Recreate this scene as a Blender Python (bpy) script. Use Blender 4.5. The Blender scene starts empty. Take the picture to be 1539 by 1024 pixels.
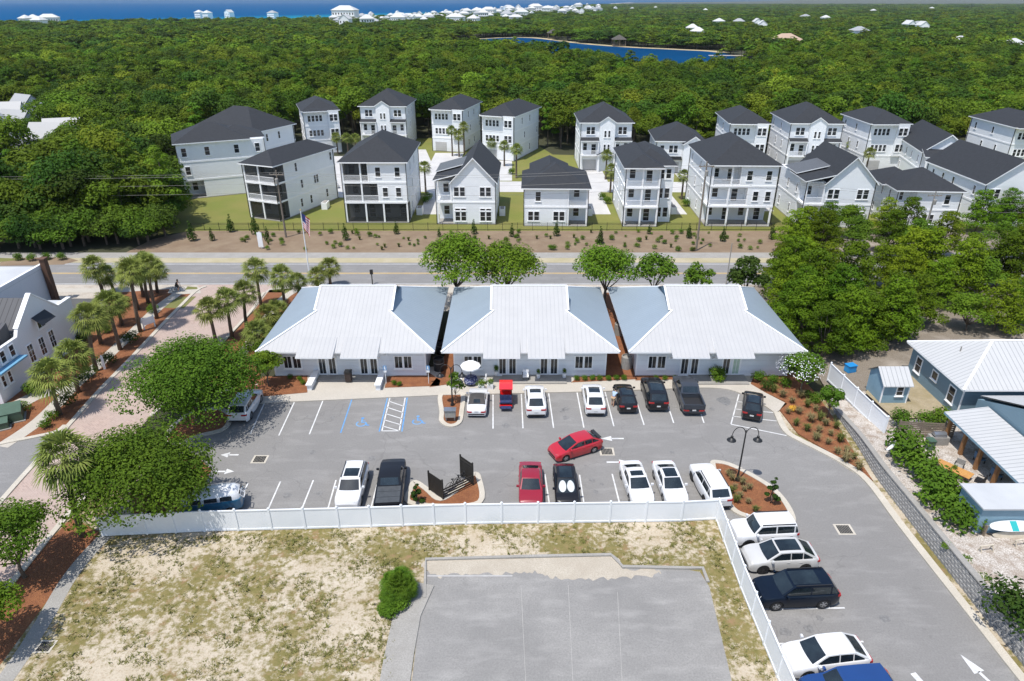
import bpy, bmesh, math, random
from mathutils import Vector, Matrix, noise
R = math.radians
rnd = random.Random(7)
scene = bpy.context.scene
COL = scene.collection
# ------------------------------------------------------------------ camera, sky, sun, exposure
CAM_H, FPX, CX, CY = 34.0, 1026.0, 769.5, 512.0          # camera height, focal length in photo pixels
PITCH = math.atan(512.5 / FPX)
SP, CP = math.sin(PITCH), math.cos(PITCH)
cam = bpy.data.cameras.new('camera'); cam.lens = 24; cam.sensor_width = 36
cam.clip_start = 0.5; cam.clip_end = 90000
camo = bpy.data.objects.new('camera', cam); COL.objects.link(camo)
camo.location = (0, 0, CAM_H); camo.rotation_euler = (R(90) - PITCH, 0, 0)
scene.camera = camo
SUN = Vector((-.25, -.29, 1)).normalized()                # direction towards the sun
sun_el = math.asin(SUN.z); sun_az = math.atan2(SUN.x, SUN.y)
w = bpy.data.worlds.new('World'); scene.world = w; w.use_nodes = True
nt = w.node_tree; bg = nt.nodes['Background']
sky = nt.nodes.new('ShaderNodeTexSky'); sky.sky_type = 'NISHITA'; sky.sun_disc = False
sky.sun_elevation = sun_el; sky.sun_rotation = sun_az
nt.links.new(sky.outputs[0], bg.inputs[0]); bg.inputs[1].default_value = 0.15
sl = bpy.data.lights.new('sun', 'SUN'); sl.energy = 3.9; sl.angle = R(.5); sl.color = (1, .965, .91)
so = bpy.data.objects.new('sun', sl); COL.objects.link(so); so.location = (-30, -20, 90)
so.rotation_euler = SUN.to_track_quat('Z', 'Y').to_euler()
scene.view_settings.view_transform = 'Standard'; scene.view_settings.look = 'None'
scene.view_settings.exposure = 0.36; scene.view_settings.gamma = 1
# ------------------------------------------------------------------ helpers
def P(px, py, z=0.0):
    """the point at height z that the photograph shows at pixel (px, py)"""
    x = (px - CX) / FPX; yi = (py - CY) / FPX
    t = (CAM_H - z) / (SP + yi * CP)
    return Vector((x * t, (CP - yi * SP) * t, z))
def height_at(Y, py):
    yi = (py - CY) / FPX
    return CAM_H - Y * (SP + yi * CP) / (CP - yi * SP)
class MB:
    def __init__(s): s.v = []; s.f = []; s.m = []
    def poly(s, pts, m=0):
        n = len(s.v); s.v += [tuple(p) for p in pts]; s.f.append(tuple(range(n, n + len(pts)))); s.m.append(m)
    def raw(s, vs, fs, m=0):
        n = len(s.v); s.v += [tuple(p) for p in vs]
        for f in fs: s.f.append(tuple(i + n for i in f)); s.m.append(m)
    def box(s, x0, x1, y0, y1, z0, z1, m=0):
        s.raw([(x0,y0,z0),(x1,y0,z0),(x1,y1,z0),(x0,y1,z0),(x0,y0,z1),(x1,y0,z1),(x1,y1,z1),(x0,y1,z1)],
              [(3,2,1,0),(4,5,6,7),(0,1,5,4),(1,2,6,5),(2,3,7,6),(3,0,4,7)], m)
    def obox(s, c, sx, sy, sz, rz=0, m=0, rx=0):
        k = len(s.v); s.box(-sx/2, sx/2, -sy/2, sy/2, -sz/2, sz/2, m)
        M = Matrix.Translation(Vector(c)) @ Matrix.Rotation(rz, 4, 'Z') @ Matrix.Rotation(rx, 4, 'X')
        for i in range(k, len(s.v)): s.v[i] = tuple(M @ Vector(s.v[i]))
    def beam(s, a, b, wx, wy, m=0):
        a = Vector(a); b = Vector(b); d = (b - a); L = d.length; d.normalize()
        u = d.cross(Vector((0,0,1)));
        if u.length < 1e-4: u = Vector((1,0,0))
        u.normalize(); v = u.cross(d); u *= wx/2; v *= wy/2
        s.raw([a-u-v,a+u-v,a+u+v,a-u+v,b-u-v,b+u-v,b+u+v,b-u+v],
              [(3,2,1,0),(4,5,6,7),(0,1,5,4),(1,2,6,5),(2,3,7,6),(3,0,4,7)], m)
    def prism(s, poly, z0, z1, m=0):
        n = len(poly); k = len(s.v)
        s.v += [(p[0],p[1],z0) for p in poly] + [(p[0],p[1],z1) for p in poly]
        s.f.append(tuple(k+i for i in reversed(range(n)))); s.f.append(tuple(k+n+i for i in range(n))); s.m += [m,m]
        for i in range(n):
            j = (i+1) % n; s.f.append((k+i,k+j,k+n+j,k+n+i)); s.m.append(m)
    def tube(s, pts, rad, n=6, m=0, cap=True):
        pts = [Vector(p) for p in pts]
        if not isinstance(rad, (list, tuple)): rad = [rad]*len(pts)
        k = len(s.v)
        for i, p in enumerate(pts):
            d = (pts[min(i+1,len(pts)-1)] - pts[max(i-1,0)]).normalized()
            u = d.cross(Vector((0,1,0)))
            if u.length < .1: u = d.cross(Vector((1,0,0)))
            u.normalize(); v = d.cross(u)
            for j in range(n):
                a = 2*math.pi*j/n; s.v.append(tuple(p + u*math.cos(a)*rad[i] + v*math.sin(a)*rad[i]))
        for i in range(len(pts)-1):
            for j in range(n):
                b = k+i*n; s.f.append((b+j, b+(j+1)%n, b+n+(j+1)%n, b+n+j)); s.m.append(m)
        if cap:
            s.f.append(tuple(k+j for j in reversed(range(n)))); s.f.append(tuple(k+(len(pts)-1)*n+j for j in range(n))); s.m += [m,m]
    def lathe(s, prof, n=12, c=(0,0,0), m=0):
        k = len(s.v)
        for r, z in prof:
            for j in range(n):
                a = 2*math.pi*j/n; s.v.append((c[0]+r*math.cos(a), c[1]+r*math.sin(a), c[2]+z))
        for i in range(len(prof)-1):
            for j in range(n):
                b = k+i*n; s.f.append((b+j, b+(j+1)%n, b+n+(j+1)%n, b+n+j)); s.m.append(m)
    def xf(s, M):
        s.v = [tuple(M @ Vector(p)) for p in s.v]; return s
    def mesh(s, name, mats, smooth=0):
        me = bpy.data.meshes.new(name); me.from_pydata(s.v, [], s.f); me.update()
        for mt in (mats if isinstance(mats, (list, tuple)) else [mats]): me.materials.append(mt)
        if any(s.m): me.polygons.foreach_set('material_index', s.m)
        if smooth:
            me.polygons.foreach_set('use_smooth', [True]*len(me.polygons))
            if smooth > 1: me.set_sharp_from_angle(angle=R(smooth))
        return me
    def build(s, name, mats, parent=None, loc=None, rz=0, smooth=0):
        return link(name, s.mesh(name, mats, smooth), parent, loc, rz)
def link(name, me, parent=None, loc=None, rz=0):
    o = bpy.data.objects.new(name, me); COL.objects.link(o)
    if parent is not None: o.parent = parent
    if loc is not None: o.location = loc
    if rz: o.rotation_euler = (0, 0, rz)
    return o
def tag(o, label=None, cat=None, group=None, kind=None):
    if label: o['label'] = label
    if cat: o['category'] = cat
    if group: o['group'] = group
    if kind: o['kind'] = kind
    return o
def thing(name, label, cat, loc=(0,0,0), rz=0, group=None):
    o = bpy.data.objects.new(name, None); COL.objects.link(o); o.empty_display_size = .3
    o.location = loc; o.rotation_euler = (0, 0, rz)
    return tag(o, label, cat, group)
def copy_tree(src, loc=None, rz=None, sc=None, label=None, group=None):
    def cp(o, par):
        c = o.copy(); COL.objects.link(c)
        if par is not None: c.parent = par
        for ch in kids.get(o.name, ()): cp(ch, c)
        return c
    kids = {}
    def walk(o):
        kids[o.name] = list(o.children)
        for ch in o.children: walk(ch)
    walk(src)
    c = cp(src, None)
    if loc is not None: c.location = loc
    if rz is not None: c.rotation_euler = (0, 0, rz)
    if sc is not None: c.scale = sc if isinstance(sc, (tuple, list)) else (sc,)*3
    if label: c['label'] = label
    if group: c['group'] = group
    return c
def struct(o): o['kind'] = 'structure'; return o
def smooth_line(pts, n=6, closed=False):
    pts = [Vector(p) for p in pts]; out = []
    L = len(pts); seg = L if closed else L-1
    for i in range(seg):
        g = (lambda k: pts[k % L]) if closed else (lambda k: pts[max(0, min(L-1, k))])
        p0, p1, p2, p3 = g(i-1), g(i), g(i+1), g(i+2)
        for j in range(n):
            t = j/n
            out.append(.5*((2*p1)+(p2-p0)*t+(2*p0-5*p1+4*p2-p3)*t*t+(3*p1-p0-3*p2+p3)*t**3))
    if not closed: out.append(pts[-1])
    return out
def px(*pts, z=0.0): return [P(a, b, z) for a, b in pts]
def area2(pts): return sum(pts[i][0]*pts[(i+1)%len(pts)][1]-pts[(i+1)%len(pts)][0]*pts[i][1] for i in range(len(pts)))
def sheet(name, pts, z, mat, mb=None):
    pts = [(p[0], p[1], z) for p in pts]
    if area2(pts) < 0: pts.reverse()
    b = mb or MB(); b.poly(pts)
    if mb is None: return struct(b.build(name, mat))
def slab(name, pts, z0, z1, mat):
    pts = [(p[0], p[1]) for p in pts]
    if area2(pts) < 0: pts.reverse()
    b = MB(); b.prism(pts, z0, z1); return struct(b.build(name, mat))
def ribbon(mb, pts, wd, z0, z1, closed=False, m=0):
    """raised strip (kerb) of width wd centred on a polyline"""
    pts = [Vector((p[0], p[1], 0)) for p in pts]; n = len(pts); L = []; Rr = []
    for i, p in enumerate(pts):
        a = pts[(i-1) % n] if closed or i else p; b = pts[(i+1) % n] if closed or i < n-1 else p
        d = (b-a); d.normalize(); q = Vector((-d.y, d.x, 0))*wd/2
        L.append(p+q); Rr.append(p-q)
    for i in range(n if closed else n-1):
        j = (i+1) % n
        a, b, c, d = L[i], L[j], Rr[j], Rr[i]
        T = lambda v, z: (v.x, v.y, z)
        mb.poly([T(d,z1),T(c,z1),T(b,z1),T(a,z1)], m)
        if z1-z0 > .02:
            mb.poly([T(a,z1),T(b,z1),T(b,z0),T(a,z0)], m); mb.poly([T(d,z0),T(c,z0),T(c,z1),T(d,z1)], m)
    if not closed and z1-z0 > .02:
        for i in (0, n-1): mb.poly([(L[i].x,L[i].y,z0),(Rr[i].x,Rr[i].y,z0),(Rr[i].x,Rr[i].y,z1),(L[i].x,L[i].y,z1)], m)
# ------------------------------------------------------------------ materials
def nodes(name):
    m = bpy.data.materials.new(name); m.use_nodes = True
    t = m.node_tree; return m, t, t.nodes['Principled BSDF']
def mixc(t, fac, a, b, blend='MIX'):
    n = t.nodes.new('ShaderNodeMix'); n.data_type = 'RGBA'; n.blend_type = blend
    for i, v in ((0, fac), (6, a), (7, b)):
        if hasattr(v, 'links') or hasattr(v, 'is_output'): t.links.new(v, n.inputs[i])
        elif i == 0: n.inputs[0].default_value = v
        else: n.inputs[i].default_value = (*v, 1)
    return n.outputs[2]
def noisef(t, sc, lo=.35, hi=.65, det=5, coord=None, rough=.6, stretch=None):
    if coord is None:
        tc = t.nodes.new('ShaderNodeTexCoord'); coord = tc.outputs['Object']
    if stretch:
        mp = t.nodes.new('ShaderNodeMapping'); mp.inputs['Scale'].default_value = stretch
        if len(stretch) == 3: t.links.new(coord, mp.inputs['Vector']); coord = mp.outputs[0]
    n = t.nodes.new('ShaderNodeTexNoise'); n.inputs['Scale'].default_value = sc; n.inputs['Detail'].default_value = det
    n.inputs['Roughness'].default_value = rough
    t.links.new(coord, n.inputs['Vector'])
    r = t.nodes.new('ShaderNodeMapRange'); r.inputs[1].default_value = lo; r.inputs[2].default_value = hi
    t.links.new(n.outputs['Fac'], r.inputs[0]); return r.outputs[0]
def bumpit(t, bs, h, strength=.4, dist=.05):
    b = t.nodes.new('ShaderNodeBump'); b.inputs['Strength'].default_value = strength; b.inputs['Distance'].default_value = dist
    t.links.new(h, b.inputs['Height']); t.links.new(b.outputs[0], bs.inputs['Normal'])
def mat(name, c1, c2=None, sc=1.0, rough=.7, metal=0, bump=0, bsc=None, coat=0, lo=.35, hi=.65, spec=None, fine=0, stretch=None):
    m, t, b = nodes(name)
    b.inputs['Roughness'].default_value = rough; b.inputs['Metallic'].default_value = metal
    if spec is not None: b.inputs['Specular IOR Level'].default_value = spec
    if coat: b.inputs['Coat Weight'].default_value = coat; b.inputs['Coat Roughness'].default_value = .03
    col = None
    if c2 is not None:
        col = mixc(t, noisef(t, sc, lo, hi, stretch=stretch), c1, c2)
    if fine:
        col = mixc(t, noisef(t, 14, .3, .7, 3), col if col is not None else c1, tuple(x*(1-fine) for x in c2 or c1))
    if col is not None: t.links.new(col, b.inputs['Base Color'])
    else: b.inputs['Base Color'].default_value = (*c1, 1)
    if bump: bumpit(t, b, noisef(t, bsc or 8, 0, 1), bump)
    return m
def seam_mat(name, c, axis, pitch, cl, rough=.4, metal=.0, wide=.1, c2=None):
    """standing seam metal or lap siding: a raised line every `pitch` metres along axis"""
    m, t, b = nodes(name); b.inputs['Roughness'].default_value = rough; b.inputs['Metallic'].default_value = metal
    tc = t.nodes.new('ShaderNodeTexCoord'); sp = t.nodes.new('ShaderNodeSeparateXYZ'); t.links.new(tc.outputs['Object'], sp.inputs[0])
    d = t.nodes.new('ShaderNodeMath'); d.operation = 'DIVIDE'; d.inputs[1].default_value = pitch; t.links.new(sp.outputs[axis], d.inputs[0])
    fr = t.nodes.new('ShaderNodeMath'); fr.operation = 'FRACT'; t.links.new(d.outputs[0], fr.inputs[0])
    lt = t.nodes.new('ShaderNodeMath'); lt.operation = 'LESS_THAN'; lt.inputs[1].default_value = wide; t.links.new(fr.outputs[0], lt.inputs[0])
    base = mixc(t, noisef(t, .6, .3, .7), c, c2 or tuple(x*.93 for x in c))
    t.links.new(mixc(t, lt.outputs[0], base, cl), b.inputs['Base Color'])
    bumpit(t, b, lt.outputs[0], .5, .04)
    return m
def asphalt(name, c1, c2, patch=.1, crack=.22):
    m, t, b = nodes(name); b.inputs['Roughness'].default_value = .9; b.inputs['Specular IOR Level'].default_value = .25
    a = mixc(t, noisef(t, patch, .35, .68, 4), c1, c2)
    a = mixc(t, noisef(t, 9, .25, .75, 6, rough=.75), a, tuple(x*.72 for x in c1))
    st = noisef(t, .35, .5, .8, 5, stretch=(1, 3, 1))
    f = t.nodes.new('ShaderNodeMath'); f.operation = 'MULTIPLY'; f.inputs[1].default_value = .27; t.links.new(st, f.inputs[0])
    a = mixc(t, f.outputs[0], a, tuple(min(1, x*1.5) for x in c2))
    vo = t.nodes.new('ShaderNodeTexVoronoi'); vo.feature = 'DISTANCE_TO_EDGE'; vo.inputs['Scale'].default_value = .11
    tc = t.nodes.new('ShaderNodeTexCoord'); nz = t.nodes.new('ShaderNodeTexNoise'); nz.inputs['Scale'].default_value = .5
    t.links.new(tc.outputs['Object'], nz.inputs['Vector'])
    ad = t.nodes.new('ShaderNodeVectorMath'); ad.operation = 'MULTIPLY_ADD'; ad.inputs[1].default_value = (3,3,0)
    t.links.new(nz.outputs['Color'], ad.inputs[0]); t.links.new(tc.outputs['Object'], ad.inputs[2]); t.links.new(ad.outputs[0], vo.inputs['Vector'])
    lt = t.nodes.new('ShaderNodeMath'); lt.operation = 'LESS_THAN'; lt.inputs[1].default_value = .004; t.links.new(vo.outputs[0], lt.inputs[0])
    f2 = t.nodes.new('ShaderNodeMath'); f2.operation = 'MULTIPLY'; f2.inputs[1].default_value = crack; t.links.new(lt.outputs[0], f2.inputs[0])
    a = mixc(t, f2.outputs[0], a, tuple(x*.45 for x in c1))
    sp_ = noisef(t, .75, .66, .78, 3); f3 = t.nodes.new('ShaderNodeMath'); f3.operation = 'MULTIPLY'; f3.inputs[1].default_value = .45; t.links.new(sp_, f3.inputs[0])
    a = mixc(t, f3.outputs[0], a, tuple(x*.5 for x in c1))
    t.links.new(a, b.inputs['Base Color']); return m
def leaf_mat(name, c1, c2, dark=.45, sc=.9, transl=.25, wild=False):
    """leaves: per-tree hue, clump-sized and leaf-sized variation"""
    m, t, b = nodes(name); b.inputs['Roughness'].default_value = .7; b.inputs['Specular IOR Level'].default_value = .1
    oi = t.nodes.new('ShaderNodeObjectInfo')
    col = mixc(t, noisef(t, sc, .3, .7, 4), c1, c2)
    hs = t.nodes.new('ShaderNodeHueSaturation')
    for i, (lo, hi) in ((0, (.472, .522) if wild else (.49, .512)), (2, (.62, 1.36) if wild else (.9, 1.14))):
        r = t.nodes.new('ShaderNodeMapRange'); r.inputs[3].default_value = lo; r.inputs[4].default_value = hi
        if i: 
            ml = t.nodes.new('ShaderNodeMath'); ml.operation = 'MULTIPLY'; ml.inputs[1].default_value = 7.31
            fr = t.nodes.new('ShaderNodeMath'); fr.operation = 'FRACT'
            t.links.new(oi.outputs['Random'], ml.inputs[0]); t.links.new(ml.outputs[0], fr.inputs[0]); t.links.new(fr.outputs[0], r.inputs[0])
        else: t.links.new(oi.outputs['Random'], r.inputs[0])
        t.links.new(r.outputs[0], hs.inputs[i])
    if wild:                                              # stands of one species: patches some 40 m across
        st = noisef(t, .028, .35, .65, 2, coord=oi.outputs['Location']); col = mixc(t, st, mixc(t, .55, col, tuple(x*.62 for x in c1)), mixc(t, .35, col, tuple(min(1,x*1.25) for x in c2)))
    t.links.new(col, hs.inputs['Color'])
    c = mixc(t, noisef(t, 6, .3, .7, 2), hs.outputs[0], tuple(x*dark for x in c1))
    mx = mixc(t, .5, hs.outputs[0], c)
    t.links.new(mx, b.inputs['Base Color'])
    tr = t.nodes.new('ShaderNodeBsdfTranslucent'); t.links.new(mx, tr.inputs[0])
    ms = t.nodes.new('ShaderNodeMixShader'); ms.inputs[0].default_value = transl
    t.links.new(b.outputs[0], ms.inputs[1]); t.links.new(tr.outputs[0], ms.inputs[2])
    t.links.new(ms.outputs[0], t.nodes['Material Output'].inputs[0]); return m
def screen_mat(name, c, a):
    m, t, b = nodes(name); b.inputs['Base Color'].default_value = (*c, 1); b.inputs['Alpha'].default_value = a; b.inputs['Roughness'].default_value = .6
    return m
MT = {}
MT['asphalt'] = asphalt('asphalt', (.225,.217,.208), (.28,.272,.26))
MT['road'] = asphalt('road_asphalt', (.22,.215,.21), (.27,.262,.255))
MT['oldlot'] = asphalt('old_asphalt', (.235,.228,.218), (.34,.328,.31), .2, 0)
MT['concrete'] = mat('concrete', (.50,.46,.40), (.43,.395,.34), .5, .85, fine=.12)
MT['kerb'] = mat('kerb_concrete', (.58,.53,.45), (.46,.42,.35), .8, .85, fine=.15)
MT['greyconc'] = mat('grey_concrete', (.36,.345,.32), (.29,.275,.25), .7, .9, fine=.2)
MT['drive'] = mat('driveway_concrete', (.50,.49,.475), (.44,.43,.42), .3, .85)
MT['mulch'] = mat('pine_straw_mulch', (.33,.135,.052), (.22,.08,.032), 1.6, .95, bump=.6, bsc=10, fine=.45)
MT['mulch2'] = mat('brown_mulch', (.175,.110,.068), (.27,.20,.13), .35, .95, fine=.35)
MT['white'] = mat('white_paint', (.80,.81,.82), (.74,.75,.76), .4, .5)
MT['marking'] = mat('road_paint', (.62,.62,.61), (.42,.42,.42), 1.7, .7, lo=.42, hi=.75)
MT['yellow'] = mat('yellow_paint', (.62,.40,.10), (.5,.34,.12), 1, .7)
MT['bluepaint'] = mat('blue_paint', (.05,.22,.52), (.16,.3,.46), 2, .7)
MT['siding'] = seam_mat('white_lap_siding', (.85,.862,.875), 2, .2, (.72,.74,.76), .55, wide=.12)
MT['shopwall'] = seam_mat('shop_board_wall', (.76,.785,.82), 2, .6, (.62,.64,.68), .6, wide=.05)
MT['trim'] = mat('white_trim', (.86,.86,.86), rough=.5)
MT['shingle'] = mat('dark_shingle', (.014,.016,.020), (.026,.029,.035), 2.2, .85, bump=.3, bsc=12, fine=.3)
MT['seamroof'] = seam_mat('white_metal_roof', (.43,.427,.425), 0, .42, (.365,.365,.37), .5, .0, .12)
MT['seamroof_shaded'] = seam_mat('white_metal_roof_shaded', (.29,.345,.395), 1, .42, (.225,.275,.32), .45, .15, .12)  # hip slopes of the white roof: shade and reflected sky blue put into the colour
MT['greyseam'] = seam_mat('grey_metal_roof', (.14,.14,.14), 1, .4, (.05,.05,.05), .45, .3, .12)
MT['glass'] = mat('window_glass', (.012,.014,.017), (.035,.04,.045), .6, .08, spec=.6)
MT['glassdoor'] = mat('door_glass', (.05,.048,.04), (.13,.12,.09), 1.2, .1, spec=.6)
MT['black'] = mat('black_metal', (.012,.012,.013), rough=.45)
MT['screen'] = screen_mat('insect_screen', (.015,.017,.02), .78)
MT['wood'] = mat('weathered_wood', (.17,.13,.095), (.25,.20,.15), 2, .85, stretch=(.3,.3,4))
MT['post_wood'] = mat('stained_post', (.30,.15,.055), (.22,.10,.04), 2, .7)
MT['deck_orange'] = mat('orange_table_wood', (.52,.27,.08), (.42,.2,.06), 2, .6)
MT['pole_wood'] = mat('pole_wood', (.15,.12,.095), (.22,.185,.15), 3, .9, stretch=(3,3,.3))
MT['bark'] = mat('bark', (.10,.075,.055), (.17,.135,.105), 4, .95, bump=.5)
MT['palmbark'] = mat('palm_bark', (.16,.12,.085), (.085,.062,.045), 7, .95, bump=.7, stretch=(1,1,3))
MT['bluewall'] = seam_mat('blue_lap_siding', (.165,.255,.315), 2, .2, (.12,.19,.24), .6, wide=.12)
MT['shedblue'] = mat('shed_blue', (.22,.345,.425), (.18,.30,.38), 1, .6)
MT['tyre'] = mat('tyre_rubber', (.013,.013,.014), rough=.8)
MT['rim'] = mat('alloy_rim', (.45,.46,.48), rough=.3, metal=.8)
MT['darkrim'] = mat('dark_rim', (.05,.05,.055), rough=.35, metal=.6)
MT['lamp_red'] = mat('red_lens', (.35,.015,.015), rough=.15, coat=.5)
MT['lamp_clear'] = mat('clear_lens', (.6,.62,.65), (.3,.32,.35), 8, .1, coat=.6)
MT['carglass'] = mat('car_glass', (.008,.012,.015), (.02,.03,.035), .9, .05, spec=.8)
MT['plastic'] = mat('black_plastic', (.018,.018,.02), rough=.6)
MT['plate'] = mat('number_plate', (.6,.6,.58), (.5,.5,.5), 6, .5)
def paint(name, c, rough=.28, metal=0): return mat('paint_'+name, c, tuple(min(1,x*.93) for x in c), .8, rough, metal, coat=1.0 if max(c) > .08 else .3, spec=.5 if max(c) > .08 else .3)
MT['p_white'] = paint('white', (.66,.66,.66)); MT['p_black'] = paint('black', (.010,.010,.012))
MT['p_red'] = paint('red', (.42,.012,.022)); MT['p_darkred'] = paint('dark_red', (.26,.008,.02))
MT['p_silver'] = paint('silver', (.58,.57,.545), .35, .15); MT['p_navy'] = paint('navy', (.003,.007,.016)); MT['p_blue'] = paint('blue', (.010,.045,.17))
MT['p_grey'] = paint('grey', (.055,.062,.075), .3, .3); MT['p_bright_red'] = paint('bright_red', (.68,.012,.01))
# ------------------------------------------------------------------ the setting: ground, roads, water
def sandlot_mat():
    m, t, b = nodes('sandy_grass'); b.inputs['Roughness'].default_value = .95; b.inputs['Specular IOR Level'].default_value = .1
    sand = mixc(t, noisef(t, .5, .3, .7, 6), (.50,.44,.35), (.40,.335,.245))
    sand = mixc(t, noisef(t, 7, .5, .75, 4), sand, (.31,.24,.16))
    gr = mixc(t, noisef(t, 2.5, .3, .7, 5), (.140,.130,.042), (.225,.18,.08))
    gr = mixc(t, noisef(t, 1.1, .55, .7, 3), gr, (.25,.165,.09))
    big = noisef(t, .16, .3, .7, 3); fin = noisef(t, 2.1, .2, .8, 7, rough=.72)
    ad = t.nodes.new('ShaderNodeMath'); ad.operation = 'MULTIPLY_ADD'; ad.inputs[1].default_value = .62
    t.links.new(big, ad.inputs[0]); t.links.new(fin, ad.inputs[2])
    mr = t.nodes.new('ShaderNodeMapRange'); mr.inputs[1].default_value = .66; mr.inputs[2].default_value = .90
    t.links.new(ad.outputs[0], mr.inputs[0])
    t.links.new(mixc(t, mr.outputs[0], sand, gr), b.inputs['Base Color'])
    bumpit(t, b, fin, .5, .1); return m
MT['sandlot'] = sandlot_mat()
MT['sand'] = mat('white_sand', (.60,.55,.48), (.36,.30,.235), .8, .95, fine=.35, lo=.45, hi=.75)
MT['yardsand'] = mat('shell_sand', (.64,.60,.55), (.30,.23,.17), 1.3, .95, fine=.4, lo=.45, hi=.7)
MT['drift'] = mat('drifted_sand', (.50,.45,.37), (.40,.35,.28), .6, .95, fine=.2)
MT['verge'] = mat('dry_verge_grass', (.33,.29,.14), (.46,.40,.28), .35, .95, fine=.3)
MT['lawn'] = mat('lawn_grass', (.140,.185,.022), (.215,.205,.048), .14, .95, fine=.4)
MT['turf'] = mat('green_turf', (.12,.15,.03), (.2,.19,.06), .5, .95, fine=.35)
MT['floor'] = mat('forest_floor', (.030,.040,.014), (.055,.055,.024), .02, 1, fine=.4)
MT['pinefloor'] = mat('pine_floor', (.12,.09,.055), (.42,.37,.31), .25, 1, fine=.4, lo=.5, hi=.72)
def brick_mat():
    m, t, b = nodes('brick_paving'); b.inputs['Roughness'].default_value = .85
    tc = t.nodes.new('ShaderNodeTexCoord'); mp = t.nodes.new('ShaderNodeMapping'); mp.inputs['Rotation'].default_value = (0,0,R(38))
    t.links.new(tc.outputs['Object'], mp.inputs[0])
    br = t.nodes.new('ShaderNodeTexBrick'); br.inputs['Scale'].default_value = 1.6; br.inputs['Mortar Size'].default_value = .012
    br.inputs['Color1'].default_value = (.41,.30,.25,1); br.inputs['Color2'].default_value = (.315,.225,.19,1); br.inputs['Mortar'].default_value = (.42,.37,.32,1)
    t.links.new(mp.outputs[0], br.inputs['Vector'])
    c = mixc(t, noisef(t, .25, .35, .7, 4), br.outputs['Color'], (.38,.30,.26))
    t.links.new(c, b.inputs['Base Color']); return m
MT['brick'] = brick_mat()
def water_mat(name, deep, shallow, gx, rough):
    m, t, b = nodes(name); b.inputs['Roughness'].default_value = rough; b.inputs['Specular IOR Level'].default_value = 0
    if shallow:
        # the shelf: turquoise over the sand bars near the beach, deep blue further out (distance from the shoreline)
        tc = t.nodes.new('ShaderNodeTexCoord'); d = t.nodes.new('ShaderNodeVectorMath'); d.operation = 'DOT_PRODUCT'
        d.inputs[1].default_value = gx; t.links.new(tc.outputs['Object'], d.inputs[0])
        mr = t.nodes.new('ShaderNodeMapRange'); mr.inputs[1].default_value = 0; mr.inputs[2].default_value = 480
        t.links.new(d.outputs['Value'], mr.inputs[0])
        t.links.new(mixc(t, mr.outputs[0], shallow, deep), b.inputs['Base Color'])
    else: t.links.new(mixc(t, noisef(t, .01, .3, .7), deep, tuple(x*.7 for x in deep)), b.inputs['Base Color'])
    return m
# one sheet to the horizon

# sea: the beach runs obliquely away to the right
SH = [(-2600,150),(-756,1060),(-317,1390),(60,2550),(330,4300),(1500,9500),(9000,24000)]
b = MB(); b.poly([(-70000,150,0),(-70000,-200,0),(60000,-200,0),(60000,88000,0),(9000,88000,0)]+[(x,y,0) for x,y in SH[::-1]]); struct(b.build('ground', MT['floor']))
b = MB(); b.poly([(x,y,-.3) for x,y in SH] + [(9000,88000,-.3),(-70000,88000,-.3),(-70000,150,-.3)]); 
sea = b.build('sea', water_mat('sea_water', (.002,.066,.175), (.02,.27,.34), (-.83,.5,0), .5)); struct(sea); sea.location.z = 0
sea.data.transform(Matrix.Translation((390,-1250,0))); sea.location = (-390,1250,0)
b = MB()
ribbon(b, SH[1:6], 70, 0, .5); struct(b.build('beach', MT['sand']))
LAKE = [(-70,640),(-20,730),(22,735),(60,640),(94,588),(125,560),(150,528),(140,440),(118,345),(98,306),(76,306),(56,345),(34,420),(10,480),(-30,540)]
LAKE = smooth_line([(x,y,0) for x,y in LAKE], 4, True)
sheet('lake', LAKE, .2, water_mat('lake_water', (.004,.052,.14), None, 0, .4))
b = MB(); ribbon(b, [p for p in LAKE if p.y > 515 and p.x > -60 and (p.x > 20 or p.y > 690)], 9, 0, .28); struct(b.build('lake_beach', mat('lake_sand', (.46,.36,.22), (.36,.30,.16), .05, .95)))
# main road, verges, paths: they run parallel to the shops
X0, X1 = -140, 120
def band(name, y0, y1, z, m, xa=X0, xb=X1): return sheet(name, [(xa,y0),(xb,y0),(xb,y1),(xa,y1)], z, MT[m])
sheet('lawn', smooth_line([(-57,106,0),(-60,113,0),(-64.5,124,0),(-66,134,0),(-66,142,0)], 3)+[Vector(p) for p in ((-40,142,0),(-40,192,0),(4,192,0),(10,170,0),(28,168,0),(30,150,0),(125,150,0),(125,108.4,0),(-52,108.4,0))], .006, MT['lawn'])
sheet('mulch_strip', [(-58,97.6),(47,97.6),(47,108.4),(-53,108.4),(-57,104)], .006, MT['mulch2'])
band('path', 95.2, 97.6, .012, 'greyconc'); MT['path'] = MT['greyconc']
band('verge', 93.2, 95.2, .008, 'verge')
band('road', 84.7, 93.2, .012, 'road')
band('sand_verge', 76, 84.7, .006, 'sand', -140, 60)
band('near_pavement', 82.0, 83.4, .012, 'concrete', -100, -45); band('near_pavement', 82.0, 83.4, .012, 'concrete', -36, 30)
b = MB()
for y, wd in ((84.95,.14),(92.6,.14)): ribbon(b, [(X0,y),(X1,y)], wd, .016, .016)
struct(b.build('edge_lines', MT['marking']))
b = MB()
for y in (88.75, 89.05): ribbon(b, [(X0,y),(X1,y)], .13, .016, .016)
struct(b.build('centre_lines', MT['yellow']))
# island in the far verge at the left
sheet('mulch_island', px((0,395),(20,388),(100,387),(118,392),(95,398),(0,400)), .02, MT['mulch2'])
sheet('verge_lawn', px((-60,398),(0,394),(40,390),(0,388),(-60,388)), .024, MT['turf'])
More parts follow.
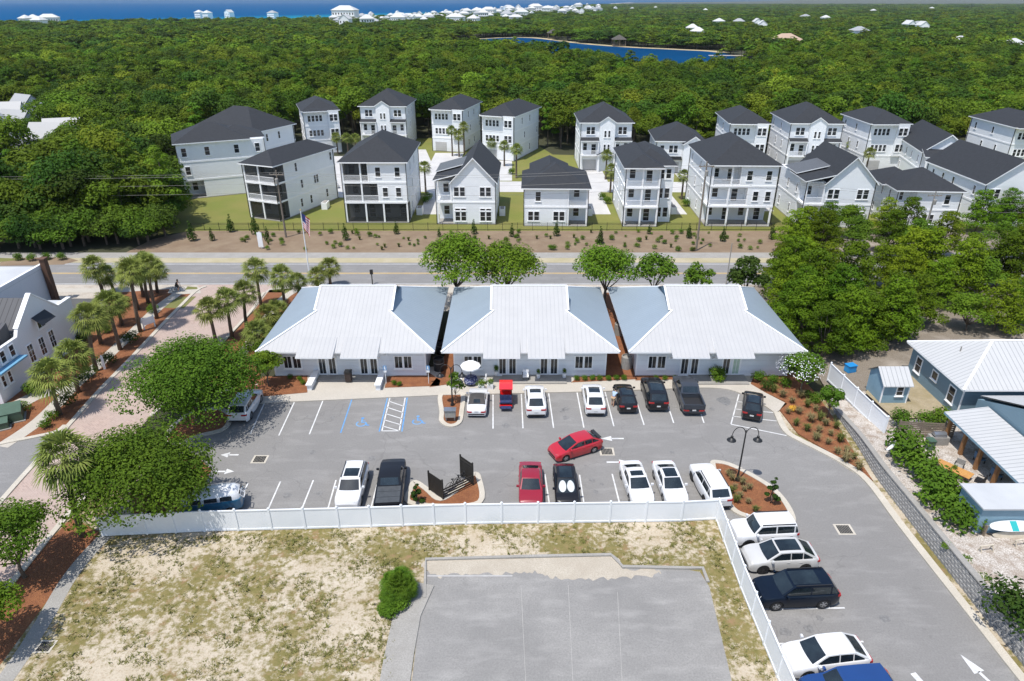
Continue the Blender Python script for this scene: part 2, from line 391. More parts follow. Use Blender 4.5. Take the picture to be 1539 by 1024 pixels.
# internal street and drives among the houses
b = MB()
def dr(*pts): b.poly([(p.x,p.y,.012) for p in (pts if area2(pts) > 0 else list(reversed(pts)))])
def q(*pp): dr(*px(*pp))
q((500,297),(560,297),(560,235),(500,235)); q((632,275),(662,275),(640,225),(610,225)); 
struct(b.build('driveway', MT['drive']))
sheet('lane', [(-46,134),(-46,143),(100,141),(100,133)], .010, MT['drive'])
b = MB()
for x0, x1, y0, y1 in ((-16.5,-12.6,118,134),(13.5,17.5,118,134),(27.8,31,118,134),(44,47,120,134),(60,63,120,134),(15.3,20,142,153),(35.5,40,141,150),(-19,-12,143,172),(-5,0,143,163),(62,69,141,152)):
    b.poly([(x0,y0,.016),(x1,y0,.016),(x1,y1,.016),(x0,y1,.016)])
struct(b.build('driveway', MT['drive']))
# brick street on the left
bl = px((335,428),(301,434),(270,462),(239,494),(196,540),(154,583),(112,630),(75,672),(36,715),(0,756),(-60,825))
br_ = px((450,428),(405,434),(376,470),(330,520),(290,566),(250,605),(219,634),(180,688),(113,763),(75,807),(40,850),(-10,910))
bl = [Vector((v.x, v.y, 0)) for v in bl]; br_ = [Vector((v.x, v.y, 0)) for v in br_]
BL = smooth_line(bl, 4); BR = smooth_line(br_, 4)
sheet('brick_street', BL + BR[::-1], .014, MT['brick'])
sheet('brick_apron', [P(452,426),P(300,432),P(296,429),P(460,423)], .010, MT['brick'])
b = MB(); ribbon(b, BL[3:27], .42, 0, .10); ribbon(b, BL[30:], .42, 0, .10); ribbon(b, BR[5:24], .36, 0, .10); ribbon(b, BR[31:], .42, 0, .10); struct(b.build('kerb', MT['kerb']))
# side lane asphalt, bottom left corner of the white buildings
sheet('side_lane', px((-120,690),(0,668),(60,655),(78,668),(36,713),(0,752),(-120,860)), .010, MT['road'])
b = MB(); ribbon(b, smooth_line(px((-60,686),(0,668),(50,658),(84,650),(98,640)), 4), .4, 0, .11); struct(b.build('kerb', MT['kerb']))
# planted strip and pavement left of the brick street
sheet('mulch_bed', [p+Vector((.05,0,0)) for p in BL[3:26]] + px((48,657),(-20,670),(-20,610),(60,570),(120,512),(150,470),(175,440)), .018, MT['mulch'])
pv = smooth_line(px((268,441),(238,463),(200,500),(147,549),(112,580),(60,632),(2,672)), 4)
b = MB(); ribbon(b, pv, 1.35, .03, .03); b2 = px((0,614),(52,588),(75,585),(110,578),(96,590),(60,600),(0,632)); b.poly([(p.x,p.y,.034) for p in (b2 if area2(b2)>0 else b2[::-1])]); struct(b.build('pavement', MT['concrete']))
sheet('street_lawn', px((262,447),(295,446),(276,464),(243,463)), .026, MT['turf'])
sheet('corner_pavement', px((258,430),(300,432),(302,441),(270,443),(252,441)), .028, MT['concrete'])
sheet('corner_lawn', px((282,431),(296,432),(298,435),(278,436)), .032, MT['turf'])
# strip to the right of the brick street, under the palms
sheet('mulch_bed', px((462,432),(405,436),(378,472),(332,522),(300,560),(345,600),(392,603),(392,560),(402,520),(440,470)), .012, MT['mulch'])
b = MB(); ribbon(b, smooth_line(px((452,432),(424,450),(398,482),(372,520),(352,552),(340,590)), 4), 1.1, .02, .02); struct(b.build('pavement', MT['concrete']))
sheet('street_lawn', px((430,436),(446,436),(420,462),(404,466)), .018, MT['turf'])
# the near lot: sand with grass coming through
sheet('sandy_ground', [(-60,2),(75,2),(75,44),(40,56),(20,56),(-10,52),(-32,46),(-60,46)], .003, MT['sandlot'])
# mulch and path left of the fence
sheet('mulch_bed', px((150,800),(108,778),(75,812),(40,856),(-60,960),(-60,1040),(0,1000),(70,905),(120,842)), .008, MT['mulch'])
b = MB(); ribbon(b, smooth_line(px((158,806),(128,838),(100,875),(68,930),(30,990),(-20,1060)), 4), 1.0, .014, .014); struct(b.build('path', MT['greyconc']))
# car park asphalt
AS = px((395,600),(660,588),(735,586),(900,582),(1040,574),(1085,578),(1140,596),(1170,620),(1181,649),(1229,676),(1304,724),(1350,785),(1396,844),(1460,925),(1533,1018),(1640,1150),(1200,1150),(1168,1016),(1113,882),(1075,779),(1023,783),(700,787),(510,792),(308,797),(222,790),(200,740),(240,690),(262,640),(330,620))
sheet('car_park', AS, .008, MT['asphalt'])
# shop-front pavement (a raised slab) and its curved kerb at the right
fp = smooth_line(px((1040,583),(1075,583),(1105,588),(1140,604),(1166,621),z=.12), 4)
pav = px((385,606),(520,600),(655,594),(735,592),(900,588),z=.12) + fp + px((1183,607),(1150,590),(1128,577),(1135,560),(1100,545),(700,548),(640,552),(430,560),(384,578),z=.12)
slab('pavement', pav, 0, .12, MT['concrete'])
# planting beds at the shop fronts (in front of walls and between the shops)
def bed(*pp, z=.14): return sheet('mulch_bed', px(*pp, z=z), z, MT['mulch'])
bed((380,588),(395,566),(462,564),(462,590),(395,596)); bed((578,583),(582,566),(645,560),(662,572),(660,580))
bed((645,582),(662,560),(690,440),(700,440),(683,560),(672,578)); bed((858,575),(870,566),(930,564),(955,566),(958,570))
bed((905,566),(907,440),(935,440),(948,540),(955,566)); bed((955,572),(955,564),(1030,562),(1030,570))
bedR = px((1128,577),(1150,590),(1181,604),(1172,616),(1186,634),(1200,652),(1229,669),(1262,688),(1312,722),(1290,690),(1246,618),(1225,590),(1200,562),(1160,556),(1135,562),z=.12)
slab('mulch_bed', bedR, 0, .12, MT['mulch'])
# islands
def island(name, pp, h=.1):
    pts = smooth_line(px(*pp), 5, True)
    if area2(pts) < 0: pts.reverse()
    sheet(name, pts, h-.02, MT['mulch']); b = MB(); ribbon(b, pts, .42, 0, h+.03, True); struct(b.build('kerb', MT['kerb']))
island('mulch_island', [(662,596),(664,620),(664,634),(676,641),(690,636),(694,618),(695,594),(678,592)])
island('mulch_island', [(1071,700),(1080,696),(1100,701),(1130,716),(1160,735),(1180,757),(1191,780),(1184,787),(1150,783),(1106,770),(1086,740)])
island('mulch_island', [(615,756),(618,735),(624,726),(640,736),(662,752),(690,735),(712,714),(720,722),(721,756),(668,762)])
island('mulch_island', [(248,664),(262,640),(290,622),(330,616),(345,628),(336,646),(300,656),(268,668)])
sheet('mulch_bed', px((205,800),(196,740),(245,688),(300,690),(318,706),(300,745),(290,790)), .02, MT['mulch'])
b = MB(); ribbon(b, smooth_line(px((166,622),(1167,621),(1181,649),(1205,664),(1229,676),(1268,697),(1304,724),(1350,785),(1396,844),(1460,925),(1533,1018),(1640,1150))[1:], 4), .55, 0, .13); struct(b.build('kerb', MT['kerb']))
# old asphalt lot at the bottom
OL = px((640,862),(650,846),(920,838),(934,853),(1030,856),(1052,860),(1066,882),(1098,1016),(1120,1120),(612,1120),(619,1024),(630,930))
sheet('old_car_park', OL, .010, MT['oldlot'])
r_ = random.Random(4); RG = [Vector((p.x, p.y+(r_.uniform(-.22,.18) if p.y < P(780,850).y else 0), 0)) for p in smooth_line(px((641,844),(780,840),(918,837),(936,853),(990,857),(980,866),(930,868),(880,872),(835,868),(800,860),(760,862),(700,862),(655,866)), 9, True)]
sheet('drifted_sand', RG, .016, MT['drift'])
b = MB(); ribbon(b, px((588,1060),(600,985),(612,925),(634,878)), 1.7, 0, .09); struct(b.build('kerb_apron', MT['greyconc']))
b = MB(); ribbon(b, px((638,900),(640,842),(780,838),(918,835),(926,842),(936,853),(1030,855),(1056,855),(1064,876)), .22, 0, .13); struct(b.build('kerb', MT['greyconc']))
b = MB()
for pp in (((642,866),(770,866)),): ribbon(b, px(*pp), .12, .02, .02)
struct(b.build('faded_lines', mat('faded_paint', (.42,.41,.40), (.33,.32,.31), 1.5, .8)))
b = MB()
for x, y0, y1 in ((785,880,1024),(856,880,1024),(930,890,1024)): ribbon(b, px((x-2,y0),(x+5,y1)), .02, .014, .014)
struct(b.build('pavement_seam', mat('seam_dust', (.42,.405,.375), (.33,.32,.30), 1.2, .95)))
# stall lines
b = MB()
Wl = ((398,605,376,653),(443,603.5,419,655),(485.5,602,465,653),(741,593,741,644.5),(783.5,592.5,786,644),(824.5,590.5,832,643.5),(867,589,877.5,643),(909,588,922.6,641),(951,586,968,639),(995.5,585,1012.5,636),(1043,590,1058,636),
      (372.6,727,352,768),(421.5,724,402,768),(471,722,453,767),(569,720,556,770),(819,713,828,774),(871,714,880,772),(920,712.6,935,772),(970,711,988,770),(1019,709,1038,770),(505,722,492,768),
      (1148,916,1269.6,914),(1167,968,1297.6,964.6),(1110,830,1222,829.5),(1190,1021,1330,1020),(1110.6,593,1098.6,637.7),(1098.6,638,1182,655),
      (586,598,574,648),(609,598,600,648),(574,648,600.6,648))
for x0,y0,x1,y1 in Wl: ribbon(b, px((x0,y0),(x1,y1)), .11, .014, .014)
for k in range(5):
    f = (k+.35)/5; ribbon(b, px((585-11*f,600+47*f),(608-8*f,608+46*f)), .1, .014, .014)
for k in range(1,4): ribbon(b, px((1110-3*k,593+11*k),(1152+8*k,595+13*k)), .1, .014, .014)
def arrow(cx, cy, ang, L=2.0):
    c = P(cx, cy); M = Matrix.Translation(c) @ Matrix.Rotation(ang, 4, 'Z')
    for q_ in ([(-L*.5,-.09),(0.1,-.09),(0.1,.09),(-L*.5,.09)], [(0.05,-.36),(L*.5,0),(0.05,.36)]):
        b.poly([tuple(M @ Vector((x,y,.015))) for x,y in q_])
arrow(920,659.5,math.pi); arrow(930,695,0); arrow(345,684,math.pi,1.5); arrow(338,709,0,1.5); arrow(1473,1012,R(108),2.6)
ribbon(b, px((1372,1012),(1388,1030)), .35, .014, .014)
struct(b.build('stall_lines', MT['marking']))
b = MB()
for x0,y0,x1,y1 in ((529,600,512,651),(582.5,598,570,649),(612,598,604,649)): ribbon(b, px((x0,y0),(x1,y1)), .12, .013, .013)
def wheelchair(cx, cy):
    c = P(cx, cy)
    def pt(x, y): return (c.x+x, c.y+y)
    ring = [pt(-.08+.42*math.cos(a), -.22+.42*math.sin(a)) for a in [math.pi*.75+i*math.pi*1.35/14 for i in range(15)]]
    ribbon(b, ring, .13, .013, .013)
    ribbon(b, [pt(-.12,.45),pt(-.08,-.02),pt(.28,-.04),pt(.5,-.5),pt(.68,-.44)], .15, .0145, .0145)
    ribbon(b, [pt(-.1,.22),pt(.22,.2)], .1, .015, .015)
    b.poly([(*pt(-.12+.15*math.cos(a), .66+.15*math.sin(a)),.013) for a in [i*math.pi/5 for i in range(10)]])
wheelchair(545,635); wheelchair(629,632)
struct(b.build('accessible_markings', MT['bluepaint']))
b = MB(); r_ = random.Random(15)
for x, y in [(420,625),(462,626),(500,628),(760,640),(850,615),(850,628),(845,618),(380,748),(432,745),(480,742),(895,740),(905,728),(890,722),(1200,935),(1215,945),(1180,950),(1232,930),(1070,615),(700,660),(1010,680),(560,690),(470,680),(770,690),(1250,860),(1330,930),(880,700)]:
    c = P(x, y); k = r_.uniform(.12,.42); b.poly([(c.x+k*r_.uniform(.6,1.1)*math.cos(a), c.y+k*r_.uniform(.6,1.2)*math.sin(a), .0112) for a in [i*math.pi/6 for i in range(12)]])
struct(b.build('oil_drips', mat('oil_drips', (.13,.127,.123), (.21,.205,.2), 5, .8)))
# oil stain patch
sheet('stain', smooth_line(px((1076,600),(1090,597),(1098,603),(1094,610),(1084,606)), 5, True), .0105, mat('oil_stain', (.10,.10,.10), (.2,.2,.2), 3, .9))
# raised yard at the right behind the retaining wall: wall line (pixel of its foot, height)
WALL = [((1238,601),.25),((1252,624),.40),((1282,668),.8),((1312,718),1.1),((1352,771),1.2),((1402,836),1.25),((1464,915),1.3),((1542,1012),1.35),((1660,1160),1.35)]
wl = [(P(a[0]+4, a[1]-1), h) for a, h in WALL]
g = MB(); yard = []
for p, h in wl: yard.append([(p.x+.3, p.y+.1, h+.0),(p.x+5, p.y+1, max(h-.1,.45)),(p.x+12, p.y+2, .8),(85, p.y+4, .8)])
for i in range(len(yard)-1):
    for j in range(3): g.poly([yard[i+1][j], yard[i+1][j+1], yard[i][j+1], yard[i][j]])
struct(g.build('yard', MT['yardsand'], smooth=1))
n0 = yard[0]
g = MB(); g.poly([(n0[0][0],n0[0][1],n0[0][2]),(n0[1][0],n0[1][1],n0[1][2]),(n0[2][0],n0[2][1],.8),(n0[3][0],n0[3][1],.8),(85,77,.1),(33,77,.1)]); struct(g.build('pine_ground', MT['pinefloor']))
sheet('yard_grass', [P(1342,628,.8),P(1420,630,.8),P(1444,640,.8),P(1380,560,.8),P(1330,560,.8),P(1300,590,.8)], .815, mat('yard_dry_grass', (.25,.2,.09), (.4,.33,.22), .8, .95, fine=.4))
sheet('terrace', px((1405,700),(1428,682),(1490,770),(1440,800),z=.8), .82, mat('terrace_planks', (.5,.30,.15), (.56,.44,.32), .9, .8, fine=.2))
sheet('yard_turf', px((1372,672),(1420,662),(1432,688),(1402,705),(1380,690),z=.8), .824, MT['turf'])
sheet('yard_turf', px((1424,686),(1436,688),(1480,734),(1466,738),z=.8), .824, MT['turf'])
band('pine_ground', 76, 84.4, .009, 'pinefloor', 30, 85)
band('pine_ground', 93.4, 108.3, .010, 'pinefloor', 47, 110)
# ------------------------------------------------------------------ building kit
MESH = {}
def window_mesh(wd, h, cols, rows, bar=.035, fr=.09, fm=None, key=''):
    k = (wd, h, cols, rows, key)
    if k not in MESH:
        b = MB(); y0, y1 = -.07, .03
        b.box(-wd/2-fr, -wd/2, y0, y1, -fr, h+fr); b.box(wd/2, wd/2+fr, y0, y1, -fr, h+fr)
        b.box(-wd/2, wd/2, y0, y1, -fr, 0); b.box(-wd/2, wd/2, y0, y1, h, h+fr); b.box(-wd/2-fr*1.6, wd/2+fr*1.6, y0-.04, y1, -fr*1.9, -fr)
        for c in range(1, cols): x = -wd/2+wd*c/cols; b.box(x-bar/2, x+bar/2, -.05, .0, 0, h)
        for r in range(1, rows): z = h*r/rows; b.box(-wd/2, wd/2, -.048, .0, z-bar/2, z+bar/2)
        p = MB(); p.poly([(-wd/2,-.02,0),(wd/2,-.02,0),(wd/2,-.02,h),(-wd/2,-.02,h)])
        MESH[k] = (b.mesh('window', fm or MT['trim']), p.mesh('pane', MT['glass']))
    return MESH[k]
def put_window(par, x, y, z, ang, wd=.8, h=1.5, cols=1, rows=2, name='window', fm=None, key='', pane='pane', fr=.09):
    a, p = window_mesh(wd, h, cols, rows, fm=fm, key=key, fr=fr)
    o = link(name, a, par, (x, y, z), ang); link(pane, p, o); return o
def hip_roof(x0, x1, y0, y1, z, pitch, oh=.45, fas=.18, mats=None, one=None):
    """solid hip roof; returns MB"""
    b = MB(); X0, X1, Y0, Y1 = x0-oh, x1+oh, y0-oh, y1+oh; W, D = X1-X0, Y1-Y0; s = min(W, D)/2; h = s*pitch; zf = z+fas
    if D >= W: r0, r1 = ((X0+X1)/2, Y0+s, zf+h), ((X0+X1)/2, Y1-s, zf+h)
    else: r0, r1 = (X0+s, (Y0+Y1)/2, zf+h), (X1-s, (Y0+Y1)/2, zf+h)
    B = [(X0,Y0,z),(X1,Y0,z),(X1,Y1,z),(X0,Y1,z)]; T = [(p[0],p[1],zf) for p in B]
    b.poly(B[::-1], 1)
    for i in range(4): b.poly([B[i],B[(i+1)%4],T[(i+1)%4],T[i]], 1)
    if D >= W: b.poly([T[0],T[1],r0]); b.poly([T[1],T[2],r1,r0]); b.poly([T[2],T[3],r1]); b.poly([T[3],T[0],r0,r1])
    else: b.poly([T[0],T[1],r1,r0]); b.poly([T[1],T[2],r1]); b.poly([T[2],T[3],r0,r1]); b.poly([T[3],T[0],r0])
    return b
def gable_roof(x0, x1, y0, y1, z, h, oh=.4, th=.2, left=0):
    """ridge along y; two thick slopes"""
    b = MB(); xm = (x0+x1)/2; half = (x1-x0)/2; k = h/half
    for sgn in (-1, 1):
        xe = xm+sgn*(half+oh+(left if sgn < 0 else 0)); ze = z+h-k*(half+oh)-(left*.35 if sgn < 0 and left else 0)
        a = [(xm,y0-oh,z+h),(xe,y0-oh,ze),(xe,y1+oh,ze),(xm,y1+oh,z+h)]
        t = [(p[0],p[1],p[2]+th) for p in a]
        if sgn < 0: a, t = a[::-1], t[::-1]
        b.poly(t if sgn > 0 else t); b.poly(a[::-1], 1)
        for i in range(4): b.poly([a[i],a[(i+1)%4],t[(i+1)%4],t[i]], 1)
    return b
def railing(par, x0, x1, y, z, ang=0, axis='x', h=1.0, gap=.14):
    b = MB(); L = x1-x0
    b.box(0, L, -.04, .04, h-.06, h); b.box(0, L, -.035, .035, .08, .14)
    n = max(2, int(L/gap))
    for i in range(n+1): xx = L*i/n; b.box(xx-.02, xx+.02, -.02, .02, .14, h-.06)
    o = b.build('railing', MT['trim'], par, (x0, y, z) if axis == 'x' else (y, x0, z), 0 if axis == 'x' else R(90)); return o
def house(label, A, yaw, W, D, st, porches={}, fw={}, sides='', roof='hip', pitch=.5, rooffn=None, group=None, band_=True, cat='house', screened=False, bumps=(), lw=None, rw=None):
    """three- or two-storey white house; local x along the front, y into the depth; porches[storey] = (x0, x1, depth, columns)"""
    t = thing('house', label, cat, (A[0], A[1], 0), R(yaw), group)
    b = MB(); z = .15
    zs = [0]
    for h in st: zs.append(zs[-1]+h)
    for i, h in enumerate(st):
        z0, z1 = zs[i]+.15, zs[i+1]-(.15 if i < len(st)-1 else 0)
        fr = [(0,0)]; 
        if i in porches:
            x0, x1, dp, cols = porches[i]
            fr = [] if x0 <= 0 else [(0,0),(x0,0)]
            fr += [(max(x0,0),dp),(min(x1,W),dp)]
            if x1 < W: fr += [(x1,0),(W,0)]
        else: fr += [(W,0)]
        fp = fr + [(W,D),(0,D)]
        for k in range(len(fp)):
            p, q = fp[k], fp[(k+1) % len(fp)]
            b.poly([(p[0],p[1],z0),(q[0],q[1],z0),(q[0],q[1],z1),(p[0],p[1],z1)])
    b.build('wall', MT['siding'], t)
    for i, zz in enumerate(zs[:-1]):
        s = MB(); 
        if i == 0: s.box(-.03, W+.03, -.03, D+.03, 0, .15)
        else: s.box(-.05, W+.05, -.05, D+.05, zz-.15, zz+.15)
        s.build('floor_band', MT['greyconc'] if i == 0 else MT['trim'], t)
    s = MB(); s.box(.02, W-.02, .02, D-.02, zs[-1]-.06, zs[-1]-.01); s.build('ceiling', MT['trim'], t)
    for i, (x0, x1, dp, cols) in porches.items():
        z0 = zs[i]+.15; z1 = zs[i+1]-(.15 if i < len(st)-1 else .06)
        for c in cols:
            s = MB(); s.box(c-.13, c+.13, .0, .24, z0, z1); s.build('column', MT['trim'], t)
        if i > 0:
            railing(t, max(x0,0)+.12, min(x1,W)-.12, .12, z0)
        if screened:
            s = MB(); s.poly([(x0+.05,.16,z0),(x1-.05,.16,z0),(x1-.05,.16,z1),(x0+.05,.16,z1)])
            if x0 <= 0: s.poly([(.05,.16,z0),(.05,dp,z0),(.05,dp,z1),(.05,.16,z1)])
            if x1 >= W: s.poly([(W-.05,.16,z0),(W-.05,dp,z0),(W-.05,dp,z1),(W-.05,.16,z1)])
            s.build('screen', MT['screen'], t)
            if x1 >= W or x0 <= 0:
                xx = W-.12 if x1 >= W else .12
                s = MB(); s.box(xx-.12, xx+.12, dp-.25, dp, z0, z1); s.build('column', MT['trim'], t)
                if i > 0: railing(t, .2, dp-.2, xx, z0, axis='y')
        n = max(1, int((x1-x0)/2.2))
        for k in range(n):
            xx = max(x0,0)+(min(x1,W)-max(x0,0))*(k+.5)/n
            if k % 2: put_window(t, xx, dp, z0+.1, 0, .95, 2.05, 1, 3, 'porch_door', key='d')
            else: put_window(t, xx, dp, z0+.8, 0, .9, 1.45)
    for i, lst in fw.items():
        for it in lst:
            x, ty = it[0], it[1]; yy = it[2] if len(it) > 2 else 0; zb = zs[i]+1.0
            if ty == 's': put_window(t, x, yy, zb, 0)
            elif ty == 'p':
                for dx in (-.5, .5): put_window(t, x+dx, yy, zb, 0, .78, 1.5)
            elif ty == 'pt':
                for dx in (-.5, .5):
                    put_window(t, x+dx, yy, zb-.35, 0, .78, 1.5); put_window(t, x+dx, yy, zb+1.42, 0, .78, .3, 1, 1, 'transom', key='t')
            elif ty == 'n': put_window(t, x, yy, zb, 0, .42, 1.35)
            elif ty == 'q':
                for dx in (-1.35,-.45,.45,1.35): put_window(t, x+dx, yy, zb, 0, .62, 1.35)
            elif ty == 'g':
                s = MB(); s.box(x-1.45, x+1.45, yy-.05, yy+.02, zs[i]+.16, zs[i]+2.35)
                for k in range(4): s.box(x-1.4, x+1.4, yy-.075, yy-.05, zs[i]+.22+k*.53, zs[i]+.68+k*.53)
                s.build('garage_door', MT['drive'], t)
            elif ty == 'd': put_window(t, x, yy, zs[i]+.17, 0, .95, 2.1, 1, 3, 'front_door', key='d')
    L = lw if lw is not None else [(s_, f) for s_ in range(len(st)) for f in ((.3,.62) if s_ % 2 else (.45,.85))]
    for s_, f in L: put_window(t, 0, D*f, zs[s_]+1.1, R(-90), .55, 1.4)
    L = rw if rw is not None else [(s_, f) for s_ in range(len(st)) for f in ((.4,.9) if s_ % 2 else (.3,.6))]
    for s_, f in L: put_window(t, W, D*f, zs[s_]+1.1, R(90), .55, 1.4)
    for bp in bumps:                                     # projecting bay: x0, x1, depth, z0, z1, gabled
        x0, x1, dp, z0, z1, gab = bp
        s = MB()
        if gab:
            xm = (x0+x1)/2; pf = [(x0,z0),(x1,z0),(x1,z1),(xm,z1+gab),(x0,z1)]
            f0 = [(x,-dp,zz) for x,zz in pf]; f1 = [(x,.6,zz) for x,zz in pf]
            s.poly(f0)
            for k in range(5): s.poly([f1[k],f1[(k+1)%5],f0[(k+1)%5],f0[k]][::-1])
            s.build('bay', MT['siding'], t)
            rf = gable_roof(x0, x1, -dp, 1.2+gab*2.2, z1, gab, .22, .12); rf.build('bay_roof', [MT['shingle'], MT['trim']], t)
        else:
            s.box(x0, x1, -dp, .0, z0, z1); s.build('bay', MT['siding'], t)
    ze = zs[-1]
    if rooffn: rooffn(t, ze)
    else:
        hip_roof(0, W, 0, D, ze, pitch, .5).build('roof', [MT['shingle'], MT['trim']], t)
    for (x, y) in ((-.06,-.06),(W+.06,-.06),(-.06,D*.98),(W+.06,D*.98)):
        s = MB(); s.box(x-.05, x+.05, y-.05, y+.05, .1, ze); s.build('downpipe', MT['black'], t)
    return t
def gutter(par, x0, x1, y, z):
    s = MB(); s.box(x0, x1, y-.12, y, z-.12, z); s.build('gutter', MT['black'], par)
# gable-fronted cottage roof: main gable over x0..x1 and a lower porch roof on the left
def cottage_roof(W, D, px0, peak):
    def fn(t, ze):
        g = MB(); xm = (px0+W)/2
        g.poly([(px0,0,ze),(W,0,ze),(xm,0,ze+peak)]); g.poly([(W,D,ze),(px0,D,ze),(xm,D,ze+peak)]); g.build('gable', MT['siding'], t)
        gable_roof(px0, W, 0, D, ze, peak, .42, .2).build('roof', [MT['shingle'], MT['trim']], t)
        if px0 > .5:
            k = peak/((W-px0)/2); s = MB(); z1 = ze+.35
            a = [(-.45,-.45,ze+.05),(px0+1.2,-.45,ze+1.15),(px0+1.2,D*.55,ze+1.15),(-.45,D*.55,ze+.05)]
            tt = [(p[0],p[1],p[2]+.16) for p in a]; s.poly(tt); s.poly(a[::-1],1)
            for i in range(4): s.poly([a[i],a[(i+1)%4],tt[(i+1)%4],tt[i]],1)
            s.build('porch_roof', [MT['shingle'], MT['trim']], t)
            s = MB(); a = [(-.5,D*.3,ze+.42),(px0+1.6,D*.3,ze+1.7),(px0+1.6,D*.75,ze+1.7),(-.5,D*.75,ze+.42)]
            tt = [(p[0],p[1],p[2]+.14) for p in a]; s.poly(tt); s.poly(a[::-1],1)
            for i in range(4): s.poly([a[i],a[(i+1)%4],tt[(i+1)%4],tt[i]],1)
            s.build('metal_roof', [MT['greyseam'], MT['trim']], t)
    return fn
GF, GB = 'white houses in the front row', 'white houses in the back row'
# front row (nearest the road), left to right
def r1(t, ze):
    hip_roof(0, 12.6, 0, 10.5, ze, .46, .5).build('roof', [MT['shingle'], MT['trim']], t)
    hip_roof(6.5, 15.5, 1.0, 9.4, ze+.02, .4, .45).build('roof', [MT['shingle'], MT['trim']], t)
house('big white house with wide dark hip roof at the left end of the front row', (-61.8,128.0), 25, 15.5, 10.5, [3.5,3.4,3.3],
      {0:(.4,3.6,3,())}, {1:[(1.3,'s')],2:[(1.2,'s'),(5.2,'s'),(10.4,'s'),(14.2,'s')]}, rooffn=r1, group=GF, lw=[(1,.5),(2,.5)])
house('white house with three stacked screened porches on its turned corner, left of the flagpole', (-45.4,115.9), -22, 6.3, 17, [3.2,3.1,3.0],
      {0:(0,6.3,2.9,(.14,3.1)),1:(0,6.3,2.9,(.14,3.1)),2:(0,6.3,2.9,(.14,3.1))}, {}, pitch=.5, group=GF, screened=True, rw=[(0,.36),(0,.52),(0,.8),(1,.4),(1,.62),(1,.66),(2,.34),(2,.93)])
house('white three-storey house with screened ground floor and two wide porches above it', (-28.1,112.9), 0, 10.6, 16.6, [3.5,3.35,3.25],
      {0:(0,10.6,3,(.14,3.5,6.5,10.46)),1:(0,6.0,2.6,(.14,3.1,5.87)),2:(0,4.5,2.6,(.14,3.1,4.4))}, {1:[(7.0,'s'),(9.2,'s')],2:[(6.0,'s'),(9.2,'s')]}, pitch=.56, group=GF, screened=True)
house('white gabled house with side porch and grey metal roof patch, left of the middle', (-12.6,112.1), -1.5, 9.8, 15, [3.8,3.5],
      {0:(0,2.7,3,(.14,)),1:(0,2.7,3,(.14,2.5))}, {0:[(4.0,'pt'),(8.2,'pt')],1:[(3.9,'p'),(8.2,'p')]}, rooffn=cottage_roof(9.8,15,2.7,3.7), group=GF)
def r5(t, ze):
    hip_roof(0, 10.5, 0, 12, ze, .5, .5).build('roof', [MT['shingle'], MT['trim']], t)
    hip_roof(1.2, 7.5, 3.5, 16, ze+.5, .62, .4).build('roof', [MT['shingle'], MT['trim']], t)
house('low two-storey white house with corner porches, in the middle of the front row', (2.0,111.0), -1.5, 10.5, 12, [3.3,3.0],
      {0:(7.1,10.5,3,(7.3,10.36)),1:(7.1,10.5,3,(7.25,10.36))}, {0:[(1.6,'p'),(5.8,'p')],1:[(2.3,'s')]}, rooffn=r5, group=GF)
def r6(t, ze):
    hip_roof(0, 5.6, 0, 16, ze, .5, .5).build('roof', [MT['shingle'], MT['trim']], t)
    hip_roof(1.0, 8.3, 3.1, 17, ze-.25, .5, .45).build('roof', [MT['shingle'], MT['trim']], t)
h6 = house('narrow white house with three open porches one above the other, right of the middle', (18.5,110.7), -1.5, 5.6, 16, [3.3,3.2,3.15],
      {i:(0,5.6,2.8,(.14,2.75,5.46)) for i in range(3)}, {}, rooffn=r6, group=GF, rw=[])
s = MB(); s.box(5.62, 8.3, 3.0, 14, 0, 9.3); s.build('side_wing', MT['siding'], h6)
for i in range(3):
    for dx in (6.3, 7.4): put_window(h6, dx, 3.0, i*3.25+.9, 0, .75, 1.6)
house('white three-storey house with square-columned open ground floor, behind a utility pole', (32.3,110.9), -1.5, 10.7, 16.8, [3.4,3.35,3.3],
      {0:(0,10.7,3.5,(.2,3.4,6.7,10.5)),1:(0,6.5,2.6,(.14,3.2,6.36)),2:(.2,5.0,2.6,(.34,3.4,4.9))}, {1:[(7.6,'s'),(9.6,'s')],2:[(6.2,'s'),(9.3,'s')]}, pitch=.56, group=GF)
house('white gabled house with side porch and metal roof patch, right half of the front row', (47.8,110.2), -2, 10.9, 13.5, [3.9,3.7],
      {0:(0,3.2,3,(.14,)),1:(0,3.2,3,(.14,3.0))}, {0:[(4.6,'pt'),(9.3,'pt')],1:[(4.5,'p'),(9.2,'p')]}, rooffn=cottage_roof(10.9,13.5,3.2,3.9), group=GF)
def r9(t, ze):
    hip_roof(0, 9.8, 0, 9.5, ze, .52, .5).build('roof', [MT['shingle'], MT['trim']], t)
    hip_roof(-.6, 6.0, 4.5, 13, ze-.1, .5, .4).build('roof', [MT['shingle'], MT['trim']], t)
house('low white house half hidden by pines, with small upper balcony under grey hip roofs', (62.6,109.6), -5, 9.8, 9.5, [3.3,3.0],
      {1:(0,3.0,2.5,(.14,))}, {0:[(1.5,'p'),(5.5,'p')],1:[(7.8,'s')]}, rooffn=r9, group=GF)
house('white gabled house at the right edge of the front row, without a porch', (77.2,110.6), 0, 9.8, 17.5, [3.8,3.5],
      {}, {0:[(1.6,'pt'),(7.8,'pt')],1:[(1.6,'p'),(7.8,'p')]}, rooffn=cottage_roof(9.8,17.5,0,3.6), group=GF, lw=[(0,.3),(1,.15),(1,.5),(1,.68),(1,.86)])
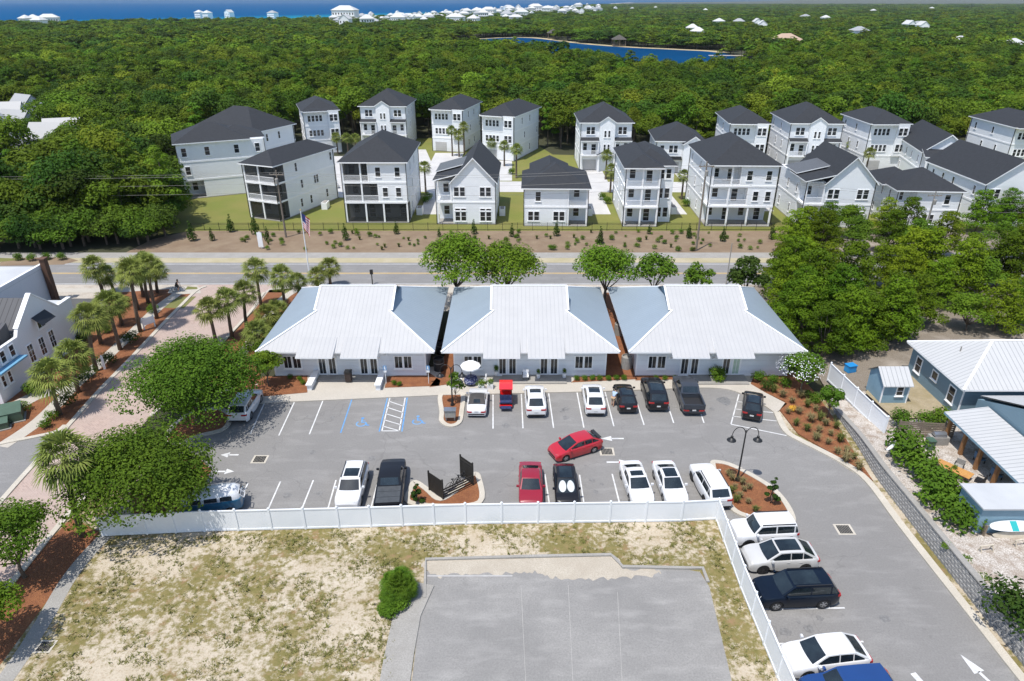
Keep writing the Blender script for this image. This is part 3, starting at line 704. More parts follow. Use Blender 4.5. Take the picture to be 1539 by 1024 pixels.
# back row
def tower_house(label, A, yaw, W=11, D=13.5):
    def fn(t, ze):
        hip_roof(0, W, 0, D, ze, .55, .5).build('roof', [MT['shingle'], MT['trim']], t)
        for x0, x1 in ((-.1, W*.36), (W*.66, W+.1)):
            s = MB(); a = [(x0,-1.3,6.45),(x1,-1.3,6.45),(x1,-.01,7.0),(x0,-.01,7.0)]; tt = [(p[0],p[1],p[2]+.14) for p in a]
            s.poly(tt); s.poly(a[::-1],1)
            for i in range(4): s.poly([a[i],a[(i+1)%4],tt[(i+1)%4],tt[i]],1)
            s.build('skirt_roof', [MT['shingle'], MT['trim']], t)
            s = MB(); s.box(x0+.1, x1, -1.2, -.03, 3.3, 3.5); s.build('balcony', MT['trim'], t); railing(t, x0+.15, x1-.05, -1.12, 3.5)
            for cx in (x0+.2, x1-.15):
                s = MB(); s.box(cx-.1, cx+.1, -1.2, -1.0, 3.5, 6.45); s.build('column', MT['trim'], t)
                s = MB(); s.box(cx-.13, cx+.13, -1.2, -.94, .0, 3.3); s.build('column', MT['trim'], t)
        pr = gable_roof(W*.36-.3, W*.66+.3, -1.9, -.9, 3.55, .9, .2, .14); pr.build('porch_roof', [MT['shingle'], MT['trim']], t)
        s = MB(); x0, x1 = W*.36-.2, W*.66+.2; s.poly([(x0,-1.85,3.5),(x1,-1.85,3.5),((x0+x1)/2,-1.85,4.4)])
        for cx in (x0, x1-.3): s.box(cx, cx+.3, -1.85, -1.5, 0, 3.5)
        s.build('entry_porch', MT['trim'], t)
        for zz in (4.4, 7.3):
            for dx in (-.42, .42): put_window(t, W*.51+dx, -.9, zz, 0, .42, 1.35)
    return house(label, A, yaw, W, D, [3.4,3.4,3.3], {}, {0:[(2.1,'g'),(9.0,'d')],1:[(1.0,'s'),(2.9,'d'),(W-3,'d'),(W-1.1,'s')],2:[(2.1,'p'),(W-2,'p')]}, rooffn=fn,
                 bumps=((W*.36,W*.66,.9,0,10.4,1.1),), group=GB)
def bay_house(label, A, yaw, W=8, D=15.5, mirror=False, lw=None):
    def fn(t, ze):
        hip_roof(0, W, 0, D, ze, .5, .5).build('roof', [MT['shingle'], MT['trim']], t)
        hip_roof(W*.02, W*.66, -1.0, 4, ze-.02, .3, .25).build('eave_roof', [MT['shingle'], MT['trim']], t)
        for k in range(5):
            s = MB(); s.beam((.35+k*1.15,-.02,ze-.9),(.35+k*1.15,-.85,ze-.1),.1,.12); s.build('bracket', MT['trim'], t)
    return house(label, A, yaw, W, D, [3.3,3.4,3.3], {}, {0:[(2.2,'g')],1:[(2.6,'q'),(W-1.25,'p',-.5)],2:[(2.6,'q'),(W-1.25,'p',-.5)]}, rooffn=fn, bumps=((W-2.5,W+.0,.5,3.3,9.98,0),), group=GB, lw=lw)
house('white house with hip roof tucked behind the big house at the left end', (-66.5,147.5), -24, 16, 12, [3.4,3.4,3.2], {}, {2:[(14.2,'p'),(9,'p')],1:[(14.2,'p'),(9,'p')]}, pitch=.6, group=GB, bumps=((12.6,15.8,.8,0,9.4,1.2),))
bay_house('white house with dark hip roof at the left end of the back row', (-49.9,170.0), 20, 8.2, 14)
tower_house('white house with gabled centre tower behind the house with screened ground floor', (-38.0,178.5), -3, 11.4)
bay_house('white house with arched window row and driveway, left of the back row middle', (-19.8,174.5), -14, 8, 15.5)
bay_house('white house with a tall bare side wall, in the middle of the back row', (-7.0,165.0), -22, 8, 17)
tower_house('white house with gabled centre tower, behind and right of the low two-storey house', (15.0,152.9), 0, 11)
def r7(t, ze):
    hip_roof(0, 10, 0, 13, ze, .52, .5).build('roof', [MT['shingle'], MT['trim']], t)
    g = MB(); gable_roof(5.6, 10, -1.2, 5, ze-.3, 1.5, .3, .16).build('roof', [MT['shingle'], MT['trim']], t)
    g.poly([(5.6,-1.2,0),(10,-1.2,0),(10,-1.2,ze-.3),(7.8,-1.2,ze+1.2),(5.6,-1.2,ze-.3)]); g.poly([(5.6,-.05,0),(5.6,-1.2,0),(5.6,-1.2,ze-.3),(5.6,-.05,ze-.3)]); g.poly([(10,-1.2,0),(10,-.05,0),(10,-.05,ze-.3),(10,-1.2,ze-.3)])
    g.build('entry_gable', MT['siding'], t)
    s = MB(); a = [(1.8,-1.2,3.1),(5.5,-1.2,3.1),(5.5,-.02,3.6),(1.8,-.02,3.6)]; s.poly(a); s.poly(a[::-1]); s.build('skirt_roof', MT['shingle'], t)
    put_window(t, 7.7, -1.2, 4.2, 0, .9, 1.4)
house('lower white two-storey house with an entry gable, behind the narrow porch house', (31.2,150.4), -4, 10, 13, [3.4,3.3], {}, {0:[(3.6,'g')],1:[(3.6,'p'),(1.2,'s')]}, rooffn=r7, group=GB)
bay_house('white house with arched window row behind the square-columned house', (47.2,152.8), -5, 8.0, 15.5)
tower_house('white house with gabled centre tower on the right side of the back row', (60.1,152.1), -4, 10.8, 15)
bay_house('white house with arched window row behind the low house hidden by pines', (77.3,152.1), 0, 8.2, 14)
def r11(t, ze):
    cottage_roof(8.5, 19, 0, 3.2)(t, ze)
    s = MB(); a = [(-.4,-3.0,ze-.7),(8.9,-3.0,ze-.7),(8.9,-.02,ze+.35),(-.4,-.02,ze+.35)]; tt = [(p[0],p[1],p[2]+.15) for p in a]; s.poly(tt); s.poly(a[::-1],1)
    for i in range(4): s.poly([a[i],a[(i+1)%4],tt[(i+1)%4],tt[i]],1)
    s.build('porch_roof', [MT['shingle'], MT['trim']], t)
    for z0, z1 in ((0,3.1),(3.4,6.5)):
        for c in (0,2.8,5.6,8.2): s = MB(); s.box(c, c+.26, -2.8, -2.54, z0, z1-.0); s.build('column', MT['trim'], t)
    s = MB(); s.box(0, 8.5, -2.85, -.06, 3.1, 3.4); s.build('balcony', MT['trim'], t); railing(t, .1, 8.4, -2.7, 3.4)
house('white gable-fronted house with double columned porch near the right edge', (81.6,137.8), -13, 8.5, 19, [3.5,3.6], {}, {0:[(2,'d'),(5,'p')],1:[(2,'d'),(4.5,'p'),(7,'d')]}, rooffn=r11, group=GB, lw=[(0,.1),(0,.2),(0,.7),(1,.12),(1,.35),(1,.55),(1,.8)])
bay_house('white house with small rear balcony at the right edge of the back row', (105.1,147.1), 0, 9, 15.3)
# ------------------------------------------------------------------ the three shops
def shop(label, XW, cat='shop', green=False):
    """XW = left wall x; wall 15.1 m long, 13.5 deep; Dutch hip metal roof with gablets, two entrance canopies"""
    W, D, Y = 15.1, 13.6, 59.95
    t = thing('shop_building', label, cat, (XW, Y, 0), 0, 'white metal-roofed shops')
    b = MB(); b.box(0, W, 0, D, .02, 3.42); b.build('wall', MT['shopwall'], t)
    b = MB()
    for x in (0, W): b.box(x-.07, x+.07, -.03, .07, .1, 3.4)
    b.box(-.02, W+.02, -.025, .0, .1, .35); b.build('corner_trim', MT['trim'], t)
    # roof
    ox, oy, z, k, fas = 1.12, 1.3, 3.3, .435, .16
    X0, X1, Y0, Y1 = -ox, W+ox, -oy, D+oy+.3; zf = z+fas; run = 5.0; ym = (Y0+Y1)/2; half = ym-Y0; zr = zf+k*half; zg = zf+k*run
    a, d = X0+run, X1-run; gx0, gx1 = a-.05, d+.05
    ov = .28
    b = MB()
    # front and back slopes with the raised middle
    b.poly([(X0,Y0,zf),(X1,Y0,zf),(d,Y0+run,zg),(d+ov,Y0+run,zg),(d+ov,ym,zr),(a-ov,ym,zr),(a-ov,Y0+run,zg),(a,Y0+run,zg)])
    b.poly([(X1,Y1,zf),(X0,Y1,zf),(a,Y1-run,zg),(a-ov,Y1-run,zg),(a-ov,ym,zr),(d+ov,ym,zr),(d+ov,Y1-run,zg),(d,Y1-run,zg)])
    b.build('roof', MT['seamroof'], t)
    b = MB()
    b.poly([(X0,Y1,zf),(X0,Y0,zf),(a,Y0+run,zg),(a,Y1-run,zg)]); b.poly([(X1,Y0,zf),(X1,Y1,zf),(d,Y1-run,zg),(d,Y0+run,zg)])
    b.build('hip_roof', MT['seamroof_shaded'], t)
    b = MB()
    for x in (a+.02, d-.02): b.poly([(x,Y0+run,zg),(x,Y1-run,zg),(x,ym,zr-.02)])
    b.build('gablet', MT['bluewall'], t)  # shade on the gablets put into their colour, using the blue siding
    b = MB(); B = [(X0,Y0),(X1,Y0),(X1,Y1),(X0,Y1)]
    b.poly([(x,y,z) for x,y in B[::-1]])
    for i in range(4): p, q = B[i], B[(i+1)%4]; b.poly([(*p,z),(*q,z),(*q,zf),(*p,zf)])
    b.build('fascia', MT['trim'], t)
    b = MB()
    for p, q in (((X0,Y0,zf),(a,Y0+run,zg)),((X1,Y0,zf),(d,Y0+run,zg)),((X0,Y1,zf),(a,Y1-run,zg)),((X1,Y1,zf),(d,Y1-run,zg)),((a-ov,ym,zr),(d+ov,ym,zr)),((a-ov,Y0+run,zg),(a-ov,ym,zr)),((d+ov,Y0+run,zg),(d+ov,ym,zr))):
        b.beam((p[0],p[1],p[2]+.03),(q[0],q[1],q[2]+.03),.2,.07)
    b.build('ridge_cap', MT['white'], t)
    for cx in (4.75, 9.05):                               # canopies over the doors
        b = MB(); x0, x1 = cx-1.78, cx+1.78; ya, yb = Y0+1.7, Y0-.95; za, zb = zf+k*1.7+.05, zf-.12
        q_ = [(x0,yb,zb),(x1,yb,zb),(x1,ya,za),(x0,ya,za)]; u = [(p[0],p[1],p[2]-.14) for p in q_]
        b.poly(q_); b.poly(u[::-1], 1)
        for i in range(4): b.poly([u[i],u[(i+1)%4],q_[(i+1)%4],q_[i]], 1)
        b.build('canopy', [MT['seamroof'], MT['trim']], t)
        for s_ in (-1, 1):
            b = MB(); b.beam((cx+s_*1.5,-.02,2.1),(cx+s_*1.5,-1.5,3.12),.1,.12); b.build('bracket', MT['trim'], t)
    for cx in (1.85, 12.9) if not green else (2.0,):
        for dx in (-.46, .46): put_window(t, cx+dx, 0, 1.0, 0, .72, 1.3, 2, 1, fr=.1, key='s')
    for i, cx in enumerate((5.3, 9.45)):
        for dx in (-.5, .5):
            o = put_window(t, cx+dx, 0, .3, 0, .62, 1.95, 2, 1, 'door', key='sd', fr=.16)
            if green and i and dx > 0: o.children[0].data = o.children[0].data.copy(); o.children[0].data.materials[0] = MT['poster']; tag(o.children[0], 'pale green poster-covered pane')
    for cx in (7.35, 11.3):
        b = MB(); b.lathe([(.02,.0),(.16,.02),(.12,.14),(.04,.3),(.02,.5)], 8, (cx,-.2,2.55)); b.build('wall_lamp', MT['white'], t)
    return t
MT['poster'] = mat('window_poster', (.35,.48,.36), (.5,.6,.5), 2, .4)
shop('white shop with metal hip roof next to the brick street and accessible parking', -23.75)
shop('white metal-roofed shop in the middle, with a parasol table by its window', -5.75)
shop('white metal-roofed shop at the right, next to the pines and planted bank', 12.45, green=True)
# entrance steps and low flank walls
for (x0, x1), yy in (((450,578),575),((742,858),578)): pass
for pxa in ((405,680),):
    pass
def flank(xp, yp, label):
    p = P(xp, yp, .12); t = thing('flank_wall', label, 'wall', p, 0, 'low white walls at the steps')
    b = MB(); b.box(-.22,.22,-1.4,1.4,0,.55); b.build('wall', MT['shopwall'], t); b = MB(); b.box(-.3,.3,-1.5,1.5,.55,.66); b.build('cap', MT['white'], t)
flank(471,576,'low white wall left of the entrance steps of the left shop'); flank(572,576,'low white wall right of the entrance steps of the left shop')
for k, pp in enumerate((((472,572),(570,572)),((750,576),(856,575)),((1036,577),(1130,577)))):
    a, c = P(*pp[0],.12), P(*pp[1],.12)
    b = MB(); b.box(a.x+.3, c.x-.3, a.y-.2, 59.9, .12, .24); struct(b.build('porch_floor', MT['greyconc']))
# ------------------------------------------------------------------ vegetation kit
MT['leaf_oak'] = leaf_mat('oak_leaves', (.062,.130,.011), (.132,.222,.018))
MT['leaf_bright'] = leaf_mat('bright_leaves', (.085,.165,.012), (.165,.255,.018))
MT['leaf_wood'] = leaf_mat('wood_leaves', (.062,.126,.009), (.138,.222,.015), sc=.35, wild=True)
MT['leaf_pine'] = leaf_mat('pine_needles', (.072,.150,.007), (.175,.265,.012), dark=.4, wild=True)
MT['leaf_dark'] = leaf_mat('dark_leaves', (.032,.066,.010), (.064,.112,.016))
MT['leaf_palm'] = leaf_mat('palm_leaves', (.14,.185,.035), (.27,.30,.07), dark=.5, transl=.15)
MT['grass_dry'] = leaf_mat('dry_grass', (.20,.17,.07), (.30,.25,.13), dark=.6, transl=.1)
MT['grass_green'] = leaf_mat('green_grass', (.10,.13,.03), (.17,.17,.05), dark=.6, transl=.1)
MT['dead_frond'] = mat('dead_frond', (.22,.15,.08), (.3,.22,.12), 3, .9)
def rdir(r, zmin=-1):
    while True:
        v = Vector((r.uniform(-1,1), r.uniform(-1,1), r.uniform(-1,1)))
        if .05 < v.length <= 1 and v.normalized().z > zmin: return v.normalized()
def leaf(b, p, nrm, s, r, asp=1.0):
    u = nrm.orthogonal().normalized(); a = r.uniform(0, 6.283); v = nrm.cross(u)
    d = u*math.cos(a)+v*math.sin(a); e = nrm.cross(d)*asp
    b.poly([p-d*s, p-e*s*.55, p+d*s, p+e*s*.55])
def crown(b, blobs, per, s, r, zmin=-.5, jit=.55, sq=.75, fill=.25):
    """leaves over the surface (and some inside) of each blob; blobs = (centre, radius)"""
    tot = sum(q*q for _, q in blobs)
    for c, q in blobs:
        n = max(6, int(per*q*q/tot)); c = Vector(c)
        for _ in range(n):
            d = rdir(r, zmin); f = r.uniform(.8, 1.03) if r.random() > fill else r.uniform(.3, .8)
            f *= 1+.16*noise.noise(c*.7+d*2.2)
            p = c+Vector((d.x*q*f, d.y*q*f, d.z*q*f*sq))
            nn = (d*.7+Vector((0,0,.5))+rdir(r)*jit).normalized()
            leaf(b, p, nn, s*r.uniform(.6,1.35), r)
def blobs_oak(r, rad, zc, hz, n):
    out = []
    for i in range(n):
        a = r.uniform(0, 6.283); el = r.uniform(-.25, 1)
        k = r.uniform(.42, .76); rr = rad*r.uniform(.26,.38)
        cl = math.sqrt(max(0, 1-el*el))
        out.append(((rad*k*math.cos(a)*cl, rad*k*math.sin(a)*cl, zc+hz*.75*el), rr))
    out.append(((0,0,zc), rad*.5)); return out
def limbs(b, r, base_r, z0, tips, n=6):
    b.tube([(0,0,-.1),(r.uniform(-.1,.1),r.uniform(-.1,.1),z0*.6),(0,0,z0)], [base_r*1.25, base_r*.9, base_r*.75], 7)
    for tp in tips:
        m = Vector(tp)*.55; m.z = z0+(tp[2]-z0)*.45
        b.tube([(0,0,z0*.92), m, tp], [base_r*.5, base_r*.32, base_r*.1], 5)
def tree_proto(name, label, cat, kind, rad, zc, hz, nb, per, s, leafm, seed, trunk=.2, zmin=-.5, group=None):
    r = random.Random(seed); t = thing(name, label, cat, (0,0,0), 0, group)
    if kind == 'oak': bl = blobs_oak(r, rad, zc, hz, nb); sq = .75
    elif kind == 'pine':                                     # flat-topped tiers with gaps
        bl = []
        for i in range(nb):
            f = i/(nb-1); z = zc-hz*.75+hz*1.75*f; a = i*2.4+r.uniform(-.4,.4); k = rad*(1-.75*f)*r.uniform(.45,.85)
            bl.append(((k*math.cos(a), k*math.sin(a), z), rad*(.36-.15*f)*r.uniform(.75,1.2)))
        sq = .5
    b = MB(); crown(b, bl, per, s, r, zmin, sq=sq); b.build('crown', leafm, t)
    b = MB(); limbs(b, r, trunk, max(.8, zc-hz*.8), [c for c, q in bl[::max(1,len(bl)//8)]]); b.build('trunk', MT['bark'], t, smooth=1)
    return t
def place(src, xy, z=0, sc=1, rz=None, label=None, group=None, first=None):
    return copy_tree(src, (xy[0], xy[1], z), rz if rz is not None else rnd.uniform(0, 6.28), sc, label, group)
def move(t, xy, z=0, rz=0): t.location = (xy[0], xy[1], z); t.rotation_euler = (0,0,rz); return t
# big oaks around the car park
c = P(297,640); move(tree_proto('oak_tree','large round live oak over the white car beside the brick street','tree','oak',5.9,4.2,3.6,70,36000,.115,MT['leaf_oak'],1,.3,zmin=-.8), (c.x, c.y+.3))
c = P(230,782); move(tree_proto('oak_tree','broad live oak hanging over the left end of the white fence','tree','oak',5.3,3.7,3.6,62,32000,.112,MT['leaf_oak'],2,.25,zmin=-.7), c)
c = P(38,868); move(tree_proto('shade_tree','light green tree at the left edge above the mulch','tree','oak',3.1,3.3,2.4,30,9000,.10,MT['leaf_oak'],3,.12), c)
c = P(-12,975); move(tree_proto('shade_tree','leafy tree cut by the left edge near the bottom corner','tree','oak',2.4,3.0,1.9,22,6000,.10,MT['leaf_bright'],4,.1), c)
move(tree_proto('street_tree','bright green spreading tree between the left and middle shops by the road','tree','oak',5.0,5.8,3.4,34,9500,.16,MT['leaf_bright'],5,.22,zmin=-.3), (-6.7,76.8))
move(tree_proto('street_tree','green tree behind the roof of the middle shop','tree','oak',4.3,5.0,3.2,30,7500,.16,MT['leaf_bright'],6,.2), (-.6,77.6))
move(tree_proto('street_tree','round green tree by the road between the middle and right shops','tree','oak',4.1,5.2,3.1,30,8000,.15,MT['leaf_bright'],7,.2), (11.3,76.6))
move(tree_proto('street_tree','thin tree behind the left half of the right shop roof','tree','oak',3.2,4.2,2.4,16,2000,.2,MT['leaf_oak'],8,.14), (17.4,78.0))
move(tree_proto('street_tree','small thin tree behind the middle of the right shop roof','tree','oak',2.2,3.8,2.0,12,1200,.2,MT['leaf_oak'],9,.1), (22.6,77.6))
move(tree_proto('street_tree','dark green tree at the right rear corner of the right shop','tree','oak',2.5,3.9,2.9,16,2600,.2,MT['leaf_dark'],10,.12), (28.6,77.5))
c = P(405,583); move(tree_proto('small_tree','small lime green tree at the left front corner of the left shop','tree','oak',1.75,2.5,1.5,16,2600,.12,MT['leaf_bright'],11,.07), c)
c = P(1203,590); crepe = move(tree_proto('flowering_tree','bushy tree with white blossom at the right end of the right shop','tree','oak',2.3,2.5,1.7,22,3200,.13,MT['leaf_oak'],12,.08), c)
b = MB(); r_ = random.Random(5)
for i in range(420):
    d = rdir(r_, .0); leaf(b, Vector((d.x*2.2-.5, d.y*2.2, 2.6+d.z*1.5))*r_.uniform(.9,1.03), (d+Vector((0,0,1))).normalized(), .065, r_)
b.build('blossom', MT['white'], crepe)
c = P(1243,630); move(tree_proto('small_tree','small dark green tree on the planted bank beside the block wall','tree','oak',1.3,2.2,1.2,12,1700,.12,MT['leaf_oak'],13,.06), c)
c = P(1157,757); move(tree_proto('small_tree','slim dark conical tree on the kerbed island','tree','pine',.62,1.35,1.0,9,900,.09,MT['leaf_dark'],14,.05), c)
c = P(685,606); move(tree_proto('small_tree','thin sapling with loose leaves beside the left lamp post','tree','oak',1.0,2.1,1.3,9,700,.11,MT['leaf_oak'],15,.04), c)
c = P(627,756); move(tree_proto('shrub','small upright dark green bush in the bicycle island','shrub','pine',.6,.9,.8,9,900,.09,MT['leaf_dark'],16,.04), c)
# ------------------------------------------------------------------ sabal palms
def palm_mesh(seed, nf=38, L=1.45, spread=1.0):
    r = random.Random(seed); b = MB()
    for i in range(nf):
        a = i*2.399+r.uniform(-.3,.3); el = R(80)-R(128)*(i/nf)+r.uniform(-.12,.12)
        pl = L*r.uniform(.42,.62); d = Vector((math.cos(a)*math.cos(el), math.sin(a)*math.cos(el), math.sin(el)))
        base = d*pl; side = Vector((-math.sin(a), math.cos(a), 0)); up = side.cross(d)*-1
        b.poly([side*.02, base+side*.02, base-side*.02, side*-.02])
        n = 15; l = L*r.uniform(.55,.74)
        for j in range(n):
            th = R(-82)+R(164)*j/(n-1); dd = (d*math.cos(th)+side*math.sin(th)).normalized(); le = l*(.72+.28*math.cos(th))
            wv = (side*math.cos(th)-d*math.sin(th))*(.042*L); fold = up*(.05 if j % 2 else -.03)
            m = base+dd*le*.55+fold; tip = base+dd*le-Vector((0,0,le*r.uniform(.22,.5)))
            b.poly([base, m+wv*.8, tip, m-wv*.8])
    return b.mesh('fronds', MT['leaf_palm'])
def dead_mesh(seed):
    r = random.Random(seed); b = MB()
    for i in range(9):
        a = r.uniform(0,6.28); d = Vector((math.cos(a)*.5, math.sin(a)*.5, -.85)); s = Vector((-math.sin(a), math.cos(a), 0))*.1
        b.poly([d*.1, d*.7+s, d*r.uniform(.9,1.2), d*.7-s])
    return b.mesh('dead_fronds', MT['dead_frond'])
PALM = [palm_mesh(20+i) for i in range(5)]; PALMD = [palm_mesh(30+i) for i in range(2)]
for m_ in PALMD: m_.materials[0] = MT['leaf_oak']
DEAD = [dead_mesh(40+i) for i in range(2)]
PL = [  # base pixel, crown pixel, size, label
 ((90,624),(76,566),1.25,'sabal palm with wide yellow-green crown nearest the green utility boxes'),
 ((118,590),(109,534),1.2,'sabal palm between the white building and three clipped bushes'),
 ((145,558),(133,478),1.2,'tall dark-trunked sabal palm in front of the gabled wall with the awning'),
 ((181,526),(162,458),1.15,'leaning sabal palm between the gabled white wall and the brick street'),
 ((152,517),(146,478),1.0,'sabal palm behind the tall dark-trunked one by the gabled wall'),
 ((105,513),(101,490),.95,'short sabal palm growing close against the gabled white wall'),
 ((184,489),(174,456),1.0,'sabal palm standing before the low flat-roofed end of the white building'),
 ((211,499),(197,407),1.15,'tallest sabal palm next to the round clipped bush by the street sign'),
 ((208,466),(194,415),1.1,'sabal palm just behind the tallest one by the street sign'),
 ((157,447),(141,403),1.2,'sabal palm standing alone at the left of the cluster near the main road'),
 ((172,440),(160,414),1.0,'second palm from the left of the cluster near the main road'),
 ((223,456),(216,396),1.1,'sabal palm in the middle of the cluster near the main road'),
 ((236,479),(222,401),1.15,'pale-trunked palm beside the white street sign'),
 ((237,441),(235,408),1.0,'rightmost palm of the cluster near the main road'),
 ((216,446),(208,411),1.0,'palm at the back of the cluster near the main road'),
 ((124,806),(98,688),1.35,'big sabal palm in pine straw beside the left end of the fence'),
 ((325,516),(314,466),1.1,'first palm above the large live oak, right of the brick street'),
 ((349,508),(341,452),1.1,'second palm above the large live oak, right of the brick street'),
 ((371,494),(367,440),1.1,'third palm above the large live oak, right of the brick street'),
 ((393,462),(384,406),1.15,'tallest palm on the right side of the brick street near the road'),
 ((429,465),(423,416),1.1,'palm between the brick street and the back of the left shop roof'),
 ((451,450),(447,424),.95,'low palm touching the rear left corner of the left shop roof'),
 ((497,432),(495,402),1.0,'palm behind the left shop roof, right of the flagpole'),
 ((478,436),(476,415),.9,'palm at the foot of the flagpole'),
 ((403,500),(402,476),1.1,'low bushy palm beside the left hip of the left shop'),
 ((417,488),(416,468),1.0,'low palm half hidden by the left hip of the left shop'),
 ((390,523),(386,500),1.05,'low yellow-green palm at the front left eave of the left shop'),
]
for i, (bp, cp, s, lab) in enumerate(PL):
    g = P(*bp); h = max(1.2, height_at(g.y, cp[1])); top = P(*cp, h); dx = max(-.9, min(.9, (top.x-g.x)))
    t = thing('palm_tree', lab, 'palm', (g.x, g.y, 0), 0, 'sabal palms')
    rr = random.Random(i); b = MB()
    b.tube([(0,0,-.1),(dx*.15,0,h*.35),(dx*.5,0,h*.7),(dx,0,h)], [.24,.19,.17,.2], 8); b.build('trunk', MT['palmbark'], t, smooth=1)
    o = link('crown', PALM[i % 5], t, (dx,0,h), rr.uniform(0,6.28)); o.scale = (s*1.04,)*3
    o = link('dead_fronds', DEAD[i % 2], t, (dx,0,h), rr.uniform(0,6.28)); o.scale = (s,)*3
# ------------------------------------------------------------------ pines and scrub right of the shops (one tree each)
PINE = [tree_proto('pine_tree', 'x', 'tree', 'pine', 3.7, 4.2, 3.4, 28, 7600, .135, MT['leaf_pine'], 60+i, .16) for i in range(4)]
OAKS = [tree_proto('scrub_oak', 'x', 'tree', 'oak', 3.3, 3.5, 2.6, 22, 4600, .15, MT['leaf_oak' if i else 'leaf_bright'], 70+i, .14) for i in range(2)]
spots = []
r_ = random.Random(11)
for gx, gy in [(1215,470),(1245,500),(1285,505),(1230,420),(1265,455),(1310,470),(1340,500),(1200,520),(1225,535),(1262,530),(1300,530),(1330,525),(1375,495),(1410,500),(1450,498),(1490,500),(1530,495),
               (1350,450),(1390,455),(1430,450),(1470,455),(1510,450),(1550,460),(1290,420),(1330,415),(1370,420),(1410,415),(1455,415),(1500,415),(1540,412),(1205,440),(1195,400),(1240,385),(1285,385),(1325,385),(1370,385),(1415,385),(1460,385),(1505,385),(1550,385),
               (1200,372),(1240,362),(1280,360),(1320,352),(1365,352),(1410,350),(1460,352),(1510,350),(1550,350),(1175,415),(1185,470),(1172,446),(1166,428),(1178,455),(1186,492),(1192,418)]:
    spots.append(P(gx+r_.uniform(-9,9), gy+r_.uniform(-5,5)))
GP = 'pines and scrub oaks right of the shops'
for i, p in enumerate(spots):
    if 84.2 < p.y < 93.8: p.y = 83.6 if p.y < 89 else 95.5
    if i % 8 == 5: continue
    src = PINE[i % 4] if r_.random() < .75 else OAKS[i % 2]
    f = .95 if p.y < 84 else .85
    place(src, p, 0, f*r_.uniform(.8,1.12), label='green pine in the thicket between the right shop and the houses' if 'pine' in src.name else 'rounded scrub oak in the thicket between the right shop and the houses', group=GP)
for s_ in PINE+OAKS: pass
# ------------------------------------------------------------------ the wood: nearest trees one by one, the far wood as one mass
def wood_proto(seed, rad, h, per, s, m, n=9, lo=.62):
    r = random.Random(seed); b = MB(); bl = []
    for i in range(n):
        a = i*2.4; el = r.uniform(-.2,1); k = r.uniform(.35,.75)*math.sqrt(max(0,1-el*el*.8))
        bl.append(((rad*k*math.cos(a), rad*k*math.sin(a), h*lo+h*.3*el), rad*r.uniform(.34,.52)))
    crown(b, bl, per, s, r, -.35, sq=.8, fill=.15)
    b.tube([(0,0,-.2),(0,0,h*.55)], [.22,.12], 5, 1)
    return b.mesh('tree', [m, MT['bark']])
MT['leaf_wood2'] = leaf_mat('wood_leaves_light', (.100,.165,.012), (.185,.255,.018), sc=.35, wild=True); MT['leaf_wood3'] = leaf_mat('wood_leaves_deep', (.034,.082,.010), (.078,.145,.015), sc=.35, wild=True)
def pine_proto(seed, rad, h, per, s, m):
    r = random.Random(seed); b = MB(); bl = []
    for i in range(13):
        f = i/12; a = i*2.4; k = rad*(1-.8*f)*r.uniform(.35,.8); bl.append(((k*math.cos(a), k*math.sin(a), h*(.35+.62*f)), rad*(.42-.2*f)))
    crown(b, bl, per, s, r, -.35, sq=.55, fill=.1); b.tube([(0,0,-.2),(0,0,h*.8)], [.2,.08], 5, 1); return b.mesh('tree', [m, MT['bark']])
WOOD = [wood_proto(100+i, 4.3+.5*(i % 3), 9.5+1.2*(i % 2), 2300, .27, MT[('leaf_wood','leaf_wood2','leaf_wood3')[i % 3]]) for i in range(6)] + [pine_proto(140+i, 3.4, 12, 2000, .24, MT['leaf_wood2' if i else 'leaf_wood']) for i in range(2)]
FAR = [wood_proto(120+i, 4.6, 9.5, 520, .62, MT[('leaf_wood','leaf_wood3','leaf_wood')[i]], 8) for i in range(3)] + [pine_proto(150, 3.8, 11.5, 480, .5, MT['leaf_wood2'])]
LOW = [wood_proto(160+i, 3.6, 6.4, 3000, .19, MT['leaf_oak' if i else 'leaf_wood3'], 12, .36) for i in range(2)]
HOUSE_PTS = [(-56,136,11),(-39,121,12),(-23,121,9),(-8,118,8),(7,117,8),(22,119,8),(38,119,9),(53,117,9),(67,114,9),(82,119,9),(-60,150,14),(-48,176,10),(-33,184,9),(-16,180,11),(-2,172,12),(20,160,9),(36,156,8),(51,160,8),(66,160,9),(81,160,9),(88,147,11),(110,155,10)]
LEFT_HOUSES = [P(a_,c_,8) for a_,c_ in ((36,148),(8,160),(58,164),(24,172),(96,185),(2,180),(74,192))]
def in_clear(x, y):
    if y < 106 and x > -47: return True
    if y < 97.5 + 0: return True
    if x < 125 and y < 150 and x > (-53-(y-104)*.45 if y < 130 else -66): return True
    if -56 < x < 122 and 150 <= y < 168 + (8 if x < 30 else 0): 
        if x > -30: return True
    if -55 < x < 8 and y < 190 and not (-70 < x < -55): return True
    for hx, hy, hr in HOUSE_PTS:
        if (x-hx)**2+(y-hy)**2 < hr*hr: return True
    for p in LEFT_HOUSES:
        if abs(x-p.x) < 7 and p.y-17 < y < p.y+7: return True
    return False
def inside(poly, x, y):
    c = False; n = len(poly)
    for i in range(n):
        a, b_ = poly[i], poly[(i+1) % n]
        if (a[1] > y) != (b_[1] > y) and x < (b_[0]-a[0])*(y-a[1])/(b_[1]-a[1])+a[0]: c = not c
    return c
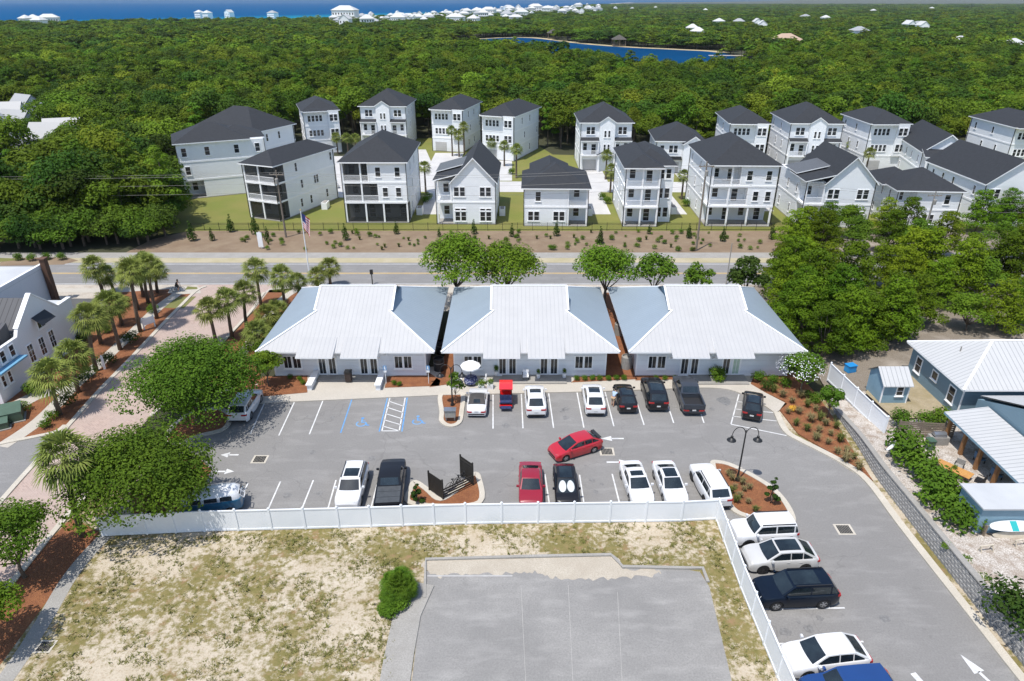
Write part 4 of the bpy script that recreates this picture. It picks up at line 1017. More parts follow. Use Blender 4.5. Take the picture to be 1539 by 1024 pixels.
def shore_dist(x, y):
    best = 1e9
    for i in range(len(SH)-1):
        (ax, ay), (bx, by) = SH[i], SH[i+1]; L2 = (bx-ax)**2+(by-ay)**2
        t = max(0, min(1, ((x-ax)*(bx-ax)+(y-ay)*(by-ay))/L2)); dx, dy = x-ax-t*(bx-ax), y-ay-t*(by-ay)
        d = math.hypot(dx, dy)
        if d < best: best = d; side = (bx-ax)*(y-ay)-(by-ay)*(x-ax)
    return best if side < 0 else -best
r_ = random.Random(3); near = []; far = []
LK = [(p.x, p.y) for p in LAKE]
y = 98.0
while y < 5200:
    sp = 5.6 if y < 300 else 5.6+(y-300)*.0115
    hw = .79*y+28; x = -hw
    while x < hw:
        tx, ty = x+r_.uniform(-.42,.42)*sp, y+r_.uniform(-.42,.42)*sp; x += sp
        if in_clear(tx, ty): continue
        if ty > 330 and (inside(LK, tx, ty) or inside(LK, tx, ty+10) or inside(LK, tx, ty-7)): continue
        if shore_dist(tx, ty) < 75: continue
        if r_.random() < .05 or (ty > 200 and noise.noise(Vector((tx*.02, ty*.02, 7))) > .46): continue
        (near if ty < 230 else far).append((tx, ty, sp))
    y += sp
near.sort(key=lambda p: p[1])
indiv = near[:248]
far += near[248:]
for i, (x, y, sp) in enumerate(indiv):
    o = link('wood_tree', WOOD[r_.randrange(8)] if y > 104 else LOW[i % 2], None, (x, y, 0), r_.uniform(0,6.28)); s = r_.uniform(.7,1.22); o.scale = (s*1.05, s*1.05, s*r_.uniform(.9,1.15))
    if x < -40 : tag(o, 'dense green tree in the wood at the left, beyond the main road', 'tree', 'trees of the left wood')
    else: tag(o, 'green tree in the wood standing behind the back row of white houses', 'tree', 'trees behind the back row')
EDGE = [(-20,376),(8,377),(35,374),(62,375),(88,373),(112,374),(136,372),(160,371),(184,369),(206,366),(226,360),(20,362),(50,360),(80,360),(110,358),(140,357),(170,355),(200,350),(228,345),(245,338),(130,343),(160,340),(190,336),(218,330),(240,320),(100,345),(65,346),(30,346)]
for i, (a_, c_) in enumerate(EDGE):
    p = P(a_+r_.uniform(-6,6), c_+r_.uniform(-2,2)); low = i < 11
    for k in (1,0) if not low else (1,):
        o = link('wood_tree', LOW[i % 2] if k else WOOD[(0,2,3,5,4,6)[i % 6]], None, (p.x+k*1.5, max(98.6,p.y)+k, 0), r_.uniform(0,6.28)); s = r_.uniform(.85,1.1); o.scale = (s, s, s*r_.uniform(.9,1.1))
        tag(o, 'dense green tree in the wood at the left, beyond the main road', 'tree', 'trees of the left wood')
me = bpy.data.meshes.new('far_wood'); me.from_pydata([(x,y,0) for x,y,_ in far], [], [])
at = me.attributes.new('sc', 'FLOAT_VECTOR', 'POINT'); vv = []
for _, y, sp in far:
    s = r_.choice((.6,.75,.9,1.05,1.25,1.5))*r_.uniform(.88,1.12); k = max(1, sp/6.0); vv += [s*k, s*k, r_.uniform(.62,.8)+.3*s if y < 500 else r_.uniform(.55,.98)]
at.data.foreach_set('vector', vv)
at = me.attributes.new('rz', 'FLOAT', 'POINT'); at.data.foreach_set('value', [r_.uniform(0,6.28) for _ in far])
at = me.attributes.new('kd', 'INT', 'POINT'); at.data.foreach_set('value', [(r_.randrange(4) if y < 420 else 4+r_.randrange(4)) for _,y,_ in far])
fw_ = bpy.data.objects.new('far_wood', me); COL.objects.link(fw_)
tag(fw_, 'endless dark green wood reaching from behind the houses to the horizon', 'wood', kind='stuff')
ng = bpy.data.node_groups.new('scatter_wood', 'GeometryNodeTree')
ng.interface.new_socket('Geometry', in_out='INPUT', socket_type='NodeSocketGeometry'); ng.interface.new_socket('Geometry', in_out='OUTPUT', socket_type='NodeSocketGeometry')
gi = ng.nodes.new('NodeGroupInput'); go = ng.nodes.new('NodeGroupOutput'); jn = ng.nodes.new('GeometryNodeJoinGeometry')
def attr(n, ty):
    a = ng.nodes.new('GeometryNodeInputNamedAttribute'); a.data_type = ty; a.inputs['Name'].default_value = n; return [s for s in a.outputs if s.enabled and s.name == 'Attribute'][0]
kd = attr('kd', 'INT'); sc_ = attr('sc', 'FLOAT_VECTOR'); rz_ = attr('rz', 'FLOAT')
cx = ng.nodes.new('ShaderNodeCombineXYZ'); ng.links.new(rz_, cx.inputs[2])
for k, mm in enumerate([WOOD[0], WOOD[4], WOOD[6], WOOD[2]]+FAR):
    src = bpy.data.objects.new('wood_tree_source', mm)
    oi = ng.nodes.new('GeometryNodeObjectInfo'); oi.inputs['Object'].default_value = src; oi.inputs['As Instance'].default_value = True
    cmp_ = ng.nodes.new('FunctionNodeCompare'); cmp_.data_type = 'INT'; cmp_.operation = 'EQUAL'
    ii = [s for s in cmp_.inputs if s.enabled]; ng.links.new(kd, ii[0]); ii[1].default_value = k
    ip = ng.nodes.new('GeometryNodeInstanceOnPoints')
    ng.links.new(gi.outputs[0], ip.inputs['Points']); ng.links.new(cmp_.outputs[0], ip.inputs['Selection']); ng.links.new(oi.outputs['Geometry'], ip.inputs['Instance'])
    ng.links.new(cx.outputs[0], ip.inputs['Rotation']); ng.links.new(sc_, ip.inputs['Scale']); ng.links.new(ip.outputs[0], jn.inputs[0])
ng.links.new(jn.outputs[0], go.inputs[0])
md = fw_.modifiers.new('scatter', 'NODES'); md.node_group = ng
print('wood', len(indiv), len(far))
for s_ in PINE+OAKS:
    for ch in list(s_.children): bpy.data.objects.remove(ch)
    bpy.data.objects.remove(s_)
# ------------------------------------------------------------------ vehicles (local x = forward)
def lerp(a, b, t): return a+(b-a)*t
def interp(tab, x):
    if x <= tab[0][0]: return tab[0][1]
    for (x0,y0),(x1,y1) in zip(tab, tab[1:]):
        if x <= x1: return lerp(y0, y1, (x-x0)/(x1-x0))
    return tab[-1][1]
def wheel_meshes(r, wd, rimm):
    k = ('wheel', r, wd, rimm.name)
    if k not in MESH:
        b = MB(); b.lathe([(r*.62,-wd/2),(r*.93,-wd/2),(r,-wd*.32),(r,wd*.32),(r*.93,wd/2),(r*.62,wd/2)], 22)
        m = MB(); m.lathe([(r*.62,-wd*.3),(r*.62,wd*.47),(r*.56,wd*.47)], 20)
        for i in range(5):
            a = i*2*math.pi/5; c, s = math.cos(a), math.sin(a); w0, w1 = r*.10, r*.16
            m.poly([(c*r*.1-s*w0, s*r*.1+c*w0, wd*.46),(c*r*.1+s*w0, s*r*.1-c*w0, wd*.46),(c*r*.6+s*w1, s*r*.6-c*w1, wd*.44),(c*r*.6-s*w1, s*r*.6+c*w1, wd*.44)][::-1])
        m.lathe([(r*.16,wd*.47),(.001,wd*.48)], 10)
        d = MB(); d.lathe([(r*.6,wd*.28),(.001,wd*.28)], 16)
        R90 = Matrix.Rotation(R(-90), 4, 'X')
        MESH[k] = (b.xf(R90).mesh('wheel', MT['tyre'], 40), m.xf(R90).mesh('rim', rimm, 40), d.xf(R90).mesh('brake_disc', MT['plastic']))
    return MESH[k]
SPEC = {   # length, width, height, belt, wheel radius, front axle, rear axle, hood line, greenhouse (base front, roof front, roof rear, base rear), clearance
 'sedan': dict(L=4.75, W=1.84, H=1.45, belt=.94, r=.335, fx=1.42, rx=-1.40, top=[(-2.38,.82),(-2.30,.98),(-1.75,1.05),(-1.2,1.0),(.95,.98),(1.7,.88),(2.2,.76),(2.38,.60)], g=(1.15,.25,-.85,-1.80), clr=.21),
 'hatch': dict(L=4.45, W=1.78, H=1.50, belt=.97, r=.32, fx=1.35, rx=-1.35, top=[(-2.22,.85),(-2.12,1.05),(-1.7,1.06),(1.05,.98),(1.7,.86),(2.1,.72),(2.22,.56)], g=(1.35,.15,-1.25,-2.12), clr=.2),
 'suv': dict(L=4.75, W=1.92, H=1.70, belt=1.10, r=.37, fx=1.42, rx=-1.42, top=[(-2.37,.95),(-2.28,1.12),(1.0,1.10),(1.75,1.02),(2.22,.92),(2.37,.72)], g=(1.15,.45,-1.75,-2.28), clr=.25),
 'crossover': dict(L=4.72, W=1.92, H=1.63, belt=1.06, r=.375, fx=1.42, rx=-1.40, top=[(-2.36,.90),(-2.26,1.08),(-1.9,1.12),(1.0,1.05),(1.7,.97),(2.2,.84),(2.36,.64)], g=(1.2,.35,-1.25,-2.16), clr=.24),
 'boxy': dict(L=4.40, W=1.90, H=1.80, belt=1.14, r=.39, fx=1.32, rx=-1.34, top=[(-2.2,1.0),(-2.14,1.16),(1.0,1.15),(1.9,1.10),(2.14,1.0),(2.2,.8)], g=(.98,.55,-1.95,-2.14), clr=.28),
 'bigsuv': dict(L=5.0, W=1.98, H=1.78, belt=1.14, r=.39, fx=1.5, rx=-1.48, top=[(-2.5,1.0),(-2.42,1.16),(1.05,1.14),(1.9,1.07),(2.36,.96),(2.5,.72)], g=(1.2,.5,-1.95,-2.42), clr=.27),
 'roadster': dict(L=4.40, W=1.84, H=1.28, belt=.86, r=.335, fx=1.25, rx=-1.20, top=[(-2.2,.66),(-2.05,.86),(-1.4,.92),(.7,.88),(1.5,.78),(2.0,.66),(2.2,.5)], g=(.85,.1,-.55,-1.40), clr=.17),
 'pickup': dict(L=5.85, W=2.02, H=1.92, belt=1.25, r=.41, fx=1.85, rx=-1.78, top=[(-2.92,.78),(-.93,.78),(-.90,1.25),(1.25,1.22),(2.2,1.16),(2.75,1.06),(2.92,.8)], g=(1.4,.75,-.55,-.88), clr=.33),
}
def car(kind, pm, loc, head, label, group='cars parked in the lot', cat='car', name='parked_car', sunroof=None, roofmat=None, rimm=None, shade=False, rails=False, cover=False, softtop=False, spoiler=False, tail=True):
    S = SPEC[kind]; L, W, H, belt, r = S['L'], S['W'], S['H'], S['belt'], S['r']; rimm = rimm or MT['rim']
    t = thing(name, label, cat, (loc[0], loc[1], .02), head, group)
    top = S['top']; ar = r+.055
    xs = sorted(set([round(x,3) for x in [-L/2,-L/2+.03,-L/2+.12,-L/2+.3,L/2-.3,L/2-.12,L/2-.03,L/2, -.4,0,.4]+[p[0] for p in top]+[c+ar*k for c in (S['fx'],S['rx']) for k in (-1.001,-.999,-.92,-.7,-.35,0,.35,.7,.92,.999,1.001)]]))
    xs = [x for x in xs if -L/2 <= x <= L/2]
    sec = []
    for x in xs:
        u = abs(2*x/L); hw = W/2*(1-.16*max(0,(u-.72)/.28)**2.2); zt = interp(top, x)
        zb = S['clr']
        for c in (S['fx'], S['rx']):
            if abs(x-c) < ar: zb = max(zb, r+math.sqrt(max(0,ar*ar-(x-c)**2))*.98)
        if u > .93: zb += .1*(u-.93)/.07
        zm = min(zt-.12, max(zb+.02, .62)); zs = max(zt-.09, zm+.03)
        pts = [(hw*.97, zb), (hw, min(zm, max(zb+.01,.5))), (hw*.995, zs), (hw*.93, zt-.005), (hw*.55, zt+.025), (0, zt+.035)]
        sec.append([(x, -y, z) for y, z in pts]+[(x, y, z) for y, z in pts[-2::-1]])
    b = MB(); n = len(sec[0])
    for s_ in sec: b.v += s_
    for i in range(len(sec)-1):
        for j in range(n-1): b.f.append((i*n+j,(i+1)*n+j,(i+1)*n+j+1,i*n+j+1)); b.m.append(0)
    b.f.append(tuple(range(n))); b.f.append(tuple((len(sec)-1)*n+j for j in reversed(range(n)))); b.m += [0,0]
    # greenhouse shell
    xa, xb, xc, xd = S['g']; wb, wr = W/2*.93, W/2*(.74 if kind not in ('boxy','suv','bigsuv','pickup') else .79)
    za, zd = interp(top, xa)-.02, interp(top, xd)-.02; zr = H-.06
    def ws(u, v, o=0):
        bul = 1-(2*u-1)**2
        return (lerp(xa,xb,v)+.10*bul*(1-v*.6)+o*.6, (2*u-1)*lerp(wb*.97,wr,v), lerp(za,zr,v)+.035*bul*v+o*.8)
    def rg(u, v, o=0):
        bul = 1-(2*u-1)**2
        return (lerp(xd,xc,v)-.06*bul*(1-v*.6)-o*.6, (2*u-1)*lerp(wb*.95,wr,v), lerp(zd,zr,v)+.035*bul*v+o*.8)
    def rf(u, v, o=0):
        bul = 1-(2*u-1)**2; arch = 4*v*(1-v)
        x = lerp(xb,xc,v)+(.10*.4*bul*(1-v))-.06*.4*bul*v
        return (x, (2*u-1)*wr, zr+.035*bul+.03*arch+o)
    def patch(bb, fn, u0, u1, v0, v1, nu=6, nv=3, o=0, flip=False, m=0):
        k = len(bb.v)
        for j in range(nv+1):
            for i in range(nu+1): bb.v.append(fn(lerp(u0,u1,i/nu), lerp(v0,v1,j/nv), o))
        for j in range(nv):
            for i in range(nu):
                q = (k+j*(nu+1)+i, k+j*(nu+1)+i+1, k+(j+1)*(nu+1)+i+1, k+(j+1)*(nu+1)+i); bb.f.append(q[::-1] if flip else q); bb.m.append(m)
    rb = MB() if (softtop or roofmat) else b
    patch(b, ws, 0, 1, 0, 1); patch(rb, rg, 0, 1, 0, 1, flip=True); patch(rb, rf, 0, 1, 0, 1, nv=6)
    def ztop(x):
        if x > xb: return lerp(zr, za, (x-xb)/(xa-xb))
        if x < xc: return lerp(zr, zd, (xc-x)/(xc-xd))
        return zr+.03*4*((xb-x)/(xb-xc))*(1-(xb-x)/(xb-xc))
    def ylow(x): return wb*.97 if x > xb else (wb*.95 if x < xc else lerp(wb*.97, wb*.95, (xb-x)/(xb-xc)))
    def side(x, z, sg, o=0):
        z0 = lerp(zd, za, (x-xd)/(xa-xd)); f = min(1,max(0,(z-z0)/max(.05, zr-z0)))
        return (x, sg*(lerp(ylow(x), wr, f)+o), z+o*.3)
    gx = [xa]+[lerp(xa,xb,k/3) for k in (1,2,3)]+[lerp(xb,xc,k/6) for k in range(1,7)]+[lerp(xc,xd,k/3) for k in (1,2,3)]
    for sg in (-1, 1):
        for i in range(len(gx)-1):
            x0, x1 = gx[i], gx[i+1]; l0 = lerp(zd,za,(x0-xd)/(xa-xd)); l1 = lerp(zd,za,(x1-xd)/(xa-xd))
            q = [side(x0,l0,sg), side(x1,l1,sg), side(x1,ztop(x1),sg), side(x0,ztop(x0),sg)]
            b.poly(q if sg > 0 else q[::-1])
    b.build('body', pm, t, smooth=38)
    if rb is not b: rb.build('soft_top' if softtop else 'roof', roofmat or MT['softtop'], t, smooth=38)
    g = MB(); patch(g, ws, .06, .94, .07, .93, o=.012); g.build('windscreen', MT['carglass'], t, smooth=1)
    g = MB(); patch(g, rg, .10 if not softtop else .3, .90 if not softtop else .7, .16 if not softtop else .3, .9 if not softtop else .75, o=.012, flip=True); g.build('rear_window', MT['carglass'], t, smooth=1)
    if shade:
        g = MB(); 
        for c in (.29,.71):
            g.poly([ws(c+.19*math.cos(a), .47+.36*math.sin(a), .022) for a in [k*math.pi/8 for k in range(16)]])
        g.build('sun_shade', MT['shade_foil'], t)
    if sunroof:
        g = MB(); patch(g, rf, .14, .86, sunroof[0], sunroof[1], nv=4, o=.012); g.build('sunroof', MT['carglass'], t, smooth=1)
    # side windows
    cut = [(xb+(xa-xb)*.62, lerp(xb,xc,.42)), (lerp(xb,xc,.46), lerp(xb,xc,.93) if kind != 'pickup' else xc)]
    if kind in ('suv','bigsuv','boxy','crossover','hatch'): cut.append((lerp(xb,xc,.97), lerp(xc,xd,.62)))
    if kind == 'roadster': cut = [(xb+(xa-xb)*.6, lerp(xb,xc,.95))]
    for sg in (-1, 1):
        for x0, x1 in cut:
            xx = [lerp(x0,x1,k/4) for k in range(5)]
            lo = [side(x, lerp(zd,za,(x-xd)/(xa-xd))+.06, sg, .012) for x in xx]
            hi = [side(x, max(lerp(zd,za,(x-xd)/(xa-xd))+.07, ztop(x)-.065), sg, .012) for x in xx]
            g = MB(); p = lo+hi[::-1]; g.poly(p if sg < 0 else p[::-1]); g.build('side_window', MT['carglass'], t)
        m = MB(); mx, mz = xb+(xa-xb)*.66, za+.06
        m.raw([(mx+.09,sg*W*.49,mz),(mx-.09,sg*W*.49,mz),(mx-.07,sg*(W*.49+.2),mz+.02),(mx+.06,sg*(W*.49+.2),mz+.02),(mx+.07,sg*W*.49,mz+.14),(mx-.07,sg*W*.49,mz+.14),(mx-.06,sg*(W*.49+.19),mz+.15),(mx+.04,sg*(W*.49+.19),mz+.15)],
              [(0,1,2,3),(4,5,6,7),(0,1,5,4),(1,2,6,5),(2,3,7,6),(3,0,4,7)]); m.build('mirror', pm, t)
        for hx in ([lerp(xb,xc,.33), lerp(xb,xc,.85)] if kind != 'roadster' else [lerp(xb,xc,.7)]):
            m = MB(); m.box(hx-.1, hx+.1, sg*W/2*.997-.02, sg*W/2*.997+.02, belt-.14, belt-.105); m.build('door_handle', pm, t)
        if rails:
            m = MB(); m.beam((xb-.1,sg*wr*.92,H+.02),(xc+.1,sg*wr*.92,H+.02),.05,.05); m.build('roof_rail', MT['plastic'], t)
        # lamps
        zf = interp(top, L/2-.1)
        m = MB(); hl = [(L/2-.34,sg*W*.452,zf+.02),(L/2-.075,sg*W*.405,zf-.10),(L/2-.045,sg*W*.26,zf-.10),(L/2-.13,sg*W*.29,zf+.035),(L/2-.3,sg*W*.38,zf+.085)]
        hl = [(x+.012,y*1.02,z+.012) for x,y,z in hl]; m.poly(hl if sg > 0 else hl[::-1]); m.build('headlight', MT['lamp_clear'], t)
        zt = interp(top, -L/2+.08)
        m = MB(); m.box(-L/2-.012, -L/2+.05, min(sg*W*.22,sg*W*.41), max(sg*W*.22,sg*W*.41), zt-.2, zt-.06); m.box(-L/2+.02, -L/2+.2, min(sg*W*.41,sg*W*.463), max(sg*W*.41,sg*W*.463), zt-.2, zt-.06); m.build('tail_light', MT['lamp_red'], t)
        for wx in (S['fx'], S['rx']):
            wm, rm, dm = wheel_meshes(r, .24, rimm)
            o = link('wheel', wm, t, (wx, sg*(W/2-.135), r), 0 if sg > 0 else math.pi); link('rim', rm, o); link('brake_disc', dm, o)
    m = MB(); m.box(-L/2+.15, L/2-.15, -W*.36, W*.36, S['clr']-.04, .62); m.build('underbody', MT['plastic'], t)
    m = MB(); m.box(L/2-.04, L/2+.012, -W*.3, W*.3, .38, .52); m.build('grille', MT['plastic'], t)
    m = MB(); m.box(-L/2-.012, -L/2+.04, -W*.4, W*.4, .34, .46); m.build('rear_bumper', MT['plastic'], t)
    m = MB(); m.box(-L/2-.02, -L/2+.02, -.17, .17, .62, .75); m.build('number_plate', MT['plate'], t)
    if spoiler: m = MB(); m.box(xd-.02, xd+.28, -wr*.95, wr*.95, zr-.22, zr-.17); m.build('spoiler', MT['plastic'], t)
    if kind == 'pickup':
        for sg in (-1,1):
            m = MB(); y0, y1 = sg*W/2*.86, sg*W/2*.985; m.box(-L/2+.04, -.9, min(y0,y1), max(y0,y1), .76, 1.26); m.build('bed_side', pm, t)
        m = MB(); m.box(-L/2+.0, -L/2+.09, -W*.42, W*.42, .6, 1.25); m.build('tailgate', pm, t)
        m = MB(); m.box(-L/2+.1, -.95, -W*.42, W*.42, .80, .84); m.build('bed_floor', MT['plastic'], t)
        if cover:
            for k in range(3):
                x0 = -L/2+.1+k*.63; m = MB(); m.box(x0, x0+.6, -W*.43, W*.43, 1.27, 1.31); m.build('bed_cover_panel', MT['cover'], t)
    return t
MT['shade_foil'] = mat('shade_foil', (.42,.45,.45), (.55,.57,.56), 6, .5); MT['softtop'] = mat('soft_top', (.055,.05,.048), (.04,.037,.035), 3, .8); MT['cover'] = mat('bed_cover', (.06,.065,.07), (.045,.05,.055), 3, .6)
def park(kind, pm, near, far, label, toward_near=False, **kw):
    """near/far: ground pixels of the two ends; nose at the far end unless toward_near"""
    a, c = P(*near), P(*far); L = SPEC[kind]['L']; d = (c-a).normalized(); ctr = a+d*L/2
    hd = math.atan2(d.y, d.x)+(math.pi if toward_near else 0)
    return car(kind, pm, (ctr.x, ctr.y), hd, label, **kw)
W_, B_ = MT['p_white'], MT['p_black']
park('roadster', W_, (716,629), (720,590), 'white convertible with dark soft top beside the left lamp post island', softtop=True)
park('crossover', W_, (806,630), (802,588), 'white hatchback with dark sunroof right of the red-roofed cart', sunroof=(.1,.5))
park('crossover', W_, (895,628), (888,588), 'white crossover with black sunroof beside the person unloading', sunroof=(.02,.62), rimm=MT['darkrim'])
park('hatch', B_, (944,624), (933,585), 'black car with red tail lights beside the person unloading', sunroof=(.05,.9))
park('bigsuv', B_, (989,621), (975,578), 'large black SUV in front of the right shop windows', sunroof=(.1,.8))
park('pickup', MT['p_grey'], (1042,627), (1023,578), 'dark grey pickup truck with open bed in front of the right shop door')
park('hatch', B_, (1128,635), (1131,600), 'black car alone in the hatched bay at the bend', sunroof=(.0,.95))
park('suv', W_, (358,639), (381,602), 'white SUV half under the large live oak')
park('hatch', MT['p_red'], (829,690), (893,671), 'bright red hatchback driving across the middle of the car park', toward_near=True, name='driving_car', group='cars in the car park', spoiler=True)
park('suv', W_, (522,771), (538,716), 'white SUV with roof rails left of the black pickup', toward_near=True, sunroof=(.12,.55), rails=True)
park('pickup', B_, (584,778), (592,716), 'black pickup with covered bed backed to the fence', cover=True)
park('sedan', MT['p_darkred'], (798,768), (797,720), 'dark red sedan parked nose to the white fence', toward_near=True)
park('hatch', B_, (853,768), (847,718), 'black car with white sun shades in its windscreen', toward_near=True, sunroof=(.0,.95), shade=True)
park('sedan', W_, (967,766), (947,714), 'white sedan with square sunroof, left of another white sedan', toward_near=True, sunroof=(.1,.6))
park('sedan', W_, (1018,766), (998,718), 'white sedan with black glass roof near the right end of the row', toward_near=True, sunroof=(.0,.9))
park('suv', W_, (1082,769), (1056,722), 'white SUV with rails backed into the corner of the two fences', rails=True, rimm=MT['darkrim'])
park('boxy', W_, (1098,812), (1186,808), 'boxy white off-road car nearest the kerbed island', toward_near=True, rails=True, rimm=MT['darkrim'])
park('crossover', MT['p_silver'], (1117,849), (1214,845), 'silver crossover with panoramic roof along the slanting fence', toward_near=True, sunroof=(.02,.9), rimm=MT['darkrim'])
park('bigsuv', MT['p_navy'], (1133,902), (1245,897), 'big black SUV along the slanting fence', toward_near=True, sunroof=(.03,.7), rails=True)
park('crossover', W_, (1176,1004), (1291,992), 'white crossover near the bottom of the slanting fence', toward_near=True)
park('bigsuv', MT['p_blue'], (1205,1058), (1322,1048), 'deep blue SUV cut off by the bottom edge', toward_near=True)
car('hatch', B_, (-40.5,139.5), R(15), 'dark car on the drive between the left houses', group='cars among the houses')
car('hatch', MT['p_silver'], (-37.0,136.5), R(20), 'pale car beside the dark one between the left houses', group='cars among the houses')
# golf cart with red roof
c = P(760.5,606); t = thing('golf_cart', 'golf cart with bright red roof and navy rear seat between two white cars', 'golf cart', (c.x, c.y, .02), R(90), None)
b = MB(); b.box(-1.15,1.2,-.58,.58,.26,.42); b.box(.75,1.25,-.56,.56,.42,.85); b.box(-.5,.1,-.56,.56,.42,.68); b.build('body', MT['p_bright_red'], t)
b = MB(); b.box(-.55,.12,-.55,.55,.68,.8); b.box(-.62,-.5,-.55,.55,.8,1.2); b.build('front_seat', MT['seat_navy'] if 'seat_navy' in MT else MT.setdefault('seat_navy', mat('navy_seat', (.012,.02,.06), (.03,.045,.12), 5, .6)), t)
b = MB(); b.box(-1.1,-.64,-.55,.55,.6,.74); b.box(-.66,-.6,-.55,.55,.74,1.15); b.box(-1.6,-1.12,-.5,.5,.3,.38); b.build('rear_seat', MT['seat_navy'], t)
pts = [(-.75,-.62,1.86),(1.0,-.62,1.84),(1.0,.62,1.84),(-.75,.62,1.86)]
b = MB(); b.poly([(x,y,z+.08) for x,y,z in pts]); b.poly(pts[::-1]); [b.poly([pts[i],pts[(i+1)%4],(*pts[(i+1)%4][:2],pts[(i+1)%4][2]+.08),(*pts[i][:2],pts[i][2]+.08)]) for i in range(4)]; b.build('roof', MT['p_bright_red'], t)
for x, xx in ((.95,1.1),(-.62,-.6)):
    for sg in (-1,1): b = MB(); b.tube([(xx,sg*.54,.5),(x,sg*.54,1.85)], .025, 6); b.build('roof_post', MT['black'], t)
b = MB(); b.poly([(1.1,-.5,.85),(1.1,.5,.85),(.97,.5,1.75),(.97,-.5,1.75)]); b.build('windscreen', MT['carglass'], t)
b = MB(); b.lathe([(.16,0),(.18,.015),(.2,0)], 14); o = b.build('steering_wheel', MT['black'], t, (.62,.25,1.0)); o.rotation_euler = (0,R(-40),0)
for x in (.8,-.8):
    for sg in (-1,1):
        wm, rm, dm = wheel_meshes(.25,.2,MT['rim']); o = link('wheel', wm, t, (x, sg*.5, .25), 0 if sg > 0 else math.pi); link('rim', rm, o)
for sg in (-1,1): b = MB(); b.box(1.22,1.27,sg*.4-.08,sg*.4+.08,.6,.72); b.build('headlight', MT['lamp_clear'], t)
# vintage camper van under the oak
c = P(322,768); t = thing('camper_van', 'rounded blue and white vintage camper under the oak at the left fence', 'camper van', (c.x, c.y+.2, .02), R(12), None)
b = MB(); prof = [(-2.0,.4),(-2.12,.8),(-2.08,1.15),(2.0,1.15),(2.15,.8),(2.05,.4)]
def shell(b, st, m=0, flip=False):
    n = len(st[0]); k = len(b.v)
    for s_ in st: b.v += s_
    for i in range(len(st)-1):
        for j in range(n-1): b.f.append((k+i*n+j,k+(i+1)*n+j,k+(i+1)*n+j+1,k+i*n+j+1)); b.m.append(m)
def bus_sec(x, z0, z1, hw, n=9, top=True):
    if not top: return [(x,-hw*.96,z0),(x,-hw,lerp(z0,z1,.5)),(x,-hw,z1)]+[(x,hw,z1),(x,hw,lerp(z0,z1,.5)),(x,hw*.96,z0)]
    return [(x, -hw*math.cos(a), z0+(z1-z0)*math.sin(a)**.7 if a else z0) for a in [math.pi*k/(n-1) for k in range(n)]]
st = [bus_sec(x, .38, 1.2, hw, top=False) for x, hw in ((-2.1,.55),(-2.05,.74),(-1.8,.86),(0,.88),(1.75,.86),(2.05,.74),(2.12,.5))]
shell(b, st); b.f.append(tuple(range(6))); b.m.append(0); b.f.append(tuple(6*6+j for j in reversed(range(6)))); b.m.append(0); b.build('body', MT['camper_blue'] if 'camper_blue' in MT else MT.setdefault('camper_blue', paint('camper_blue', (.02,.13,.24))), t, smooth=40)
b = MB(); st = [bus_sec(x, 1.205, zt, hw) for x, hw, zt in ((-2.08,.5,1.3),(-1.98,.72,1.62),(-1.7,.82,1.9),(-.8,.86,2.02),(.8,.86,2.02),(1.6,.82,1.92),(1.95,.74,1.65),(2.1,.5,1.3))]
shell(b, st); b.build('roof', W_, t, smooth=50)
for x0, x1 in ((-1.5,-.6),(-.4,.5),(.7,1.5)):
    for sg in (-1,1): b = MB(); q = [(x0,sg*.872,1.24),(x1,sg*.872,1.24),(x1,sg*.80,1.58),(x0,sg*.80,1.58)]; b.poly(q if sg < 0 else q[::-1]); b.build('side_window', MT['carglass'], t)
b = MB(); b.poly([(2.1,-.55,1.22),(2.1,.55,1.22),(1.99,.55,1.58),(1.99,-.55,1.58)]); b.build('windscreen', MT['carglass'], t)
b = MB()
for p, q in (((2.0,-.75,1.7),(2.35,-.75,1.3)),((2.35,-.75,1.3),(2.35,-.2,1.3)),((2.0,-.2,1.7),(2.35,-.2,1.3)),((2.0,-.75,1.7),(2.0,-.2,1.7))): b.beam(p,q,.05,.05)
b.build('hatch_frame', W_, t)
for x in (1.25,-1.25):
    for sg in (-1,1):
        wm, rm, dm = wheel_meshes(.32,.2,MT['rim']); o = link('wheel', wm, t, (x, sg*.78, .32), 0 if sg > 0 else math.pi); link('rim', rm, o)
# ------------------------------------------------------------------ fences and walls
def vinyl_fence(label, pts, h=1.85, step=2.42, group=None, z=0, parent_name='vinyl_fence'):
    pts = [Vector((p[0],p[1],0)) for p in pts]; o = pts[0].copy()
    t = thing(parent_name, label, 'fence', (o.x,o.y,z), 0, group)
    seg = [(pts[i+1]-pts[i]).length for i in range(len(pts)-1)]
    stops = []
    for i, s_ in enumerate(seg):
        n = max(1, round(s_/step))
        for k in range(n): stops.append(pts[i].lerp(pts[i+1], k/n)-o)
    stops.append(pts[-1]-o)
    pm = MB(); pm.box(-.065,.065,-.065,.065,0,h+.08); pm.lathe([(.1,h+.08),(.1,h+.12),(.001,h+.2)], 4)
    pm = pm.mesh('post', MT['vinyl'])
    for p in stops: link('post', pm, t, (p.x,p.y,0))
    for a, c in zip(stops, stops[1:]):
        d = c-a; L = d.length; ang = math.atan2(d.y,d.x)
        b = MB(); b.box(.06,L-.06,-.018,.018,.1,h-.06); b.box(.06,L-.06,-.045,.045,h-.1,h); b.box(.06,L-.06,-.045,.045,.05,.2)
        for k in range(1,int(L/.2)): b.box(.06+k*.2-.004,.06+k*.2+.004,-.021,.021,.2,h-.1)
        b.build('panel', MT['vinyl'], t, (a.x,a.y,0), ang)
    return t
MT['vinyl'] = mat('white_vinyl', (.78,.80,.825), (.74,.76,.785), .5, .35)
corner = P(1076,781)
